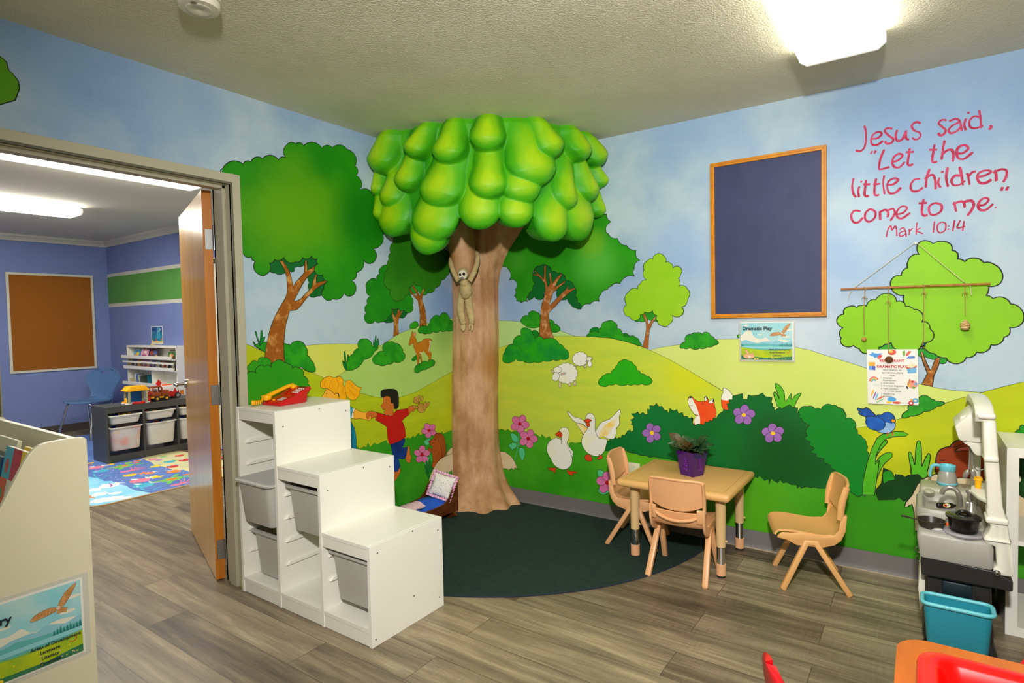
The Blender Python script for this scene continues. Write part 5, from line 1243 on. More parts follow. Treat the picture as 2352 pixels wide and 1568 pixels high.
m_lf = mat('dark_green_leaf', (54,92,50), .4, c2=(30,62,38), scale=30); m_lf2 = mat('bronze_leaf', (92,64,30), .4, c2=(60,72,34), scale=22)
rl = random.Random(3)
spec = [(-.105,.20,.01,1),(-.07,.185,-.02,1),(-.085,.165,.03,0),(-.06,.155,-.05,1),(-.095,.15,-.03,0),(-.045,.20,.02,0),(-.02,.19,-.03,1),(-.03,.165,-.055,1),(0,.175,.04,0),(.015,.17,-.04,1),(.03,.19,-.01,0),(.05,.165,-.05,0),(.06,.185,.02,0),(.075,.215,-.02,0),(.095,.165,-.01,0),(.085,.15,-.045,0),(.04,.14,-.075,0),(.07,.13,-.06,0),(-.055,.145,-.06,0),(.02,.155,.06,1),(-.04,.15,.06,0),(.06,.15,.06,0)]
for i,(lx,lz,ly,kd) in enumerate(spec):
    bm = B(); base = Vector((lx*.25, ly*.25, .10)); tip = Vector((lx*1.3, ly*1.4, lz+.014)); d = tip-base; 
    mid = base+d*.45+Vector((0,0,.02)); Lf = .088; dirn = (tip-mid).normalized()
    sd = dirn.cross(Vector((rl.uniform(-.3,.3),-.6,1))).normalized(); up_ = sd.cross(dirn)
    n1 = 8; rows = []
    for k in range(n1+1):
        t = k/n1; w_ = .030*math.sin(PI*min(1,t*1.02)**.8)*(1 if t<1 else 0)+.0004; c = tip-dirn*Lf*(1-t)+up_*(.012*math.sin(PI*t))
        rows.append([bm.verts.new(c+sd*w_*u+up_*(.006*abs(u))) for u in (-1,-.5,0,.5,1)])
    for A,Bq in zip(rows,rows[1:]):
        for k in range(4): bm.faces.new((A[k],A[k+1],Bq[k+1],Bq[k]))
    thicken(bm, .0007)
    lf = obj('leaf', bm, m_lf2 if kd else m_lf, pt, smooth=60)
    bm = B(); tube(bm, [base, mid, tip-dirn*Lf], .0018, 6, sm=3); obj('stem', bm, m_lf2, lf)
# ================================================================ the blue room beyond the door
# ---- printed foam play mat
mat_t = Art((0,0,.008),(1,0,0),(0,1,0),(0,0,1), eps=.00012)
MX0, MX1, MY0, MY1 = -5.6, -2.16, -1.78, -.46
def rr(x0,y0,x1,y1,r,n=6):
    P=[]
    for cx,cy,a0 in ((x1-r,y1-r,0),(x0+r,y1-r,1),(x0+r,y0+r,2),(x1-r,y0+r,3)):
        for k in range(n+1): a=(a0+k/n)*PI/2; P.append((cx+r*math.cos(a),cy+r*math.sin(a)))
    return P
out = rr(MX0,MY0,MX1,MY1,.12)
prism(mat_t.bm, out, lambda p,d: (p[0],p[1],.0008+d), .0072)
m_edge = mat('mat_foam_edge', (214,174,110), .8); mat_t.mi(m_edge)
m_sea = mat('mat_print_sea', (78,112,186), .42, c2=(98,132,198), scale=5, detail=5)
m_skyp = mat('mat_print_sky', (122,206,240), .42, c2=(170,224,244), scale=4, detail=4)
m_sand = mat('mat_print_sand', (232,220,150), .42, c2=(206,206,170), scale=4, detail=4)
inn_ = rr(MX0+.012,MY0+.012,MX1-.012,MY1-.012,.11)
mat_t.fill(inn_, m_sea)
G2 = lambda P: [(lambda q: (min(max(q.x,MX0+.02),MX1-.014), min(max(q.y,MY0+.014),MY1-.014)))(FLR(a_,b_)) for a_,b_ in P]
mat_t.fill(G2([(180,1094),(205,1097),(226,1100),(240,1107),(256,1106),(268,1112),(290,1117),(298,1123),(312,1128),(330,1131),(352,1136)])+[(MX1-.014,MY0+.15),(MX1-.03,MY0+.06),(MX1-.12,MY0+.014),(-3.2,MY0+.014)], m_skyp)
mat_t.fill([(MX0+.02,MY1-.014),(MX1-.014,MY1-.014),(MX1-.014,-.95)]+G2([(437,1085),(420,1080),(398,1081),(378,1074),(356,1070),(345,1062),(325,1054)])+[(-3.7,-.5)], m_sand)
rp = random.Random(11)
prints = [mat('mat_fig_%s'%n, c, .42) for n,c in (('pink',(232,120,150)),('yellow',(244,206,30)),('green',(110,190,90)),('orange',(238,130,50)),('white',(238,240,238)),('violet',(176,120,200)),('aqua',(70,180,210)),('red',(214,50,50)))]
def fish(cx,cy,s,a,m,m2):
    s *= .62; c,d = math.cos(a), math.sin(a); T=lambda P:[(min(MX1-.015,cx+s*(x*c-y*2*d)), cy+s*(x*d+y*2*c)) for x,y in P]
    mat_t.fill(smooth2(T([(-1,0),(-.5,.42),(.3,.46),(.9,.12),(.9,-.12),(.3,-.46),(-.5,-.42)])), m)
    mat_t.fill(T([(.7,0),(1.35,.45),(1.2,0),(1.35,-.45)]), m2); mat_t.fill(smooth2(T([(-.1,.35),(.15,.75),(.4,.35)])), m2)
    mat_t.fill(T([(-.75,.05),(-.6,.14),(-.5,.05),(-.6,-.03)]), prints[4])
def seastar(cx,cy,s,a,m): mat_t.fill([(cx+(s if k%2==0 else s*.42)*math.cos(a+k*PI/5), cy+(s if k%2==0 else s*.42)*math.sin(a+k*PI/5)) for k in range(10)], m)
def turtle(cx,cy,s,a):
    mat_t.disc((cx,cy),s*.55,prints[2],s*.42,rot=a)
    for t,l in ((.6,.8),(-.6,.8),(2.5,.7),(-2.5,.7)): mat_t.disc((cx+s*l*math.cos(a+t),cy+s*l*math.sin(a+t)),s*.3,prints[2],s*.12,rot=a+t)
    mat_t.disc((cx+s*.85*math.cos(a),cy+s*.85*math.sin(a)),s*.2,prints[3],s*.16); mat_t.disc((cx,cy),s*.3,prints[3],s*.2,rot=a)
def octo(cx,cy,s,a,m):
    mat_t.disc((cx,cy),s*.45,m,s*.3,rot=a)
    for k in range(6):
        t = a+.5*(k-2.5)*.5; mat_t.stroke([(cx+s*.3*math.cos(a),cy+s*.3*math.sin(a)),(cx+s*.9*math.cos(t),cy+s*.9*math.sin(t)),(cx+s*1.5*math.cos(t+.25),cy+s*1.5*math.sin(t+.25))], m, s*.12)
gp = lambda x,y: (lambda q: (q.x,q.y))(FLR(x,y))
D_ = {c:m for c,m in zip('pygowvar', prints)}
for px_,py_,s_,a_,c1_,c2_ in ((298,1093,.085,2.0,'y','o'),(322,1105,.13,1.9,'p','w'),(330,1116,.13,1.9,'a','w'),(222,1075,.11,1.9,'p','w'),(232,1083,.11,1.8,'a','v'),(400,1084,.10,1.9,'o','w'),(358,1072,.08,1.9,'y','a'),(396,1073,.09,1.9,'r','a'),(345,1088,.07,1.9,'o','w'),(352,1096,.05,1.9,'w','o'),(432,1094,.07,1.9,'a','w'),(315,1060,.06,1.9,'o','w'),(295,1064,.05,1.9,'y','a'),(208,1065,.05,1.9,'y','o'),(205,1070,.04,1.9,'r','o'),(390,1062,.09,1.9,'a','g'),(425,1058,.09,1.9,'r','w'),(412,1048,.07,1.9,'r','o'),(350,1057,.06,1.9,'p','v'),(365,1058,.05,1.9,'v','p'),(518,1030,.09,1.9,'v','a'),(514,1052,.08,1.9,'r','v'),(520,1075,.06,1.9,'r','o')):
    x_, y_ = gp(px_,py_); fish(x_,y_,s_,a_,D_[c1_],D_[c2_])
for px_,py_,s_ in ((396,1102,.17),(285,1072,.15),(270,1074,.08)): turtle(*gp(px_,py_), s_, 1.9)
for px_,py_,s_ in ((290,1084,.11),(405,1115,.11)): octo(*gp(px_,py_), s_, 1.7, D_['p'])
for px_,py_,s_,c1_ in ((360,1097,.07,'y'),(330,1088,.06,'o'),(205,1144,.07,'o'),(254,1068,.05,'y'),(376,1050,.05,'g'),(520,1043,.05,'w')): x_,y_ = gp(px_,py_); seastar(x_,y_,s_,.3,D_[c1_])
for px_,py_,s_ in ((240,1150,.09),(225,1152,.07),(262,1147,.09),(216,1127,.07),(228,1137,.07),(290,1145,.05)):
    x_, y_ = gp(px_,py_); mat_t.fill([(min(MX1-.02,x_+s_*.8*math.cos(t)*(1+.2*math.sin(5*t))), y_+s_*.75*math.sin(t)*(1+.25*math.sin(4*t))) for t in [k2*PI/9 for k2 in range(18)]], D_['w'])
x_, y_ = gp(252,1117); fish(x_,y_,.12,1.9,D_['w'],D_['w']); mat_t.stroke([gp(251,1112),gp(256,1116),gp(254,1120)], D_['v'], .02)
x_, y_ = gp(265,1132); mat_t.fill([gp(240,1130),gp(252,1135),(x_,y_),gp(282,1131),gp(275,1136),gp(262,1138),gp(250,1138)], D_['w'])
for P in ([(215,1090),(222,1098),(236,1101)],[(238,1099),(250,1094),(262,1092)],[(322,1118),(328,1126),(345,1130)],[(350,1128),(362,1122),(372,1119)]): mat_t.stroke([gp(*p) for p in P], D_['a'], .018)
for k in range(70): mat_t.disc(gp(rp.uniform(215,430),rp.uniform(1062,1112)), .006, D_['w'], n=6)
pm = mat_t.obj('play_mat'); tag(pm, 'sea creature printed foam play mat on the floor of the blue room', 'play mat')

# ---- dark low storage frame
m_gry = mat('dark_grey_foil_board', (70,70,66), .38)
cx0, cx1, cy0, cy1, ch_ = -3.93, -3.60, -1.125, -.135, .548
dk = thing('low_storage_frame', 'dark grey low storage frame with toys on top in the blue room', 'storage unit', ((cx0+cx1)/2,(cy0+cy1)/2,.008))
Z0 = .009
ys = [cy0, cy0+.324, cy0+.648, cy1-.018]
for i,y in enumerate(ys): obj('side_panel' if i in (0,3) else 'divider', box(B(), (cx0,y,Z0), (cx1,y+.018,ch_-(.001 if i in (1,2) else 0)), .001, 1), m_gry, dk, smooth=0, world=True)
obj('top_board', box(B(), (cx0,cy0+.018,ch_-.016), (cx1-.001,cy1-.018,ch_), .001, 1), m_gry, dk, smooth=0, world=True)
obj('rail', box(B(), (cx1-.02,cy0+.018,ch_-.06), (cx1-.003,cy1-.018,ch_-.0165)), m_gry, dk, smooth=0, world=True)
obj('bottom_board', box(B(), (cx0,cy0+.018,.060), (cx1-.001,cy1-.018,.075)), m_gry, dk, smooth=0, world=True)
obj('plinth', box(B(), (cx1-.02,cy0+.018,Z0), (cx1-.003,cy1-.018,.060)), m_gry, dk, smooth=0, world=True)
m_tb = mat('translucent_white_bin', (214,210,200), .4, c2=(220,214,206), scale=2); 
m_tb1 = mat('bin_with_toys_showing', (214,206,198), .4, c2=(224,150,130), scale=5, contrast=(.5,.8), blobs=[((-3.6,-.98,.2),.06,(234,140,120),.7),((-3.6,-.88,.3),.06,(170,196,214),.6),((-3.6,-1.04,.3),.04,(230,190,120),.6)])
tc = [(.70,.12,.08),(.1,.25,.65),(.9,.6,.1)]
tc = [(190,30,24),(28,70,170),(240,180,20),(30,120,60)]
for i in range(3):
    yc = ys[i]+.018+.153
    where = ('left','middle','right')[i]
    tub('storage_bin', 'shallow white bin in the %s bay of the dark grey frame'%where, (-3.745,yc,.462), .36, .29, .085, m_tb, 0, None, fill=[(c,4) for c in tc])
    tub('storage_bin', 'deep %s bin in the %s bay of the dark grey frame'%('translucent white' if i == 0 else 'white',where), (-3.745,yc,.345), .36, .29, .225, m_tb1 if i == 0 else m_tb, 0, None, fill=[(c,6) for c in tc])

# ---- toys on the dark frame
ZT2 = ch_+.0005
def toy_at(px, py): return FLR(px, py, ZT2)
y_t = mat('toy_yellow', (248,176,8), .3); r_t = mat('toy_red', (206,16,14), .3); br_t = mat('toy_brown', (146,62,14), .35); bl_t = mat('toy_blue', (14,84,150), .35); g_t = mat('toy_grey', (170,166,120), .4); w_t = mat('toy_white', (232,230,222), .35); k_t = mat('toy_black', (24,22,20), .5); or_t = mat('toy_orange', (238,96,16), .35)
gy = -.915; gx = -3.69
st_ = thing('toy_stable', 'toy stable with yellow roof and grey posts at the left end of the dark frame', 'toy building', (gx,gy,ZT2))
bm = B(); box(bm, (gx-.06,gy-.02,ZT2), (gx+.06,gy+.20,ZT2+.010), .003); obj('base_plate', bm, w_t, st_, world=True)
for y in (gy+.005,gy+.165):
    for x in (gx-.05,gx+.04): obj('post', box(B(), (x,y,ZT2+.010), (x+.018,y+.018,ZT2+.125), .003), g_t, st_, world=True)
bm = B(); prism(bm, [(gy-.015,ZT2+.125),(gy+.20,ZT2+.125),(gy+.203,ZT2+.135),(gy+.185,ZT2+.145),(gy+.165,ZT2+.175),(gy+.02,ZT2+.175),(gy+.0,ZT2+.145),(gy-.018,ZT2+.135)], lambda p,d: (gx-.065+d,p[0],p[1]), .13, .004); obj('roof', bm, y_t, st_, world=True)
obj('back_wall', box(B(), (gx-.052,gy+.025,ZT2+.010), (gx-.046,gy+.165,ZT2+.124)), bl_t, st_, smooth=0, world=True)
bm = B(); ell(bm, (gx+.02,gy-.005,ZT2+.035), (.02,.012,.028)); box(bm, (gx+.0,gy-.038,ZT2+.02), (gx+.035,gy-.004,ZT2+.03), .004); obj('feed_trough', bm, y_t, st_, world=True)
rb = thing('toy_boat', 'small red toy lying in front of the yellow roofed stable', 'toy', (gx+.075,gy+.09,ZT2)); bm = B(); ell(bm, (gx+.075,gy+.06,ZT2+.012), (.012,.035,.012)); ell(bm, (gx+.07,gy+.12,ZT2+.012), (.012,.034,.011)); box(bm, (gx+.066,gy+.05,ZT2), (gx+.084,gy+.13,ZT2+.008), .003); obj('toy_body', bm, r_t, rb, world=True)
ky = gy+.205
kn = thing('toy_figure', 'small red toy figure between the toy stable and the brown toy truck', 'toy figure', (gx+.02,ky,ZT2)); bm = B(); lathe(bm, [(.0,0),(.016,0),(.015,.03),(.012,.055),(.014,.06),(0,.062)], (gx+.02,ky,ZT2)); obj('body', bm, r_t, kn, world=True); obj('head', ell(B(), (gx+.02,ky,ZT2+.073), .014), br_t, kn, world=True); obj('cap', lathe(B(), [(.016,0),(.014,.012),(0,.018)], (gx+.02,ky,ZT2+.078)), r_t, kn, world=True)
tky = gy+.225
tk = thing('toy_truck', 'brown toy farm truck with yellow chassis and rounded cab frame', 'toy truck', (gx,tky+.09,ZT2))
obj('chassis', box(B(), (gx-.045,tky,ZT2+.028), (gx+.045,tky+.17,ZT2+.045), .006), y_t, tk, world=True)
obj('truck_bed', box(B(), (gx-.042,tky+.10,ZT2+.045), (gx+.042,tky+.17,ZT2+.105), .004), br_t, tk, world=True)
obj('cab_base', box(B(), (gx-.042,tky+.005,ZT2+.045), (gx+.042,tky+.095,ZT2+.085), .006), br_t, tk, world=True)
bm = B(); tube(bm, [(gx+.036,tky+.012,ZT2+.08),(gx+.036,tky+.014,ZT2+.135),(gx+.036,tky+.03,ZT2+.148),(gx+.036,tky+.085,ZT2+.148),(gx+.036,tky+.10,ZT2+.135),(gx+.036,tky+.10,ZT2+.08)], .008, 8); box(bm, (gx-.036,tky+.01,ZT2+.138), (gx+.04,tky+.10,ZT2+.152), .005); tube(bm, [(gx-.034,tky+.012,ZT2+.08),(gx-.034,tky+.014,ZT2+.14)], .007, 8); tube(bm, [(gx-.034,tky+.10,ZT2+.08),(gx-.034,tky+.10,ZT2+.14)], .007, 8); obj('cab_frame', bm, br_t, tk, world=True)
for y in (tky+.045,tky+.135):
    for x,s in ((gx+.042,1),(gx-.042,-1)):
        wh = obj('wheel', cyl(B(), (x,y,ZT2+.026), (x+.018*s,y,ZT2+.026), .026, n=20), k_t, tk, world=True)
        o = obj('hub', cyl(B(), (x+.018*s,y,ZT2+.026), (x+.021*s,y,ZT2+.026), .012, n=14), y_t, wh); o.data.transform(Matrix.Translation(-Vector(tk.location)))
fy0 = -.585; fx = gx-.12
ft = thing('toy_fire_truck', 'red and white toy fire truck with chevron tail on the dark frame', 'toy truck', (fx,fy0+.12,ZT2))
obj('truck_body', box(B(), (fx-.05,fy0,ZT2+.025), (fx+.06,fy0+.24,ZT2+.14), .010), w_t, ft, world=True)
bm = B(); prism(bm, [(fy0-.002,ZT2+.022),(fy0+.215,ZT2+.022),(fy0+.205,ZT2+.09),(fy0+.19,ZT2+.06),(fy0+.17,ZT2+.115),(fy0+.15,ZT2+.07),(fy0+.12,ZT2+.08),(fy0+.09,ZT2+.055),(fy0+.05,ZT2+.06),(fy0-.002,ZT2+.075)], lambda p,d: (fx+.058+d,p[0],p[1]), .006); obj('flame_panel', bm, r_t, ft, smooth=0, world=True)
obj('cab', box(B(), (fx-.048,fy0-.07,ZT2+.022), (fx+.058,fy0+.005,ZT2+.085), .012), r_t, ft, world=True)
obj('windscreen', box(B(), (fx-.04,fy0-.05,ZT2+.085), (fx+.05,fy0-.0,ZT2+.125), .012), mat('toy_window',(176,180,170),.2), ft, world=True)
bm = B(); prism(bm, [(0,0),(.012,.0),(.02,.04),(.004,.075),(-.01,.03)], lambda p,d: (fx+.01+d*.5,fy0+.02+p[0]*2,ZT2+.135+p[1]), .012, .002); obj('ladder_fin', bm, r_t, ft, world=True)
obj('light_bar', box(B(), (fx+.0,fy0+.06,ZT2+.14), (fx+.03,fy0+.16,ZT2+.152), .004), or_t, ft, world=True)
a = Art((fx+.0605,fy0+.222,ZT2+.03),(0,1,0),(0,0,1),(1,0,0),.0004); a.fill([(0,0),(.036,0),(.036,.045),(0,.045)], y_t)
for q in (0,.016,.032): a.fill([(0,q-.008),(.018,q+.012),(.036,q-.008),(.036,q),(.018,q+.02),(0,q)], r_t)
o = a.obj('chevron_panel', ft)
for y in (fy0+.0,fy0+.19):
    wh = obj('wheel', cyl(B(), (fx+.058,y,ZT2+.030), (fx+.078,y,ZT2+.030), .030, n=24), k_t, ft, world=True)
    o = obj('hub', cyl(B(), (fx+.078,y,ZT2+.030), (fx+.081,y,ZT2+.030), .018, n=16), mat('toy_wheel_grey',(150,146,140),.3,.3), wh); o.data.transform(Matrix.Translation(-Vector(ft.location)))
    obj('wheel', cyl(B(), (fx-.062,y,ZT2+.030), (fx-.048,y,ZT2+.030), .030, n=20), k_t, ft, world=True)

# ---- white display bookcase against the side wall
bx0, bx1, byb, byf, bh = -5.29, -4.03, PYn-.003, -.255, 1.09
bk = thing('display_bookcase', 'white display bookcase against the side wall of the blue room', 'bookcase', ((bx0+bx1)/2,-.19,0))
obj('side_panel', box(B(), (bx0,byf,0), (bx0+.02,byb,bh), .001, 1), m_white, bk, smooth=0, world=True)
obj('side_panel', box(B(), (bx1-.02,byf,0), (bx1,byb,bh), .001, 1), m_white, bk, smooth=0, world=True)
obj('top_board', box(B(), (bx0+.02,byf,bh-.022), (bx1-.02,byb,bh), .001, 1), m_white, bk, smooth=0, world=True)
obj('back_panel', box(B(), (bx0+.02,byb-.008,0.01), (bx1-.02,byb-.001,bh-.022)), m_white, bk, smooth=0, world=True)
for z in (.94,.81,.62): 
    obj('shelf', box(B(), (bx0+.02,byf+.0,z-.016), (bx1-.02,byb-.008,z)), m_white, bk, smooth=0, world=True)
for z0,z1,yo in ((.938,.975,.05),(.884,.905,.035),(.808,.845,.03),(.618,.655,.045)):
    obj('front_ledge', box(B(), (bx0-.0,byf-yo-.014,z0), (bx1-.0,byf-yo,z1), .001, 1), m_white, bk, smooth=0, world=True)
for z,yo in ((.944,.05),(.812,.03),(.624,.045)): obj('ledge_bottom', box(B(), (bx0+.0,byf-yo-.0,z-.012), (bx1-.0,byf,z)), m_white, bk, smooth=0, world=True)
obj('divider', box(B(), (bx0+.635,byf,.62), (bx0+.653,byb-.008,.794)), m_white, bk, smooth=0, world=True)
obj('divider', box(B(), (bx0+.635,byf,.811), (bx0+.65,byb-.008,.924)), m_white, bk, smooth=0, world=True)
# picture books, face out on the upper tiers
def cover(name, label, x, y, z, w_, h_, tilt, c, c2, marks, grp=None, lean=0, th=.006):
    """book standing with its cover toward -y, leaning back by tilt"""
    t = thing(name, label, 'book', (x,y,z), 0, grp)
    R_ = Matrix.Translation((x,y,z)) @ Matrix.Rotation(lean,4,'Y') @ Matrix.Rotation(-tilt,4,'X')
    bm = B(); box(bm, (-w_/2,0,0), (w_/2,th,h_), .0008, 1); bm.transform(R_)
    obj('cover', bm, mat('book_%s'%(str(c)+str(c2)), c, .35, c2=c2, scale=18, contrast=(.45,.6)), t, smooth=0, world=True)
    if marks:
        O = R_ @ Vector((0,-.0004,0)); q = R_.to_3x3()
        a = Art(O, q@Vector((1,0,0)), q@Vector((0,0,1)), q@Vector((0,-1,0)), .0003)
        for kind,u,v,s1,s2,cc in marks:
            m_ = mat('print_%d_%d_%d'%cc, cc, .4)
            if kind == 'd': a.disc((u*w_,v*h_), s1*w_, m_, s2*h_)
            else: a.fill([((u-s1)*w_,(v-s2)*h_),((u+s1)*w_,(v-s2)*h_),((u+s1)*w_,(v+s2)*h_),((u-s1)*w_,(v+s2)*h_)], m_)
        a.obj('cover_print', t)
    return t
YB = byf+.02
cover('picture_book','blue and yellow picture book, leftmost on the top tier of the white bookcase', bx0+.17, YB+.02, .945, .17, .105, .2, (40,140,196), (70,180,210), [('d',.1,.4,.25,.2,(244,214,40)),('r',0,.85,.35,.05,(240,240,240)),('d',-.2,.25,.15,.12,(240,120,60))])
cover('picture_book','cream dotted picture book behind the blue one on the top tier', bx0+.29, YB+.03, .945, .18, .118, .2, (226,212,170), (120,70,40), [('d',.1,.6,.15,.12,(110,50,30)),('d',-.25,.8,.12,.1,(240,200,60))])
cover('picture_book','pink picture book in the middle of the top tier of the bookcase', bx0+.40, YB+.006, .945, .19, .095, .2, (222,150,190), (236,190,200), [('r',0,.3,.3,.06,(170,60,120)),('d',.1,.7,.2,.14,(240,230,200))])
cover('picture_book','large brown and blue picture book leaning on the top tier', bx0+.57, YB+.025, .945, .22, .155, .2, (110,90,100), (60,50,60), [('r',0,.95,.5,.05,(220,196,110)),('d',.2,.45,.2,.18,(80,110,170)),('d',-.15,.35,.2,.16,(170,80,60)),('r',.38,.15,.1,.12,(236,190,60))], lean=.12)
cover('picture_book','cream picture book at the right end of the top tier', bx1-.22, YB+.03, .945, .17, .108, .2, (232,226,200), (220,210,180), [('r',0,.85,.4,.04,(150,130,90))])
cover('picture_book','green picture book in front of the cream one at the right end', bx1-.19, YB+.006, .945, .16, .078, .2, (40,120,60), (90,60,30), [('d',0,.5,.3,.25,(210,190,120)),('d',.1,.6,.12,.12,(190,40,40))])
cols = [((60,120,150),(220,200,120)),((30,90,160),(20,60,110)),((190,60,50),(240,190,90)),((160,80,150),(220,170,200)),((200,110,160),(240,210,190)),((60,80,170),(90,110,190)),((230,226,214),(150,200,190)),((40,50,40),(200,60,50)),((190,60,80),(70,50,40)),((50,60,150),(220,220,60))]
wd_ = ['teal','navy','red','violet','pink','blue','white','black','crimson','striped']
for k,(c,c2) in enumerate(cols):
    x = bx0+.10+k*.118
    cover('picture_book','%s picture book showing between the rails of the middle tier of the bookcase'%wd_[k], x, byf-.012+.004*(k%2), .813, .10, .105, .12, c, c2, [('d',.05,.5,.25,.2,(240,220,160)),('r',0,.85,.38,.06,c2)])
# books standing in the cubby
for k,(dx,h_,c,ln,lbl) in enumerate(((.10,.065,(222,206,160),0,'cream picture box book lying left in the lower cubby of the bookcase'),(.21,.125,(226,230,232),.22,'tall white book leaning in the lower cubby of the bookcase'),(.245,.12,(90,120,180),.22,'pale blue book leaning behind the tall white one in the cubby'),(.30,.115,(206,206,196),.24,'grey white book leaning in the lower cubby near the blue one'),(.34,.105,(60,70,60),.26,'dark green book leaning at the end of the cubby row'),(.52,.12,(20,110,130),0,'teal book standing against the divider of the lower cubby'))):
    t = thing('book', lbl, 'book', (bx0+dx,-.20,.622))
    wth = .12 if k == 0 else .018
    bm = B(); box(bm, (-wth/2,-.05,0), (wth/2,.04,h_), .002); bm.transform(Matrix.Translation((bx0+dx,-.20,.622)) @ Matrix.Rotation(-ln,4,'Y'))
    obj('cover', bm, mat('cubby_book_%d'%k, c, .4, c2=tuple(int(v*.8) for v in c), scale=30), t, smooth=0, world=True)
# ---- poster above it
P_ = thing('ocean_poster', 'laminated ocean scene poster on the blue wall above the white bookcase', 'poster', (-4.78,PYn,1.21))
bm = B(); box(bm, (-4.925,PYn-.0012,1.104), (-4.63,PYn-.0002,1.318)); obj('paper', bm, mat('poster_paper',(232,230,222),.35), P_, smooth=0, world=True)
a = Art((-4.913,PYn-.0014,1.114),(1,0,0),(0,0,1),(0,-1,0),.0002); W_p, H_p = .27, .193
a.fill([(0,0),(W_p,0),(W_p,H_p),(0,H_p)], mat('poster_sea',(20,140,176),.35,c2=(10,110,160),scale=10))
a.fill([(0,H_p*.75),(W_p,H_p*.7),(W_p,H_p),(0,H_p)], mat('poster_sea_dark',(16,90,160),.35))
a.fill([(0,0),(W_p,0)]+smooth2([(W_p,.03),(.2,.022),(.12,.03),(.05,.02),(0,.035)],False), mat('poster_sand',(236,206,120),.35))
a.fill([(.17,H_p*.98),(.19,H_p*.98),(.15,.05),(.12,.05)], mat('poster_ray',(90,190,214),.35)); a.fill([(.21,H_p*.98),(.225,H_p*.98),(.2,.06),(.175,.06)], mat('poster_ray',(90,190,214),.35))
for (u,v,cc) in ((.02,.03,(240,200,40)),(.04,.045,(60,150,60)),(.10,.03,(220,60,90)),(.105,.045,(220,60,90)),(.23,.03,(80,170,60)),(.25,.05,(230,80,60)),(.045,.125,(90,130,40))): a.disc((u,v), .014, mat('print_%d_%d_%d'%cc, cc, .4), .012)
a.disc((.2,.15),.02,mat('print_white_splash',(210,236,240),.4),.008,rot=.7); a.disc((.235,.16),.02,mat('print_white_splash',(210,236,240),.4),.006,rot=-.5)
a.obj('printed_picture', P_)
obj('lettering', text_bm('Library', .034, None, frame4((-4.905,PYn-.0022,1.268),(1,0,0),(0,0,1),(0,-1,0)),'LEFT',.01), mat('print_ink',(24,40,70),.5), P_, smooth=0, world=True)

# ---- cork board on the far wall
cbd = thing('cork_board', 'square cork notice board in a white frame on the far blue wall', 'notice board', (PX+.01,-.72,1.39))
y0,y1,z0,z1 = -1.185,-.292,.785,1.995
obj('cork_panel', box(B(), (PX+.001,y0+.02,z0+.02), (PX+.010,y1-.02,z1-.02)), mat('cork',(158,92,8),.9,c2=(146,84,6),scale=70,bump=.5,bscale=160), cbd, smooth=0, world=True)
for lo,hi in (((y0,z0),(y1,z0+.028)),((y0,z1-.028),(y1,z1)),((y0,z0+.028),(y0+.028,z1-.028)),((y1-.028,z0+.028),(y1,z1-.028))):
    obj('frame', box(B(), (PX+.001,lo[0],lo[1]), (PX+.018,hi[0],hi[1]), .002), mat('white_board_frame',(216,212,192),.4), cbd, smooth=0, world=True)

# ---- blue school chair in the far corner
m_bc = mat('slate_blue_plastic', (84,120,166), .45)
bc = thing('school_chair', 'slate blue shell chair with chrome legs in the corner of the blue room', 'chair', (-5.45,-.55,0), math.radians(0))
# faces -y/+x: seat runs toward -y, back stands at larger y
bm = B(); cyb, cxc = -.40, -5.42
rows = []
prof = [(-.81,.425,.15),(-.80,.44,.19),(-.78,.445,.215),(-.68,.438,.22),(-.58,.434,.21),(-.50,.436,.17),(-.455,.455,.145),(-.43,.50,.14),(-.42,.56,.165),(-.41,.63,.21),(-.40,.685,.235),(-.388,.735,.215),(-.375,.78,.16),(-.367,.805,.09)]
PPp = smoothpts([(a,b,c) for a,b,c in prof], 3)
for v in PPp:
    row = []
    for k in range(15):
        u = 2*k/14-1; row.append(bm.verts.new((cxc+u*v.z, v.x-.03*(abs(u)**2)*(1 if v.y > .46 else 0), v.y+.012*(abs(u)**2.5)*(1 if v.y < .46 else 0))))
    rows.append(row)
for i,(A,Bq) in enumerate(zip(rows,rows[1:])):
    for k in range(14):
        zc = (A[k].co.z+Bq[k].co.z)/2
        if .757 < zc < .785 and 5 <= k <= 8: continue
        bm.faces.new((A[k],A[k+1],Bq[k+1],Bq[k]))
thicken(bm, .012)
bm.transform(Matrix.Translation((cxc,-.6,0)) @ Matrix.Rotation(math.radians(28),4,'Z') @ Matrix.Translation((-cxc,.6,0)))
obj('shell', bm, m_bc, bc, smooth=50, world=True)
Rb = Matrix.Translation((cxc,-.6,0)) @ Matrix.Rotation(math.radians(28),4,'Z') @ Matrix.Translation((-cxc,.6,0))
for s in (1,-1):
    for yt,yf in ((-.78,-.88),(-.50,-.40)):
        obj('leg', tube(B(), [Rb@Vector((cxc+s*.13,(yt+yf)/2*.3+yt*.7,.425)), Rb@Vector((cxc+s*.165,yt,.40)), Rb@Vector((cxc+s*.215,yf,.009))], .0115, 10), m_chrome, bc, world=True)
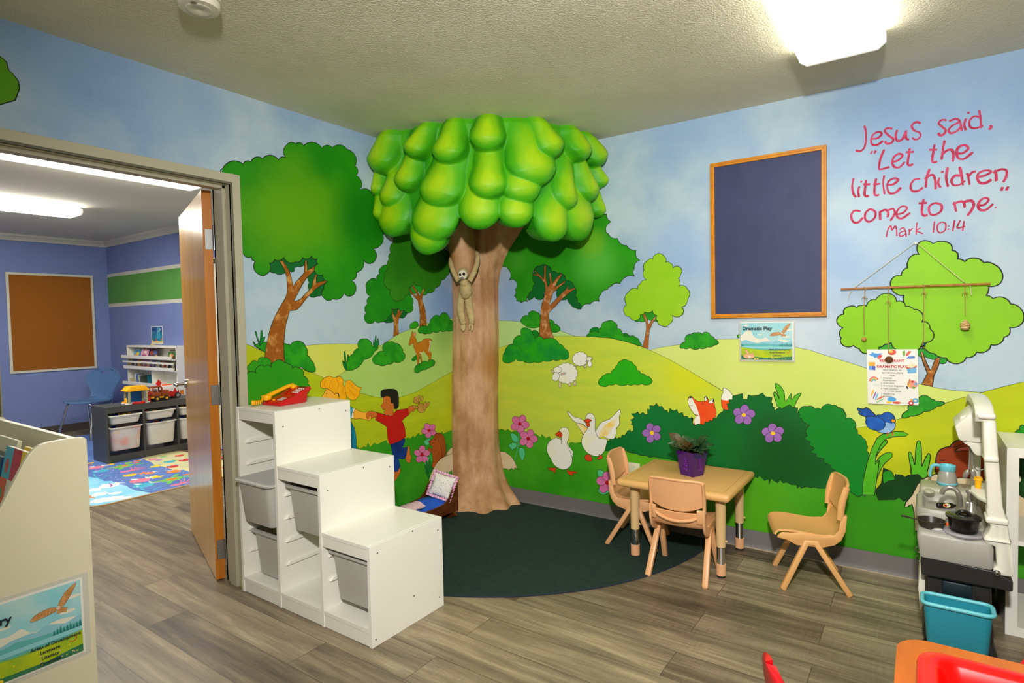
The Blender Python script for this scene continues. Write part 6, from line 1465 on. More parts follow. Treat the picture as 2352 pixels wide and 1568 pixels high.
# ================================================================ play kitchen
kt = thing('play_kitchen', 'grey and white plastic play kitchen against the mural, seen from its end', 'play kitchen', (2.885,-.37,0))
m_kg = mat('grey_counter_plastic', (164,160,150), .42); m_kk = mat('black_kitchen_plastic', (38,34,32), .45); m_kw = mat('cream_white_plastic', (226,222,206), .35); m_tap = mat('silver_plastic', (156,150,140), .3, .5)
KW = lambda bm,nm,m,sm=40: obj(nm, bm, m, kt, smooth=sm, world=True)
bm = B(); prism(bm, [(2.785,.0),(3.01,.0),(2.995,.05),(2.985,.30),(2.79,.30),(2.79,.10),(2.775,.06)], lambda p,d: (p[0],-.66+d,p[1]), .58, .008); KW(bm,'cabinet_body',m_kk,0)
bm = B(); prism(bm, [(2.772,.285),(3.045,.285),(3.045,.325),(2.985,.352),(2.770,.362)], lambda p,d: (p[0],-.692+d,p[1]), .64, .006); KW(bm,'cabinet_shoulder',m_kk,0)
bm = B(); prism(bm, [(2.775,-.66),(3.0,-.66),(3.03,-.80),(2.77,-.80)], lambda p,d: (p[0],p[1],.0+d), .02, .006); KW(bm,'foot',m_kk,0)
bm = B(); box(bm, (2.838,-.668,.20), (2.93,-.655,.27), .008); KW(bm,'end_recess_panel',mat('dark_teal_plastic',(16,36,42),.4))
bm = B(); prism(bm, [(2.762,.10),(2.778,.14),(2.780,.27),(2.762,.28),(2.756,.2)], lambda p,d: (p[0]+.006,-.60+d,p[1]), .22, .003); KW(bm,'oven_door',m_kw)
# counter
bm = B(); prism(bm, [(2.766,.356),(2.988,.352),(2.990,.440),(2.978,.456),(2.770,.460),(2.756,.445)], lambda p,d: (p[0],-.705+d,p[1]), .66, .012); KW(bm,'countertop',m_kg)
# raised sink section: rim of four rails and a basin
sx0,sx1,sy0,sy1,sz = 2.752,2.952,-.50,-.20,.492
bm = B(); cpx, cpy = (sx0+sx1)/2,(sy0+sy1)/2
def rrz(x0,y0,x1,y1,r,z): return [Vector((x,y,z)) for x,y in rr(x0,y0,x1,y1,r,5)]
def loft(bm, loops, capb=False):
    L_ = [[bm.verts.new(p) for p in l] for l in loops]; n = len(L_[0])
    for A,Bq in zip(L_,L_[1:]):
        for k in range(n): bm.faces.new((A[k],A[(k+1)%n],Bq[(k+1)%n],Bq[k]))
    if capb: bm.faces.new(L_[-1])
loft(bm, [rrz(sx0,sy0,sx1,sy1,.05,.455), rrz(sx0,sy0,sx1,sy1,.05,sz-.010), rrz(sx0+.006,sy0+.006,sx1-.006,sy1-.006,.046,sz), rrz(sx0+.022,sy0+.024,sx1-.05,sy1-.024,.04,sz), rrz(sx0+.03,sy0+.034,sx1-.058,sy1-.034,.036,sz-.012), rrz(sx0+.034,sy0+.04,sx1-.062,sy1-.04,.034,.462)], True)
KW(bm,'sink_basin',m_kg,50)
bm = B(); box(bm, (2.765,-.205,.45), (2.975,-.045,.512), .015, 3); KW(bm,'rear_counter',mat('pale_grey_plastic',(176,172,150),.42))
bm = B(); ell(bm, FLR(2134,1128,.515), (.022,.030,.010)); KW(bm,'soap_dish',mat('pale_grey_plastic',(176,172,150),.42))
# tap
tb_ = FLR(2231,1168,.50)
bm = B(); lathe(bm, [(.022,0),(.022,.006),(.017,.012),(.016,.036),(.013,.042),(0,.042)], tb_-Vector((0,0,.012))); box(bm, tb_+Vector((-.022,-.012,.012)), tb_+Vector((.006,.012,.030)), .006)
tube(bm, [FLR(2205,1160,.50)+Vector((0,0,.0)), on(2203,1138,1,tb_.y), on(2195,1124,1,tb_.y), on(2180,1119,1,tb_.y), on(2167,1125,1,tb_.y), on(2163,1134,1,tb_.y)], [.011,.010,.0095,.0095,.0095,.009], 12, sm=5)
cyl(bm, tb_+Vector((-.002,.03,.01)), tb_+Vector((-.002,.03,.055)), .013, .010, 14); ell(bm, tb_+Vector((-.002,.03,.062)), (.016,.013,.014)); KW(bm,'tap',m_tap)
# burner
pb = FLR(2212,1226,.462); pcx, pcy = 2.903, -.645
bm = B(); lathe(bm, [(0,.458),(.064,.458),(.066,.464),(.060,.470),(.050,.470),(.047,.466),(0,.466)], (pcx,pcy,0), 32); box(bm, (pcx-.10,pcy-.030,.456), (pcx-.05,pcy+.012,.466), .004); KW(bm,'burner',mat('burner_grey',(150,146,150),.4))
bm = B(); ell(bm, (pcx-.082,pcy-.012,.466), (.018,.015,.0045)); kb = KW(bm,'burner_switch',m_kw)
bm = B(); ell(bm, (pcx-.085,pcy-.006,.4705), (.004,.004,.0012), n=8); o = obj('switch_lamp', bm, m_red, kb); o.data.transform(Matrix.Translation(-Vector(kt.location)))
# end upright
UP = [(2.893,.905),(2.900,.918),(2.905,.895),(2.9,.8)]
def KP(x,y): q = on(2040+x/3.92, 880+y/3.92, 1, -.70); return (q.x, q.z)
outl = [KP(x,y) for x,y in ((852,335),(972,335),(992,640),(1002,720),(1035,1120),(1045,1150),(1080,1275),(1105,1440),(1115,1530))]
outl += [tuple((lambda q:(q.x,q.z))(on(2040+x/4.782,1240+y/4.782,1,-.70))) for x,y in ((1352,0),(1372,400),(1362,412),(1205,388),(1160,368),(1152,318),(1162,300),(1196,292),(1180,80),(1165,72))]
outl += [KP(x,y) for x,y in ((875,1440),(862,1395),(872,1375),(905,1345),(925,1290),(905,1250),(885,1150),(895,1120),(885,900),(872,720),(862,650))]
bm = B(); prism(bm, outl, lambda p,d: (p[0],-.70+d,p[1]), .075, .006); KW(bm,'end_upright',m_kw,50)
def band(x0,y0,x1,y1,dy=.012):
    a_ = on(2040+x0/3.92,880+y0/3.92,1,-.71); b_ = on(2040+x1/3.92,880+y1/3.92,1,-.71)
    return box(B(), (a_.x,-.71,b_.z), (b_.x,-.62,a_.z), .008, 3)
KW(band(806,270,975,332),'cap',m_kw); KW(band(862,658,1000,722),'trim_band',m_kw); KW(band(878,1205,1090,1290),'trim_band',m_kw)
KW(band(862,1395,1106,1452),'trim_band',m_kw)
q = on(2290,1315,1,-.70); bm = B(); cyl(bm, (q.x,-.700,q.z), (q.x,-.704,q.z), .011, n=18); ell(bm, (q.x,-.705,q.z), (.008,.005,.008)); KW(bm,'bolt',m_chrome)
# arched top rail and far upright
bm = B(); path = [(-.70,.915),(-.66,.934),(-.60,.945),(-.52,.950),(-.44,.950),(-.36,.948),(-.28,.942),(-.20,.930),(-.14,.910)]
sm_ = smoothpts([(0,a_,b_) for a_,b_ in path], 4)
loops = []
for i,v in enumerate(sm_):
    a_ = sm_[max(i-1,0)]; b_ = sm_[min(i+1,len(sm_)-1)]; t_ = (b_-a_).normalized(); nrm = Vector((0,-t_.z,t_.y))
    loops.append([Vector((2.932,v.y,v.z))-nrm*.016, Vector((2.932,v.y,v.z))+nrm*.010, Vector((2.940,v.y,v.z))+nrm*.016, Vector((2.978,v.y,v.z))+nrm*.016, Vector((2.987,v.y,v.z))+nrm*.010, Vector((2.987,v.y,v.z))-nrm*.016])
loft(bm, loops); bm.faces.new([bm.verts[k] for k in range(0)] ) if False else None
bm.verts.ensure_lookup_table(); n6 = len(loops)
bm.faces.new([bm.verts[k] for k in range(6)]); bm.faces.new([bm.verts[(n6-1)*6+k] for k in range(6)]); KW(bm,'arched_rail',m_kw,50)
bm = B(); box(bm, (2.952,-.17,.45), (2.985,-.10,.91), .008); KW(bm,'far_upright',m_kw)
# hood
def KH(x,y,Y=-.42): q = on(2040+x/3.92, 880+y/3.92, 1, Y); return (q.x,q.z)
bm = B(); prism(bm, [KH(*p) for p in ((600,395),(612,372),(700,300),(770,240),(850,240),(850,540),(665,526),(632,505))], lambda p,d: (p[0],-.42+d,p[1]), .22, .008); KW(bm,'hood',m_kw)
bm = B(); prism(bm, [KH(*p) for p in ((665,530),(850,545),(860,660),(795,655),(765,625),(735,575))], lambda p,d: (p[0],-.41+d,p[1]), .20, .004); KW(bm,'hood_bracket',m_kw)
bm = B(); prism(bm, [KH(*p) for p in ((640,345),(652,308),(700,296),(735,300),(735,325),(690,345),(662,380))], lambda p,d: (p[0],-.40+d,p[1]), .06, .006); KW(bm,'hood_knob',m_kw)
# little shelf at the upright
q = on(2250,1110,1,-.5); bm = B(); prism(bm, [(q.x+.045,-.66),(q.x+.045,-.36),(q.x+.01,-.37),(q.x-.022,-.44),(q.x-.03,-.52),(q.x-.012,-.60),(q.x+.02,-.66)], lambda p,d: (p[0],p[1],.585+d), .014, .004); KW(bm,'spice_shelf',m_kw)
def hook(p, s, name='hook'):
    bm = B(); P = [p, p+Vector((-.008*s,-.003,-.004)), p+Vector((-.018*s,-.003,-.010)), p+Vector((-.028*s,-.003,-.004)), p+Vector((-.030*s,-.003,.006)), p+Vector((-.022*s,-.003,.013))]
    tube(bm, P, .0022, 8, sm=4); KW(bm,name,m_chrome)
hook(on(2262,1076,1,-.6),1,'hook'); hook(on(2112,1262,1,-.66)+Vector((.012,0,0)),.8,'hook'); hook(on(2114,1283,1,-.62)+Vector((.012,0,0)),.9,'hook')

# ---- things on the kitchen
def sit(n, label, cat, p): return thing(n, label, cat, p)
pot = sit('cooking_pot','black toy cooking pot with lid on the grey burner','pot',(pcx,pcy,.4705))
bm = B(); lathe(bm, [(0,0),(.040,0),(.044,.006),(.050,.046),(.056,.050),(.057,.054),(.052,.054),(.046,.050),(.040,.008),(0,.006)], (0,0,0), 36); obj('pot_body', bm, mat('black_toy_plastic',(22,20,18),.22), pot, smooth=40)
bm = B(); lathe(bm, [(.057,.054),(.057,.057),(.045,.061),(.020,.063),(0,.063)], (0,0,0), 36); tube(bm, [(-.022,0,.061),(-.012,0,.071),(0,0,.074),(.012,0,.071),(.022,0,.061)], [.006,.007,.0075,.007,.006], 10, sm=4, flat=(1,1.4)); obj('lid', bm, mat('black_toy_plastic',(22,20,18),.22), pot, smooth=40)
pan_c = FLR(2131,1205,.468); pan_c = Vector((2.803,-.628,.461))
pan = sit('frying_pan','dark grey toy frying pan hanging over the front corner of the grey counter','pan',pan_c)
bm = B(); lathe(bm, [(0,0),(.036,0),(.040,.005),(.047,.026),(.048,.029),(.045,.029),(.038,.007),(0,.005)], (0,0,0), 32); obj('pan_body', bm, mat('charcoal_plastic',(48,42,36),.35), pan, smooth=40)
bm = B(); tube(bm, [(-.044,-.004,.024),(-.060,-.006,.025),(-.085,-.010,.030),(-.098,-.012,.030)], [.005,.004,.0055,.006], 10, sm=4, flat=(.7,1.3)); obj('handle', bm, mat('charcoal_plastic',(48,42,36),.35), pan)
oc = thing('toy_food', 'orange toy food piece lying between the frying pan and the black pot','toy food',(2.862,-.60,.461)); bm = B(); ell(bm, (0,0,.010), (.016,.012,.010)); obj('toy_body', bm, or_t, oc)
bt_ = thing('sauce_bottle','black toy sauce bottle with a yellow oval label lying in the sink','bottle',(2.83,-.36,.463))
A_ = on(2150,1163,1,-.37); A_ = FLR(2153,1160,.475); B__ = FLR(2200,1161,.475)
bm = B(); d_x = (B__-A_); Lb = d_x.length; mxb = Matrix.Translation(A_) @ d_x.to_track_quat('Z','Y').to_matrix().to_4x4()
lathe(bm, [(0,0),(.010,0),(.012,.004),(.0125,Lb*.6),(.011,Lb*.72),(.005,Lb*.86),(.0045,Lb),(0,Lb)], n=20, mx=mxb); obj('bottle_body', bm, mat('black_toy_plastic',(22,20,18),.22), bt_, world=True)
mid = (A_+B__)/2-d_x*.12; ou = d_x.normalized(); on_ = (CAM-mid); on_ = (on_-ou*on_.dot(ou)).normalized(); ov = on_.cross(ou)
if ov.z < 0: ov = -ov
a = Art(mid+on_*.0127, ou, ov, on_, .0003); a.disc((0,0),.0145,mat('label_yellow',(232,206,50),.4),.0085); a.disc((0,0),.0125,mat('label_cream',(236,226,200),.4),.007); a.disc((-.005,0),.006,mat('label_red',(170,30,24),.4),.0055); a.disc((.006,.002),.005,mat('label_blue',(120,150,190),.4),.003); a.obj('bottle_label', bt_)
kc = FLR(2185,1121,.513)+Vector((0,.022,0)); kc = Vector((2.868,-.125,.5125))
kl = sit('toy_kettle','grey toy coffee jug with light blue rim, base and handle behind the sink','jug',kc)
sc_ = .92
bm = B(); lathe(bm, [(0,.010),(.040*sc_,.010),(.041*sc_,.020),(.037*sc_,.052),(.030*sc_,.070),(0,.070)], (0,0,0), 32); obj('jug_body', bm, mat('jug_grey',(160,156,146),.3), kl, smooth=40)
m_aq = mat('light_blue_plastic', (110,196,214), .35)
bm = B(); lathe(bm, [(0,0),(.034*sc_,0),(.044*sc_,.012),(.043*sc_,.016),(0,.014)], (0,0,0), 32); obj('jug_base', bm, m_aq, kl)
bm = B(); lathe(bm, [(.031*sc_,.068),(.034*sc_,.072),(.035*sc_,.092),(.032*sc_,.094),(.029*sc_,.080),(0,.076)], (0,0,0), 32); obj('jug_rim', bm, m_aq, kl, smooth=40)
bm = B(); tube(bm, [(-.028,-.004,.088),(-.045,-.006,.090),(-.058,-.008,.080),(-.064,-.008,.050),(-.063,-.008,.034)], [.007,.0075,.007,.006,.005], 10, sm=4, flat=(1,1.2)); obj('handle', bm, m_aq, kl)
ys_ = thing('salt_shaker','yellow toy shaker on the small white shelf of the play kitchen','shaker',(2.957,-.47,.5995)); bm = B(); lathe(bm, [(0,0),(.010,0),(.012,.030),(.015,.033),(.013,.044),(0,.050)], (0,0,0), 20); obj('shaker_body', bm, y_t, ys_)
for k,(x0,x1,lbl) in enumerate(((2228,2219,'silver toy ladle hanging left under the white kitchen hood'),(2233,2236,'silver toy spoon hanging right of the ladle under the kitchen hood'))):
    Y_ = -.34-k*.02; t = thing('toy_utensil', lbl, 'utensil', on(x0,1060,1,Y_)); bm = B()
    tube(bm, [on(x0,1022,1,Y_), on(x0,1045,1,Y_), on(x0+(x1-x0)*.3,1078,1,Y_)], [.0035,.004,.0035], 8, sm=3, flat=(1,.6)); obj('handle', bm, m_tap, t, world=True)
    bm = B(); ell(bm, on(x1,1088,1,Y_), (.010,.006,.022), rot=Matrix.Rotation(.35 if k == 0 else -.15,3,'Y')); obj('bowl', bm, m_tap, t, world=True)
# ---- blue tub hung on the end of the kitchen
bn = thing('hanging_tub','turquoise plastic tub hanging on the end of the play kitchen','tub',(2.88,-.75,.04))
m_tq = mat('turquoise_plastic', (40,146,166), .38); m_tql = mat('turquoise_rim_plastic', (104,196,206), .38)
zr = .225; yn, yf = -.815, -.712; xl, xr = 2.772, 2.985
bm = B(); loft(bm, [rrz(xl+.022,yf-.075,xr-.018,yf-.004,.016,.05), rrz(xl+.018,yf-.080,xr-.014,yf-.002,.018,.056), rrz(xl+.006,yn+.004,xr-.004,yf,.022,zr), rrz(xl+.010,yn+.008,xr-.008,yf-.004,.020,zr), rrz(xl+.022,yf-.074,xr-.018,yf-.006,.016,.060)], True)
bm.verts.ensure_lookup_table(); bm.faces.new([bm.verts[k] for k in range(24)]); obj('tub_body', bm, m_tq, bn, smooth=45, world=True)
bm = B(); P = rrz(xl+.003,yn,xr,yf,.024,zr+.002)
tube(bm, P, .0075, 10, closed=True); obj('rim', bm, m_tql, bn, world=True)
fc = thing('plastic_sheet','folded teal plastic card standing inside the turquoise tub','card',(2.86,-.76,.10)); bm = B(); prism(bm, [(2.80,.075),(2.80,.215),(2.862,.135),(2.862,.075)], lambda p,d: (p[0],-.775+d,p[1]), .002); obj('card_body', bm, mat('teal_card',(24,120,124),.4), fc, smooth=0, world=True)

# ================================================================ white cube shelving at the right edge
kx = thing('cube_shelf','open white cube shelving unit behind the play kitchen at the right edge','shelving unit',(3.42,-.215,0))
X0_, X1_, Yf_, Yb_ = 3.05, 3.82, -.405, -.022
for nm,lo,hi in (('side_panel',(X0_,Yf_,0),(X0_+.038,Yb_,.722)),('side_panel',(X1_-.038,Yf_,0),(X1_,Yb_,.722)),('top_board',(X0_,Yf_,.722),(X1_,Yb_,.76)),('bottom_board',(X0_+.038,Yf_,0),(X1_-.038,Yb_,.038)),('shelf',(X0_+.038,Yf_,.370),(X1_-.038,Yb_,.388)),('divider',(3.426,Yf_,.038),(3.444,Yb_,.370)),('divider',(3.426,Yf_,.388),(3.444,Yb_,.722))):
    obj(nm, box(B(), lo, hi, .001, 1), m_white, kx, smooth=0, world=True)

# ================================================================ wooden table with red tray, red chairs
m_hp = mat('honey_laminate', (200,102,14), .35, c2=(176,84,6), scale=1.2, stretch=(12,2,1), detail=5)
ct = thing('classroom_table','honey brown laminate table corner at the bottom right with dark edge','table',(3.05,-2.3,0))
bm = B(); prism(bm, rr(2.722,-2.60,3.5,-1.70,.07), lambda p,d: (p[0],p[1],.475+d), .025); 
for f in bm.faces: f.material_index = 0 if f.normal.z > .9 else 1
obj('tabletop', bm, [m_hp, mat('black_edge_band',(34,30,26),.5)], ct, smooth=0, world=True)
for x in (2.80,3.42):
    for y in (-2.52,-1.80): obj('leg', cyl(B(), (x,y,0), (x,y,.475), .018, n=16), m_chrome, ct, world=True)
ry = thing('sorting_tray','glossy red plastic tray lying on the honey brown table','tray',(3.05,-2.2,.5002))
m_tray = mat('red_tray_plastic', (228,4,2), .25)
bm = B(); tz = .555
loft(bm, [rrz(2.775,-2.46,3.38,-1.865,.05,.502), rrz(2.762,-2.48,3.39,-1.850,.05,tz-.012), rrz(2.764,-2.478,3.388,-1.852,.05,tz-.003), rrz(2.772,-2.47,3.380,-1.860,.045,tz), rrz(2.792,-2.45,3.36,-1.880,.04,tz), rrz(2.802,-2.44,3.35,-1.890,.036,tz-.008), rrz(2.812,-2.43,3.34,-1.900,.034,.510)], True)
bm.verts.ensure_lookup_table(); bm.faces.new([bm.verts[k] for k in range(24)]); obj('tray_body', bm, m_tray, ry, smooth=50, world=True)
m_rc = mat('red_chair_plastic', (206,8,22), .38)
def shell_chair(label, loc, rz):
    """rounded shell chair: local +y front"""
    t = thing('classroom_chair', label, 'chair', loc, rz)
    bm = B(); prof = [(.17,.255,.13),(.16,.27,.15),(.08,.275,.16),(0,.270,.16),(-.08,.272,.15),(-.12,.29,.14),(-.145,.33,.14),(-.155,.38,.145),(-.165,.43,.135),(-.172,.47,.10),(-.176,.495,.05),(-.177,.502,.012)]
    rows = []
    for v in smoothpts(prof, 3):
        rows.append([bm.verts.new((u*v.z, v.x+(.02*u*u if v.y > .28 else 0), v.y+(.012*u*u if v.y < .28 else 0))) for u in [2*k/12-1 for k in range(13)]])
    for A,Bq in zip(rows,rows[1:]):
        for k in range(12): bm.faces.new((A[k],A[k+1],Bq[k+1],Bq[k]))
    thicken(bm, .014); obj('shell', bm, m_rc, t, smooth=50)
    for s in (1,-1):
        for y0_,y1_ in ((.10,.15),(-.08,-.17)): obj('leg', tube(B(), [(s*.10,y0_,.268),(s*.14,y1_,0)], .010, 10), m_chrome, t)
    return t
shell_chair('red shell chair whose rounded back tip shows left of the honey brown table', (2.63,-1.93,0), math.radians(-62))
shell_chair('red plastic shell chair glimpsed at the right edge behind the honey brown table', (3.13,-1.37,0), math.radians(165))

# ================================================================ low library bookcase, lower left
m_lib = mat('cream_foil_board', (222,214,184), .4)
lb = thing('library_bookcase','cream low library bookcase with a sloped side panel at the lower left','bookcase',(.40,-2.98,0))
LX0, LX1, LYb = .03, .78, -2.762
prof = [(-2.762,0),(-2.762,.987),(-2.768,.994),(-2.80,.997),(-2.854,.995),(-2.872,.991),(-2.886,.982),(-2.898,.968),(-2.910,.948),(-2.954,.858),(-3.16,.44),(-3.18,.38),(-3.18,0)]
for x in (LX1-.018, LX0):
    bm = B(); prism(bm, prof, lambda p,d,x=x: (x+d,p[0],p[1]), .018, .0015); obj('side_panel', bm, m_lib, lb, smooth=0, world=True)
obj('back_panel', box(B(), (LX0+.018,-2.792,.02), (LX1-.018,-2.776,.992), .001, 1), m_lib, lb, smooth=0, world=True)
for k,(y,z) in enumerate(((-2.93,.62),(-3.03,.36),(-3.13,.12))):
    obj('shelf', box(B(), (LX0+.018,y-.05,z-.015), (LX1-.018,-2.792,z)), m_lib, lb, smooth=0, world=True)
    obj('front_lip', box(B(), (LX0+.018,y-.055,z-.015), (LX1-.018,y-.043,z+.045)), m_lib, lb, smooth=0, world=True)
# the board book and its neighbours, leaning back on the upper shelf
tl = .20
def leanbook(name, label, x0, x1, yb, zb, h_, c, th=.012):
    t = thing(name, label, 'book', ((x0+x1)/2,yb,zb))
    Rm = Matrix.Translation((x0,yb,zb)) @ Matrix.Rotation(-tl,4,'X')
    bm = B(); box(bm, (0,0,0), (x1-x0,th,h_), .002, 2); bm.transform(Rm); obj('cover', bm, mat('lean_book_%d_%d_%d'%c, c, .35), t, smooth=0, world=True)
    q = Rm.to_3x3(); return t, Art(Rm@Vector((0,-.0006,0)), q@Vector((1,0,0)), q@Vector((0,0,1)), q@Vector((0,-1,0)), .0003), Rm
zb = .622
t,a,Rm = leanbook('board_book','board book with bright square patches and rainbow title behind the sloped panel', .44,.665,-2.925,zb,.335,(226,218,190))
W_b,Hb = .225,.335
pal = [(70,170,190),(190,30,60),(240,206,20),(226,90,30),(226,218,190),(226,218,190)]
cs = W_b/3
a.fill([(.001,.001),(W_b-.001,.001),(W_b-.001,Hb-.001),(.001,Hb-.001)], mat('lean_book_226_218_190',(226,218,190),.35))
for i,(cc) in enumerate(((70,176,196),(196,28,60),(236,206,20))): a.fill([(i*cs,Hb-cs*1.25),((i+1)*cs,Hb-cs*1.25),((i+1)*cs,Hb),(i*cs,Hb)], mat('patch_%d'%i, cc, .4))
a.fill([(0,Hb-cs*2.6),(cs*.8,Hb-cs*2.6),(cs*.8,Hb-cs*1.25),(0,Hb-cs*1.25)], mat('patch_3',(226,92,28),.4))
a.disc((cs*.5,Hb-cs*.75),.016,mat('patch_red2',(206,70,60),.4),.022); a.fill([(cs*1.3,Hb-cs*.4),(cs*1.75,Hb-cs*.4),(cs*1.3,Hb-cs*1.0),(cs*1.75,Hb-cs*1.0)], mat('patch_lime',(190,200,50),.4)); a.disc((cs*2.5,Hb-cs*.75),.016,mat('patch_blue2',(20,120,150),.4),.022); a.disc((cs*2.6,Hb-cs*.5),.008,mat('patch_blue2',(20,120,150),.4),.014)
a.disc((cs*.3,Hb-cs*1.9),.018,mat('patch_green2',(90,150,90),.4))
a.disc((cs*1.0,Hb-cs*3.9),.03,mat('patch_lime',(190,200,50),.4)); a.disc((cs*2.1,Hb-cs*3.7),.035,mat('patch_purple',(120,60,110),.4)); a.disc((cs*2.1,Hb-cs*3.7),.018,mat('lean_book_226_218_190',(226,218,190),.35))
a.obj('cover_print', t)
q = Rm.to_3x3(); 
for txt,col,x,z,sz in (('M',(20,60,150),cs*1.35,Hb-cs*1.75,.042),('y',(240,160,20),cs*1.85,Hb-cs*1.75,.042),('F',(206,30,40),cs*.95,Hb-cs*2.5,.062),('i',(240,130,20),cs*1.5,Hb-cs*2.5,.062),('r',(90,160,40),cs*1.75,Hb-cs*2.5,.062),('s',(20,110,180),cs*2.1,Hb-cs*2.5,.062),('t',(206,60,90),cs*2.5,Hb-cs*2.5,.062)):
    obj('title_lettering', text_bm(txt, sz, None, frame4(Rm@Vector((x,-.0026,z)), q@Vector((1,0,0)), q@Vector((0,0,1)), q@Vector((0,-1,0))),'LEFT',.03), mat('title_%d_%d_%d'%col, col, .4), t, smooth=0, world=True)
t,a,Rm = leanbook('board_book','yellow and green backed board book behind the patchwork one', .52,.735,-2.905,zb,.338,(226,196,16)); a.fill([(.15,.02),(.21,.02),(.21,.33),(.15,.33)], mat('patch_green3',(60,140,50),.4)); a.obj('cover_print', t)
t,a,Rm = leanbook('board_book','dark blue picture book at the left edge beside the patchwork one', .22,.43,-2.93,zb,.30,(24,60,100)); a.disc((.1,.2),.06,mat('patch_blue4',(40,110,160),.4)); a.obj('cover_print', t)
t,a,Rm = leanbook('board_book','cream book standing behind the dark blue one at the left edge', .24,.44,-2.90,zb,.345,(222,214,180)); a.fill([(.02,.28),(.18,.28),(.18,.3),(.02,.3)], mat('patch_grey5',(150,150,140),.4)); a.obj('cover_print', t)
# ================================================================ posters, board, hangings, detector
INK = mat('print_ink_dark', (18,34,44), .5)
def landscape(t, O, U, V, Nn, W_, H_, sc, hare=True, pre=''):
    """owl over mountains print"""
    a = Art(O,U,V,Nn,.0001); M_ = lambda n,c,**k: mat('landscape_'+n, c, .35, **k)
    f = lambda P,m: a.fill([(x*W_,y*H_) for x,y in P], m)
    f([(0,0),(1,0),(1,1),(0,1)], M_('sky',(136,206,216),c2=(178,214,214),scale=9))
    f([(1,.3),(0,.30)]+smooth2([(0,.66),(.12,.80),(.2,.78),(.26,.62),(.4,.56),(.5,.60),(.6,.50),(.8,.55),(1,.5)],False), M_('cloud',(226,224,206)))
    for cx,cy,r in ((.38,.68,.05),(.1,.93,.06),(.93,.80,.07),(.88,.62,.07)): a.disc((cx*W_,cy*H_), r*W_, M_('cloud',(226,224,206)), r*H_*.35)
    f([(0,.26),(0,.50),(.09,.54),(.2,.49),(.33,.45),(.42,.49),(.55,.50),(.62,.49),(.71,.535),(.86,.47),(1,.53),(1,.26)], M_('mountain_far',(140,196,210)))
    f([(0,.26),(0,.42),(.14,.42),(.25,.43),(.37,.42),(.46,.45),(.6,.42),(.74,.41),(.86,.43),(1,.43),(1,.26)], M_('mountain_near',(96,180,180)))
    for k in range(9):
        x = .76+k*.028; f([(x-.016,.34),(x,.43+.02*(k%3)),(x+.016,.34)], M_('pines',(36,120,116)))
    for k in range(3):
        x = .01+k*.025; f([(x-.02,.32),(x,.45-.03*k),(x+.02,.32)], M_('pines',(36,120,116)))
    f([(0,.30),(1,.30),(1,.36),(0,.36)], M_('lake',(140,206,214)))
    f([(0,0),(0,.34),(.15,.32),(.4,.27),(.6,.27),(.8,.27),(1,.31),(1,0)], M_('meadow_back',(120,180,90)))
    f([(1,0),(0,0)]+smooth2([(0,.33),(.2,.29),(.35,.26),(.6,.24),(.85,.27),(1,.29)],False), M_('meadow',(186,202,20),c2=(150,184,40),scale=14))
    f([(0,0),(0,.12),(.1,.08),(.4,.06),(.7,.05),(.9,.09),(1,.10),(1,0)], M_('meadow_dark',(50,120,80)))
    for k in range(16): a.disc((random.uniform(.3,.98)*W_,random.uniform(.02,.16)*H_), .007*W_, M_('flower_y',(240,214,20)) if k%3 else M_('flower_p',(220,170,190)), n=8)
    for x in (.28,.33): a.disc((x*W_,.02*H_), .018*W_, M_('flower_y',(240,214,20)))
    # owl
    ow, od = M_('owl',(214,160,104),c2=(190,130,70),scale=60), M_('owl_dark',(120,74,34))
    a.fill(smooth2([(W_*x,H_*y) for x,y in ((.575,.655),(.60,.70),(.66,.735),(.74,.745),(.80,.72),(.81,.70),(.76,.67),(.68,.65),(.60,.64))]), ow, line=od, lw=.0012*sc)
    a.fill(smooth2([(W_*x,H_*y) for x,y in ((.80,.72),(.83,.82),(.88,.91),(.955,.975),(.96,.95),(.92,.85),(.87,.75),(.83,.70))]), ow, line=od, lw=.0012*sc)
    a.fill([(W_*x,H_*y) for x,y in ((.80,.71),(.83,.70),(.88,.68),(.87,.62),(.85,.64),(.79,.63))], ow, line=od, lw=.0008*sc); a.disc((.805*W_,.715*H_), .02*W_, M_('owl_face',(232,216,190)), line=od, lw=.0008*sc); a.disc((.80*W_,.715*H_), .003*W_, od, n=6); a.disc((.812*W_,.715*H_), .003*W_, od, n=6)
    for k in range(7):
        u = .60+k*.028; a.stroke([(u*W_,.66*H_),((u+.012)*W_,.72*H_)], od, .0007*sc, False)
        u = .835+k*.016; v = .75+k*.03; a.stroke([(u*W_,v*H_),((u+.03)*W_,(v+.0)*H_)], od, .0007*sc, False)
    if hare:
        h = M_('hare',(226,178,130))
        a.disc((.16*W_,.09*H_),.12*W_,h,.07*H_,line=od,lw=.0008); a.disc((.12*W_,.20*H_),.025*W_,h,.085*H_,rot=.6,line=od,lw=.0008); a.disc((.21*W_,.14*H_),.018*W_,h,.06*H_,rot=-.9,line=od,lw=.0008); a.disc((.17*W_,.07*H_),.03*W_,M_('owl_face',(232,216,190)),.035*H_)
    r_ = M_('red_bird',(214,60,36)); a.stroke([(.88*W_,.20*H_),(.93*W_,.19*H_),(.945*W_,.23*H_),(.94*W_,.25*H_)], r_, .010*W_)
    a.obj('printed_picture', t)
def put_text(t, O, U, V, Nn, lines, name='lettering', m=None):
    for txt,u,v,sz,al,bd in lines:
        o = Vector(O)+Vector(U)*u+Vector(V)*v+Vector(Nn)*.0016
        obj(name, text_bm(txt, sz, None, frame4(o,U,V,Nn), al, bd), m or INK, t, smooth=0, world=True)
U_R, V_R, N_R = (1,0,0),(0,0,1),(0,-1,0)
m_lam = mat('laminating_film', (232,232,226), .12, alpha=.35)
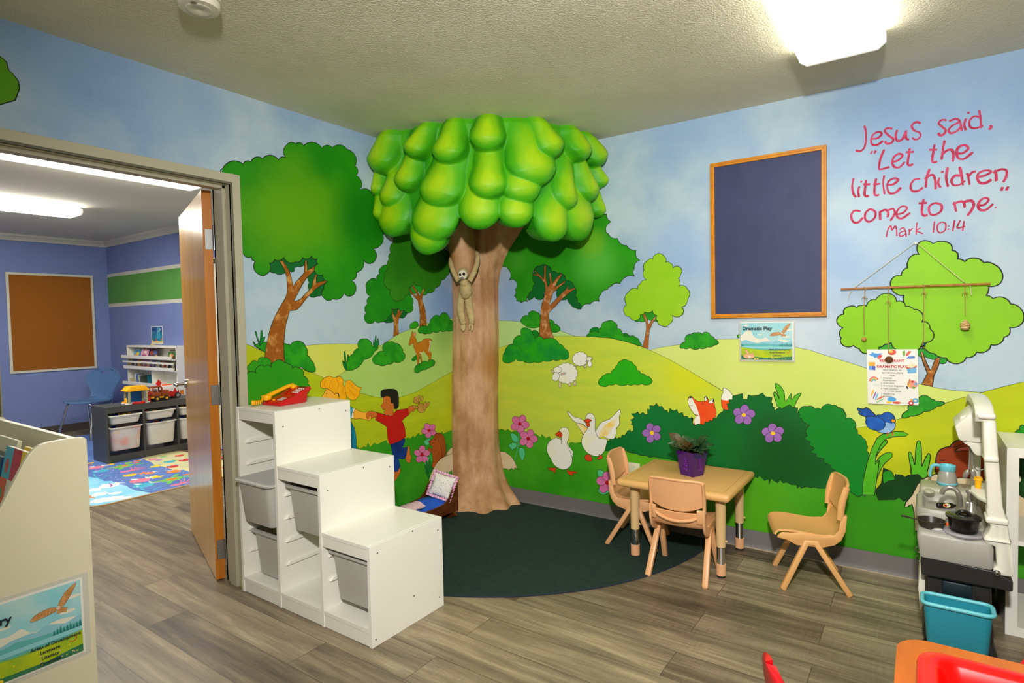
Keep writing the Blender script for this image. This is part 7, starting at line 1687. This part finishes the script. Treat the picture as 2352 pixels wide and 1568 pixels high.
t = thing('dramatic_play_poster','laminated Dramatic Play poster with an owl, under the blue bulletin board','poster',(2.072,-.012,1.165))
bm = B(); box(bm, (1.930,-.0110,1.053), (2.216,-.0104,1.278)); obj('laminate', bm, m_lam, t, smooth=0, world=True)
bm = B(); box(bm, (1.937,-.0118,1.061), (2.209,-.0111,1.270)); obj('paper', bm, mat('poster_paper',(232,230,222),.35), t, smooth=0, world=True)
landscape(t, (1.940,-.0122,1.063), U_R, V_R, N_R, .262, .202, 1)
put_text(t, (1.940,-.0148,1.063), U_R, V_R, N_R, [('Dramatic Play',.008,.163,.0272,'LEFT',.028),('Areas of Development:',.255,.053,.0115,'RIGHT',.02),('Social Emotional',.187,.037,.0115,'CENTER',.02),('Language',.187,.021,.0115,'CENTER',.02)])
# library poster on the side of the bookcase
t = thing('library_poster','laminated Library poster with an owl on the side of the cream bookcase','poster',(.782,-2.93,.55))
U_, V_, N_ = (0,1,0),(0,0,1),(1,0,0)
bm = B(); box(bm, (.7803,-3.092,.362), (.7808,-2.776,.602)); obj('laminate', bm, m_lam, t, smooth=0, world=True)
bm = B(); box(bm, (.7809,-3.078,.372), (.7815,-2.790,.592)); obj('paper', bm, mat('poster_paper',(232,230,222),.35), t, smooth=0, world=True)
landscape(t, (.7819,-3.072,.378), U_, V_, N_, .276, .208, 1, False)
put_text(t, (.7846,-3.072,.378), U_, V_, N_, [('Library',.118,.155,.030,'RIGHT',.03),('Areas of Development:',.272,.053,.0125,'RIGHT',.02),('Language',.198,.037,.0125,'CENTER',.02),('Literacy',.198,.021,.0125,'CENTER',.02),('Cognitive',.198,.005,.0125,'CENTER',.02)])

# restaurant play sheet
t = thing('play_ideas_poster','white Restaurant Dramatic Play sheet with craft pictures behind the hanging balls','poster',(2.648,-.012,.99))
q00 = Vector((2.549,0,.852)); Us = Vector((.209,0,.010)).normalized(); Vs_ = Vector((-.010,0,.270)).normalized()
Us = Vector((1,0,.02)).normalized(); Vs_ = Vector((-.02,0,1)).normalized(); Ns = Vector((0,-1,0))
Op = Vector((2.549,-.0112,.853)); WP, HP = .2095, .272
def RPp(u,v,n=0): return Op+Us*u+Vs_*v+Ns*n
bm = B(); t_b = bmesh.new(); bmesh.ops.create_cube(t_b, size=1); merge(bm, t_b, 0, Matrix.Translation(RPp(WP/2,HP/2,.0003)) @ Matrix(((Us.x,Ns.x,Vs_.x,0),(Us.y,Ns.y,Vs_.y,0),(Us.z,Ns.z,Vs_.z,0),(0,0,0,1))) @ Matrix.Diagonal((WP,.0006,HP,1)))
obj('paper', bm, mat('poster_paper',(232,230,222),.35), t, smooth=0, world=True)
a = Art(RPp(0,0,.0009), Us, Vs_, Ns, .00015)
cc = lambda n,c: mat('craft_'+n, c, .4)
# coordinates measured on the sheet, unit = sheet
X = lambda x: (x-350)/465*WP; Yy = lambda y: HP-(y-1030)/485*HP
a.fill([(.002,.002),(WP-.002,.002),(WP-.002,HP-.002),(.002,HP-.002)], mat('poster_paper',(232,230,222),.35))
a.fill([(X(x),Yy(y)) for x,y in ((362,1075),(395,1068),(400,1045),(415,1062),(450,1068),(492,1062),(470,1090),(478,1110),(440,1100),(425,1108),(410,1092))], cc('blue',(60,150,220))); a.disc((X(470),Yy(1095)),.012,cc('red',(214,60,40)),.008,rot=.8)
a.disc((X(590),Yy(1058)),.016,cc('red',(214,60,40)),.012,rot=.4); a.disc((X(575),Yy(1050)),.010,cc('yellow',(244,190,50)),.006)
a.fill([(X(x),Yy(y)) for x,y in ((678,1045),(705,1043),(706,1075),(693,1095),(680,1078))], cc('green',(110,160,60))); a.fill([(X(x),Yy(y)) for x,y in ((735,1045),(762,1048),(730,1085),(710,1090),(713,1070))], cc('red2',(206,80,50))); a.fill([(X(x),Yy(y)) for x,y in ((710,1108),(735,1092),(790,1090),(790,1108),(735,1112))], cc('blue2',(60,120,200)))
for k,(x,y,c) in enumerate(((372,1145,(240,180,40)),(400,1145,(230,160,30)),(372,1180,(90,150,220)),(402,1180,(60,80,170)))): a.fill([(X(x-8),Yy(y+30)),(X(x+24),Yy(y+36)),(X(x+28),Yy(y)),(X(x-6),Yy(y-4))], cc('sq%d'%k,c))
a.fill([(X(x),Yy(y)) for x,y in ((712,1180),(805,1165),(800,1235),(725,1240))], cc('drum_blue',(110,170,210))); a.disc((X(758),Yy(1175)),.021,cc('drum_top',(236,220,180)),.008,rot=.1); a.fill([(X(x),Yy(y)) for x,y in ((710,1182),(715,1200),(805,1185),(805,1168),(760,1192))], cc('drum_red',(206,80,50))); a.stroke([(X(758),Yy(1130)),(X(770),Yy(1175))], cc('yellow',(244,190,50)), .002)
for k,c in enumerate(((222,60,40),(240,160,40),(110,170,70),(70,160,200))):
    r0 = 44-k*9; a.stroke([(X(412-r0*math.cos(s)),Yy(1320-r0*math.sin(s))) for s in (.1,.6,1.1,1.6,2.1,2.6)], cc('bow%d'%k,c), .0042)
a.disc((X(430),Yy(1345)),.014,cc('cloud',(214,222,216)),.006)
a.disc((X(765),Yy(1335)),.021,cc('palette',(228,150,130)),.020)
for x,y,c in ((765,1310,(206,50,40)),(795,1330,(90,170,220)),(775,1362,(80,160,60)),(735,1345,(240,190,60))): a.disc((X(x),Yy(y)),.006,cc('dab%d'%x,c))
a.fill([(X(x),Yy(y)) for x,y in ((750,1295),(738,1285),(715,1340),(728,1348))], cc('brush',(206,120,60))); a.disc((X(717),Yy(1362)),.004,cc('tip',(40,50,70)),.008,rot=.4)
for k,(x,y,c) in enumerate(((395,1420,(240,180,40)),(415,1440,(150,110,180)),(435,1450,(120,180,230)),(470,1460,(206,110,60)),(465,1485,(150,200,150)))): a.disc((X(x),Yy(y)),.0035,cc('cray%d'%k,c),.020,rot=-.35-(.7 if k > 2 else 0))
a.disc((X(575),Yy(1470)),.019,cc('pebble_blue',(70,160,220)),.011); a.disc((X(550),Yy(1497)),.012,cc('pebble_y',(244,200,60)),.006); a.disc((X(620),Yy(1497)),.017,cc('pebble_r',(214,90,60)),.006)
a.disc((X(788),Yy(1475)),.012,cc('ring_blue',(70,160,190)),.012); a.disc((X(788),Yy(1475)),.005,mat('poster_paper',(232,230,222),.35)); a.disc((X(748),Yy(1497)),.011,cc('ring_red',(206,50,50)),.011); a.disc((X(748),Yy(1497)),.005,mat('poster_paper',(232,230,222),.35)); a.disc((X(752),Yy(1470)),.006,cc('bead',(230,160,50)),.004)
a.obj('printed_picture', t)
redk = mat('poster_red_ink',(206,40,44),.4); gk = mat('poster_grey_ink',(84,82,78),.5)
for txt,x,y,sz,m,bd in (('RESTAURANT',582,1138,.0165,redk,.03),('DRAMATIC PLAY:',585,1190,.0165,redk,.03),('What children can',584,1216,.0105,gk,.0),('learn/develop playing',584,1240,.0105,gk,0),('here:',584,1262,.0105,gk,0)):
    obj('lettering', text_bm(txt, sz, None, frame4(RPp(X(x),Yy(y),.0045), Us, Vs_, Ns),'CENTER',bd), m, t, smooth=0, world=True)
for txt,x,y in (('1. Language',476,1286),('Development',495,1308),('2. Social skills',476,1332),('3. Emotional Regulation',476,1356),('4. Math concepts',476,1380),('a. number sense',512,1402),('5. Sequencing',476,1426),('6. Imitation',476,1448)):
    obj('lettering', text_bm(txt, .0102, None, frame4(RPp(X(x),Yy(y),.0045), Us, Vs_, Ns),'LEFT',0), gk, t, smooth=0, world=True)

# bulletin board
m_wf = mat('golden_oak_frame', (210,138,16), .4, c2=(192,118,8), scale=2, stretch=(8,8,8), detail=4)
m_bl = mat('navy_paper', (46,54,92), .6, c2=(40,48,84), scale=2.2, detail=4, bump=.7, bscale=7)
for nd in m_bl.node_tree.nodes:
    if nd.type == 'BUMP': nd.inputs['Distance'].default_value = .006
t = thing('bulletin_board','dark blue paper bulletin board in a golden wood frame on the mural wall','bulletin board',(2.07,-.01,1.73))
x0,x1,z0,z1,fw = 1.776,2.365,1.294,2.174,.024
obj('blue_paper', box(B(), (x0+.01,-.012,z0+.01), (x1-.01,-.001,z1-.01)), m_bl, t, smooth=0, world=True)
for P in ([(x0,z0),(x1,z0),(x1-fw,z0+fw),(x0+fw,z0+fw)],[(x0,z1),(x1,z1),(x1-fw,z1-fw),(x0+fw,z1-fw)],[(x0,z0),(x0,z1),(x0+fw,z1-fw),(x0+fw,z0+fw)],[(x1,z0),(x1,z1),(x1-fw,z1-fw),(x1-fw,z0+fw)]):
    bm = B(); prism(bm, P, lambda p,d: (p[0],-.001-d,p[1]), .021, .002)
    c_ = (sum(p[0] for p in P)/4, sum(p[1] for p in P)/4)
    a_, b_ = P[0], P[1]; iw = .45
    m1 = (P[0][0]+(P[3][0]-P[0][0])*iw, P[0][1]+(P[3][1]-P[0][1])*iw); m2 = (P[1][0]+(P[2][0]-P[1][0])*iw, P[1][1]+(P[2][1]-P[1][1])*iw)
    tube(bm, [(m1[0],-.0225,m1[1]),(m2[0],-.0225,m2[1])], .0022, 6)
    obj('frame_rail', bm, m_wf, t, smooth=0, world=True)
# wall outlet
t = thing('wall_outlet','white electrical outlet low on the green wall behind the left child chair','outlet',(1.28,-.004,.365))
bm = B(); box(bm, (1.236,-.007,.315), (1.325,-.001,.392), .003); obj('cover_plate', bm, mat('outlet_ivory',(216,212,180),.4), t, world=True)
for z in (.337,.368):
    bm = B(); cyl(bm, (1.28,-.007,z), (1.28,-.0095,z), .014, n=20); s_ = obj('socket', bm, mat('outlet_ivory',(216,212,180),.4), t, world=True)
    bm = B()
    for dx in (-.005,.005): box(bm, (1.28+dx-.0008,-.0101,z-.003), (1.28+dx+.0008,-.0094,z+.004))
    o = obj('slot', bm, mat('slot_black',(20,20,20),.6), s_, smooth=0); o.data.transform(Matrix.Translation(-Vector(t.location)))
# smoke detector
SDP = FLR(457,16,2.415)
sd = thing('smoke_detector','round white smoke detector on the textured ceiling near the doorway','smoke detector',(SDP.x,SDP.y,H))
m_sd = mat('detector_white', (222,214,196), .45)
rS = .068
bm = B(); lathe(bm, [(rS*1.02,0),(rS*1.02,-.008),(rS*.92,-.012),(rS*.92,-.016)], (0,0,0), 48); obj('base_ring', bm, m_sd, sd, smooth=40)
bm = B(); lathe(bm, [(rS*.9,-.014),(rS,-.018),(rS,-.032),(rS*.94,-.042),(rS*.62,-.044),(rS*.60,-.0455),(rS*.2,-.0465),(rS*.17,-.045),(0,-.045)], (0,0,0), 48); obj('cover', bm, m_sd, sd, smooth=40)
bm = B()
for k in range(20):
    if k % 5 == 4: continue
    a_ = 2*PI*k/20; box(bm, (-.008,rS*.915,-.0165), (.008,rS*.935,-.0125), mx=Matrix.Rotation(a_,4,'Z'))
o = obj('vent_slot', bm, mat('slot_black',(20,20,20),.6), sd, smooth=0)
bm = B()
for r_ in (.006,.010,.014): tube(bm, [(.03+r_*math.cos(q),-.03+r_*math.sin(q),-.0462) for q in (-1.8,-1.2,-.6,0)], .0012, 5)
obj('sounder_grille', bm, mat('grille_grey',(110,106,90),.6), sd)

# ================================================================ twine mobile on the wall
mb = thing('stick_hanger','wooden dowel hung by a string from a pin on the mural, carrying the twine balls','wall hanging',(2.73,-.03,1.44))
m_tw = mat('jute_twine', (186,150,90), .9, c2=(150,112,60), scale=200); m_str = mat('cotton_string', (206,196,160), .9); m_dw = mat('bamboo_dowel', (176,112,44), .5, c2=(150,90,30), scale=40)
YH = -.030
HP_ = lambda x,y,Y=YH: on(1900+x/3.92, 540+y/3.92, 1, Y)
pin = HP_(797,72,-.012)
obj('pin', ell(B(), pin+Vector((0,-.006,0)), .0065, n=12), m_whitep, mb, world=True)
dl, dr = HP_(122,485), HP_(1470,437)
obj('dowel', tube(B(), [dl,dr], .0052, 10), m_dw, mb, world=True)
bm = B(); tube(bm, [HP_(240,472), pin+Vector((0,-.008,.004)), HP_(1245,432)], .0016, 6); tube(bm, [HP_(228,470), HP_(232,492), HP_(205,515), HP_(190,570)], .0012, 5, sm=3); tube(bm, [HP_(1270,430), HP_(1290,470), HP_(1297,540)], .0014, 5, sm=3)
obj('hanging_string', bm, m_str, mb, world=True)
def yarn_ball(c, rx, rz, nturn, r_, seed, flat=.8):
    bm = B(); ell(bm, c, (rx*.9,rx*.82,rz*.9), n=16); rr_ = random.Random(seed)
    for k in range(nturn):
        ax = Vector((rr_.gauss(0,1),rr_.gauss(0,1),rr_.gauss(0,1))).normalized(); u = ax.orthogonal().normalized(); v = ax.cross(u)
        P = [];
        for q in range(14):
            a_ = 2*PI*q/14; w_ = u*math.cos(a_)+v*math.sin(a_)+ax*.15*math.sin(3*a_); P.append(c+Vector((w_.x*rx,w_.y*rx*.9,w_.z*rz)))
        tube(bm, P, r_, 5, closed=True)
    return bm
def hang(name, label, top, P, seed):
    t = thing(name, label, 'twine ball', HP_(*P[-1]))
    bm = B(); tube(bm, [HP_(*p) for p in P], .0016, 6, sm=3)
    tube(bm, [HP_(P[0][0]-8,P[0][1]-14,YH-.006), HP_(P[0][0]+4,P[0][1],YH-.009), HP_(P[0][0]-2,P[0][1]+22,YH-.006)], .0016, 5, sm=3)
    k = P[1]
    for dx,dy in ((32,10),(-26,16),(20,38)): tube(bm, [HP_(*k), HP_(k[0]+dx*.6,k[1]+dy*.3-8), HP_(k[0]+dx,k[1]+dy)], .0011, 5, sm=3)
    ell(bm, HP_(*k), (.0035,.0035,.005), n=8)
    obj('cord', bm, m_tw, t, world=True)
    return t
t = hang('twine_ball','smallest straw coloured twine ball, leftmost on the dowel', None, [(340,480),(335,560),(330,700),(335,890)], 1)
obj('ball', yarn_ball(HP_(332,935), .0108, .0095, 26, .0013, 5), mat('straw_twine',(200,160,80),.9,c2=(160,116,50),scale=200), t, smooth=60, world=True)
t = hang('twine_ball','dark brown twine ball hanging in front of the white poster', None, [(553,470),(548,600),(552,800),(552,1060)], 2)
obj('ball', yarn_ball(HP_(557,1118), .0158, .0142, 30, .0014, 8), mat('brown_twine',(120,70,28),.9,c2=(90,50,18),scale=200), t, smooth=60, world=True)
t = hang('wrapped_stone','blue painted stone tied in cord, third on the dowel', None, [(868,455),(870,520),(868,700),(868,950)], 3); t['category'] = 'stone'
bm = B(); ell(bm, HP_(868,985), (.0085,.0075,.0105), n=14, rot=Matrix.Rotation(.3,3,'Y')); obj('stone', bm, mat('blue_paint_gloss',(10,60,84),.25), t, world=True)
bm = B(); tube(bm, [HP_(862,945,YH-.008),HP_(858,985,YH-.011),HP_(868,1020,YH-.008)], .0012, 5, sm=3); tube(bm, [HP_(850,965,YH-.008),HP_(868,958,YH-.011),HP_(885,970,YH-.008)], .0012, 5, sm=3); obj('cord_wrap', bm, m_tw, t, world=True)
t = hang('twine_ball','largest striped twine ball at the right end of the dowel', None, [(1243,440),(1240,520),(1243,620),(1243,720)], 4)
c = HP_(1243,815); bm = B()
prof_ = [(0,-.0175),(.010,-.0165),(.0165,-.010),(.019,-.001),(.0165,.008),(.011,.016),(.006,.022),(.004,.028)]
lathe(bm, prof_, c, 20)
import bisect as _b
for k in range(15):
    z = -.016+k*.0029; r_ = max(.004, [p[0] for p in prof_][max(0,_b.bisect([p[1] for p in prof_], z)-1)]*.5+[p[0] for p in prof_][min(7,_b.bisect([p[1] for p in prof_], z))]*.5)
    tilt = Matrix.Rotation(.16*math.sin(k*1.7),3,'Y') @ Matrix.Rotation(.1*math.cos(k*2.3),3,'X')
    tube(bm, [c+tilt@Vector((r_*math.cos(q*PI/8),r_*math.sin(q*PI/8),0))+Vector((0,0,z)) for q in range(16)], .0018, 6, closed=True, mi=k%2)
obj('ball', bm, [m_tw, mat('pale_twine',(226,196,140),.9)], t, smooth=60, world=True)
# ================================================================ ceiling fixtures
def fixture(name, label, x, y0, y1, wdt, e, grp):
    """wraparound fluorescent: metal spine, lens, two end caps; runs along y"""
    t = thing(name, label, 'ceiling light', (x,(y0+y1)/2,H), 0, grp)
    Ln = abs(y1-y0)/2; w = wdt/2
    bm = B(); box(bm, (-w*.72,-Ln,-.03), (w*.72,Ln,0), .003); obj('housing', bm, mat('lamp_housing_enamel',(206,206,198),.4), t, smooth=0)
    bm = B(); prof = [(-w,-.022),(-w,-.05),(-w*.82,-.072),(w*.82,-.072),(w,-.05),(w,-.022)]
    prism(bm, prof, lambda p,d: (p[0], -Ln+.012+d, p[1]), 2*Ln-.024)
    m = mat('lamp_lens_'+('a' if e == LAMP_E else 'b'), (255,250,236), .4, emit=e)
    m.node_tree.nodes['Principled BSDF'].inputs['Emission Color'].default_value = (*LAMP_COL,1)
    obj('lens', bm, m, t, smooth=0)
    for s in (-1,1):
        bm = B(); pr = [(a*1.01,b-.002 if b < -.03 else b) for a,b in prof]
        prism(bm, pr, lambda p,d: (p[0], s*(Ln-.012)+s*d, p[1]), .014)
        obj('end_cap', bm, mat('lamp_end_cap',(240,236,220),.4,emit=.5), t, smooth=0)
    return t
fixture('ceiling_light', 'long wraparound fluorescent fixture glaring at the top right of the ceiling', 2.487, -.585, -1.825, .315, LAMP_E, None)
fixture('ceiling_light', 'wraparound fluorescent fixture over the middle of the mural room', 2.475, -3.5, -4.74, .33, LAMP_E, None)  # unseen second fixture, added behind the camera to fill the room with light
fixture('ceiling_light', 'long lit fixture of the blue room seen right under the door head', -1.84, -1.06, -2.28, .3, LAMP_E2, None)
fixture('ceiling_light', 'lit fixture deeper in the blue room, seen below the nearer one', -3.86, -1.20, -2.42, .32, LAMP_E2, None)
# ================================================================ groups of look-alike things
GR = [('child_chair','','moulded child chairs round the play table'),('classroom_chair','','red shell chairs at the wooden table'),
 ('picture_book','','picture books on the white display bookcase'),('book','','books standing in the lower cubby of the white bookcase'),
 ('board_book','','books on the cream library bookcase'),('storage_bin','white frame','grey bins in the white storage frame'),('storage_bin','dark grey frame','white bins in the dark grey storage frame'),
 ('ceiling_light','','wraparound fluorescent ceiling fixtures'),('twine_ball','','twine balls hanging from the dowel'),('toy_utensil','','silver toy utensils under the kitchen hood')]
for o in bpy.data.objects:
    if o.parent is None and 'label' in o.keys():
        for n_, has, g_ in GR:
            if o.name.split('.')[0] == n_ and has in o['label']: o['group'] = g_
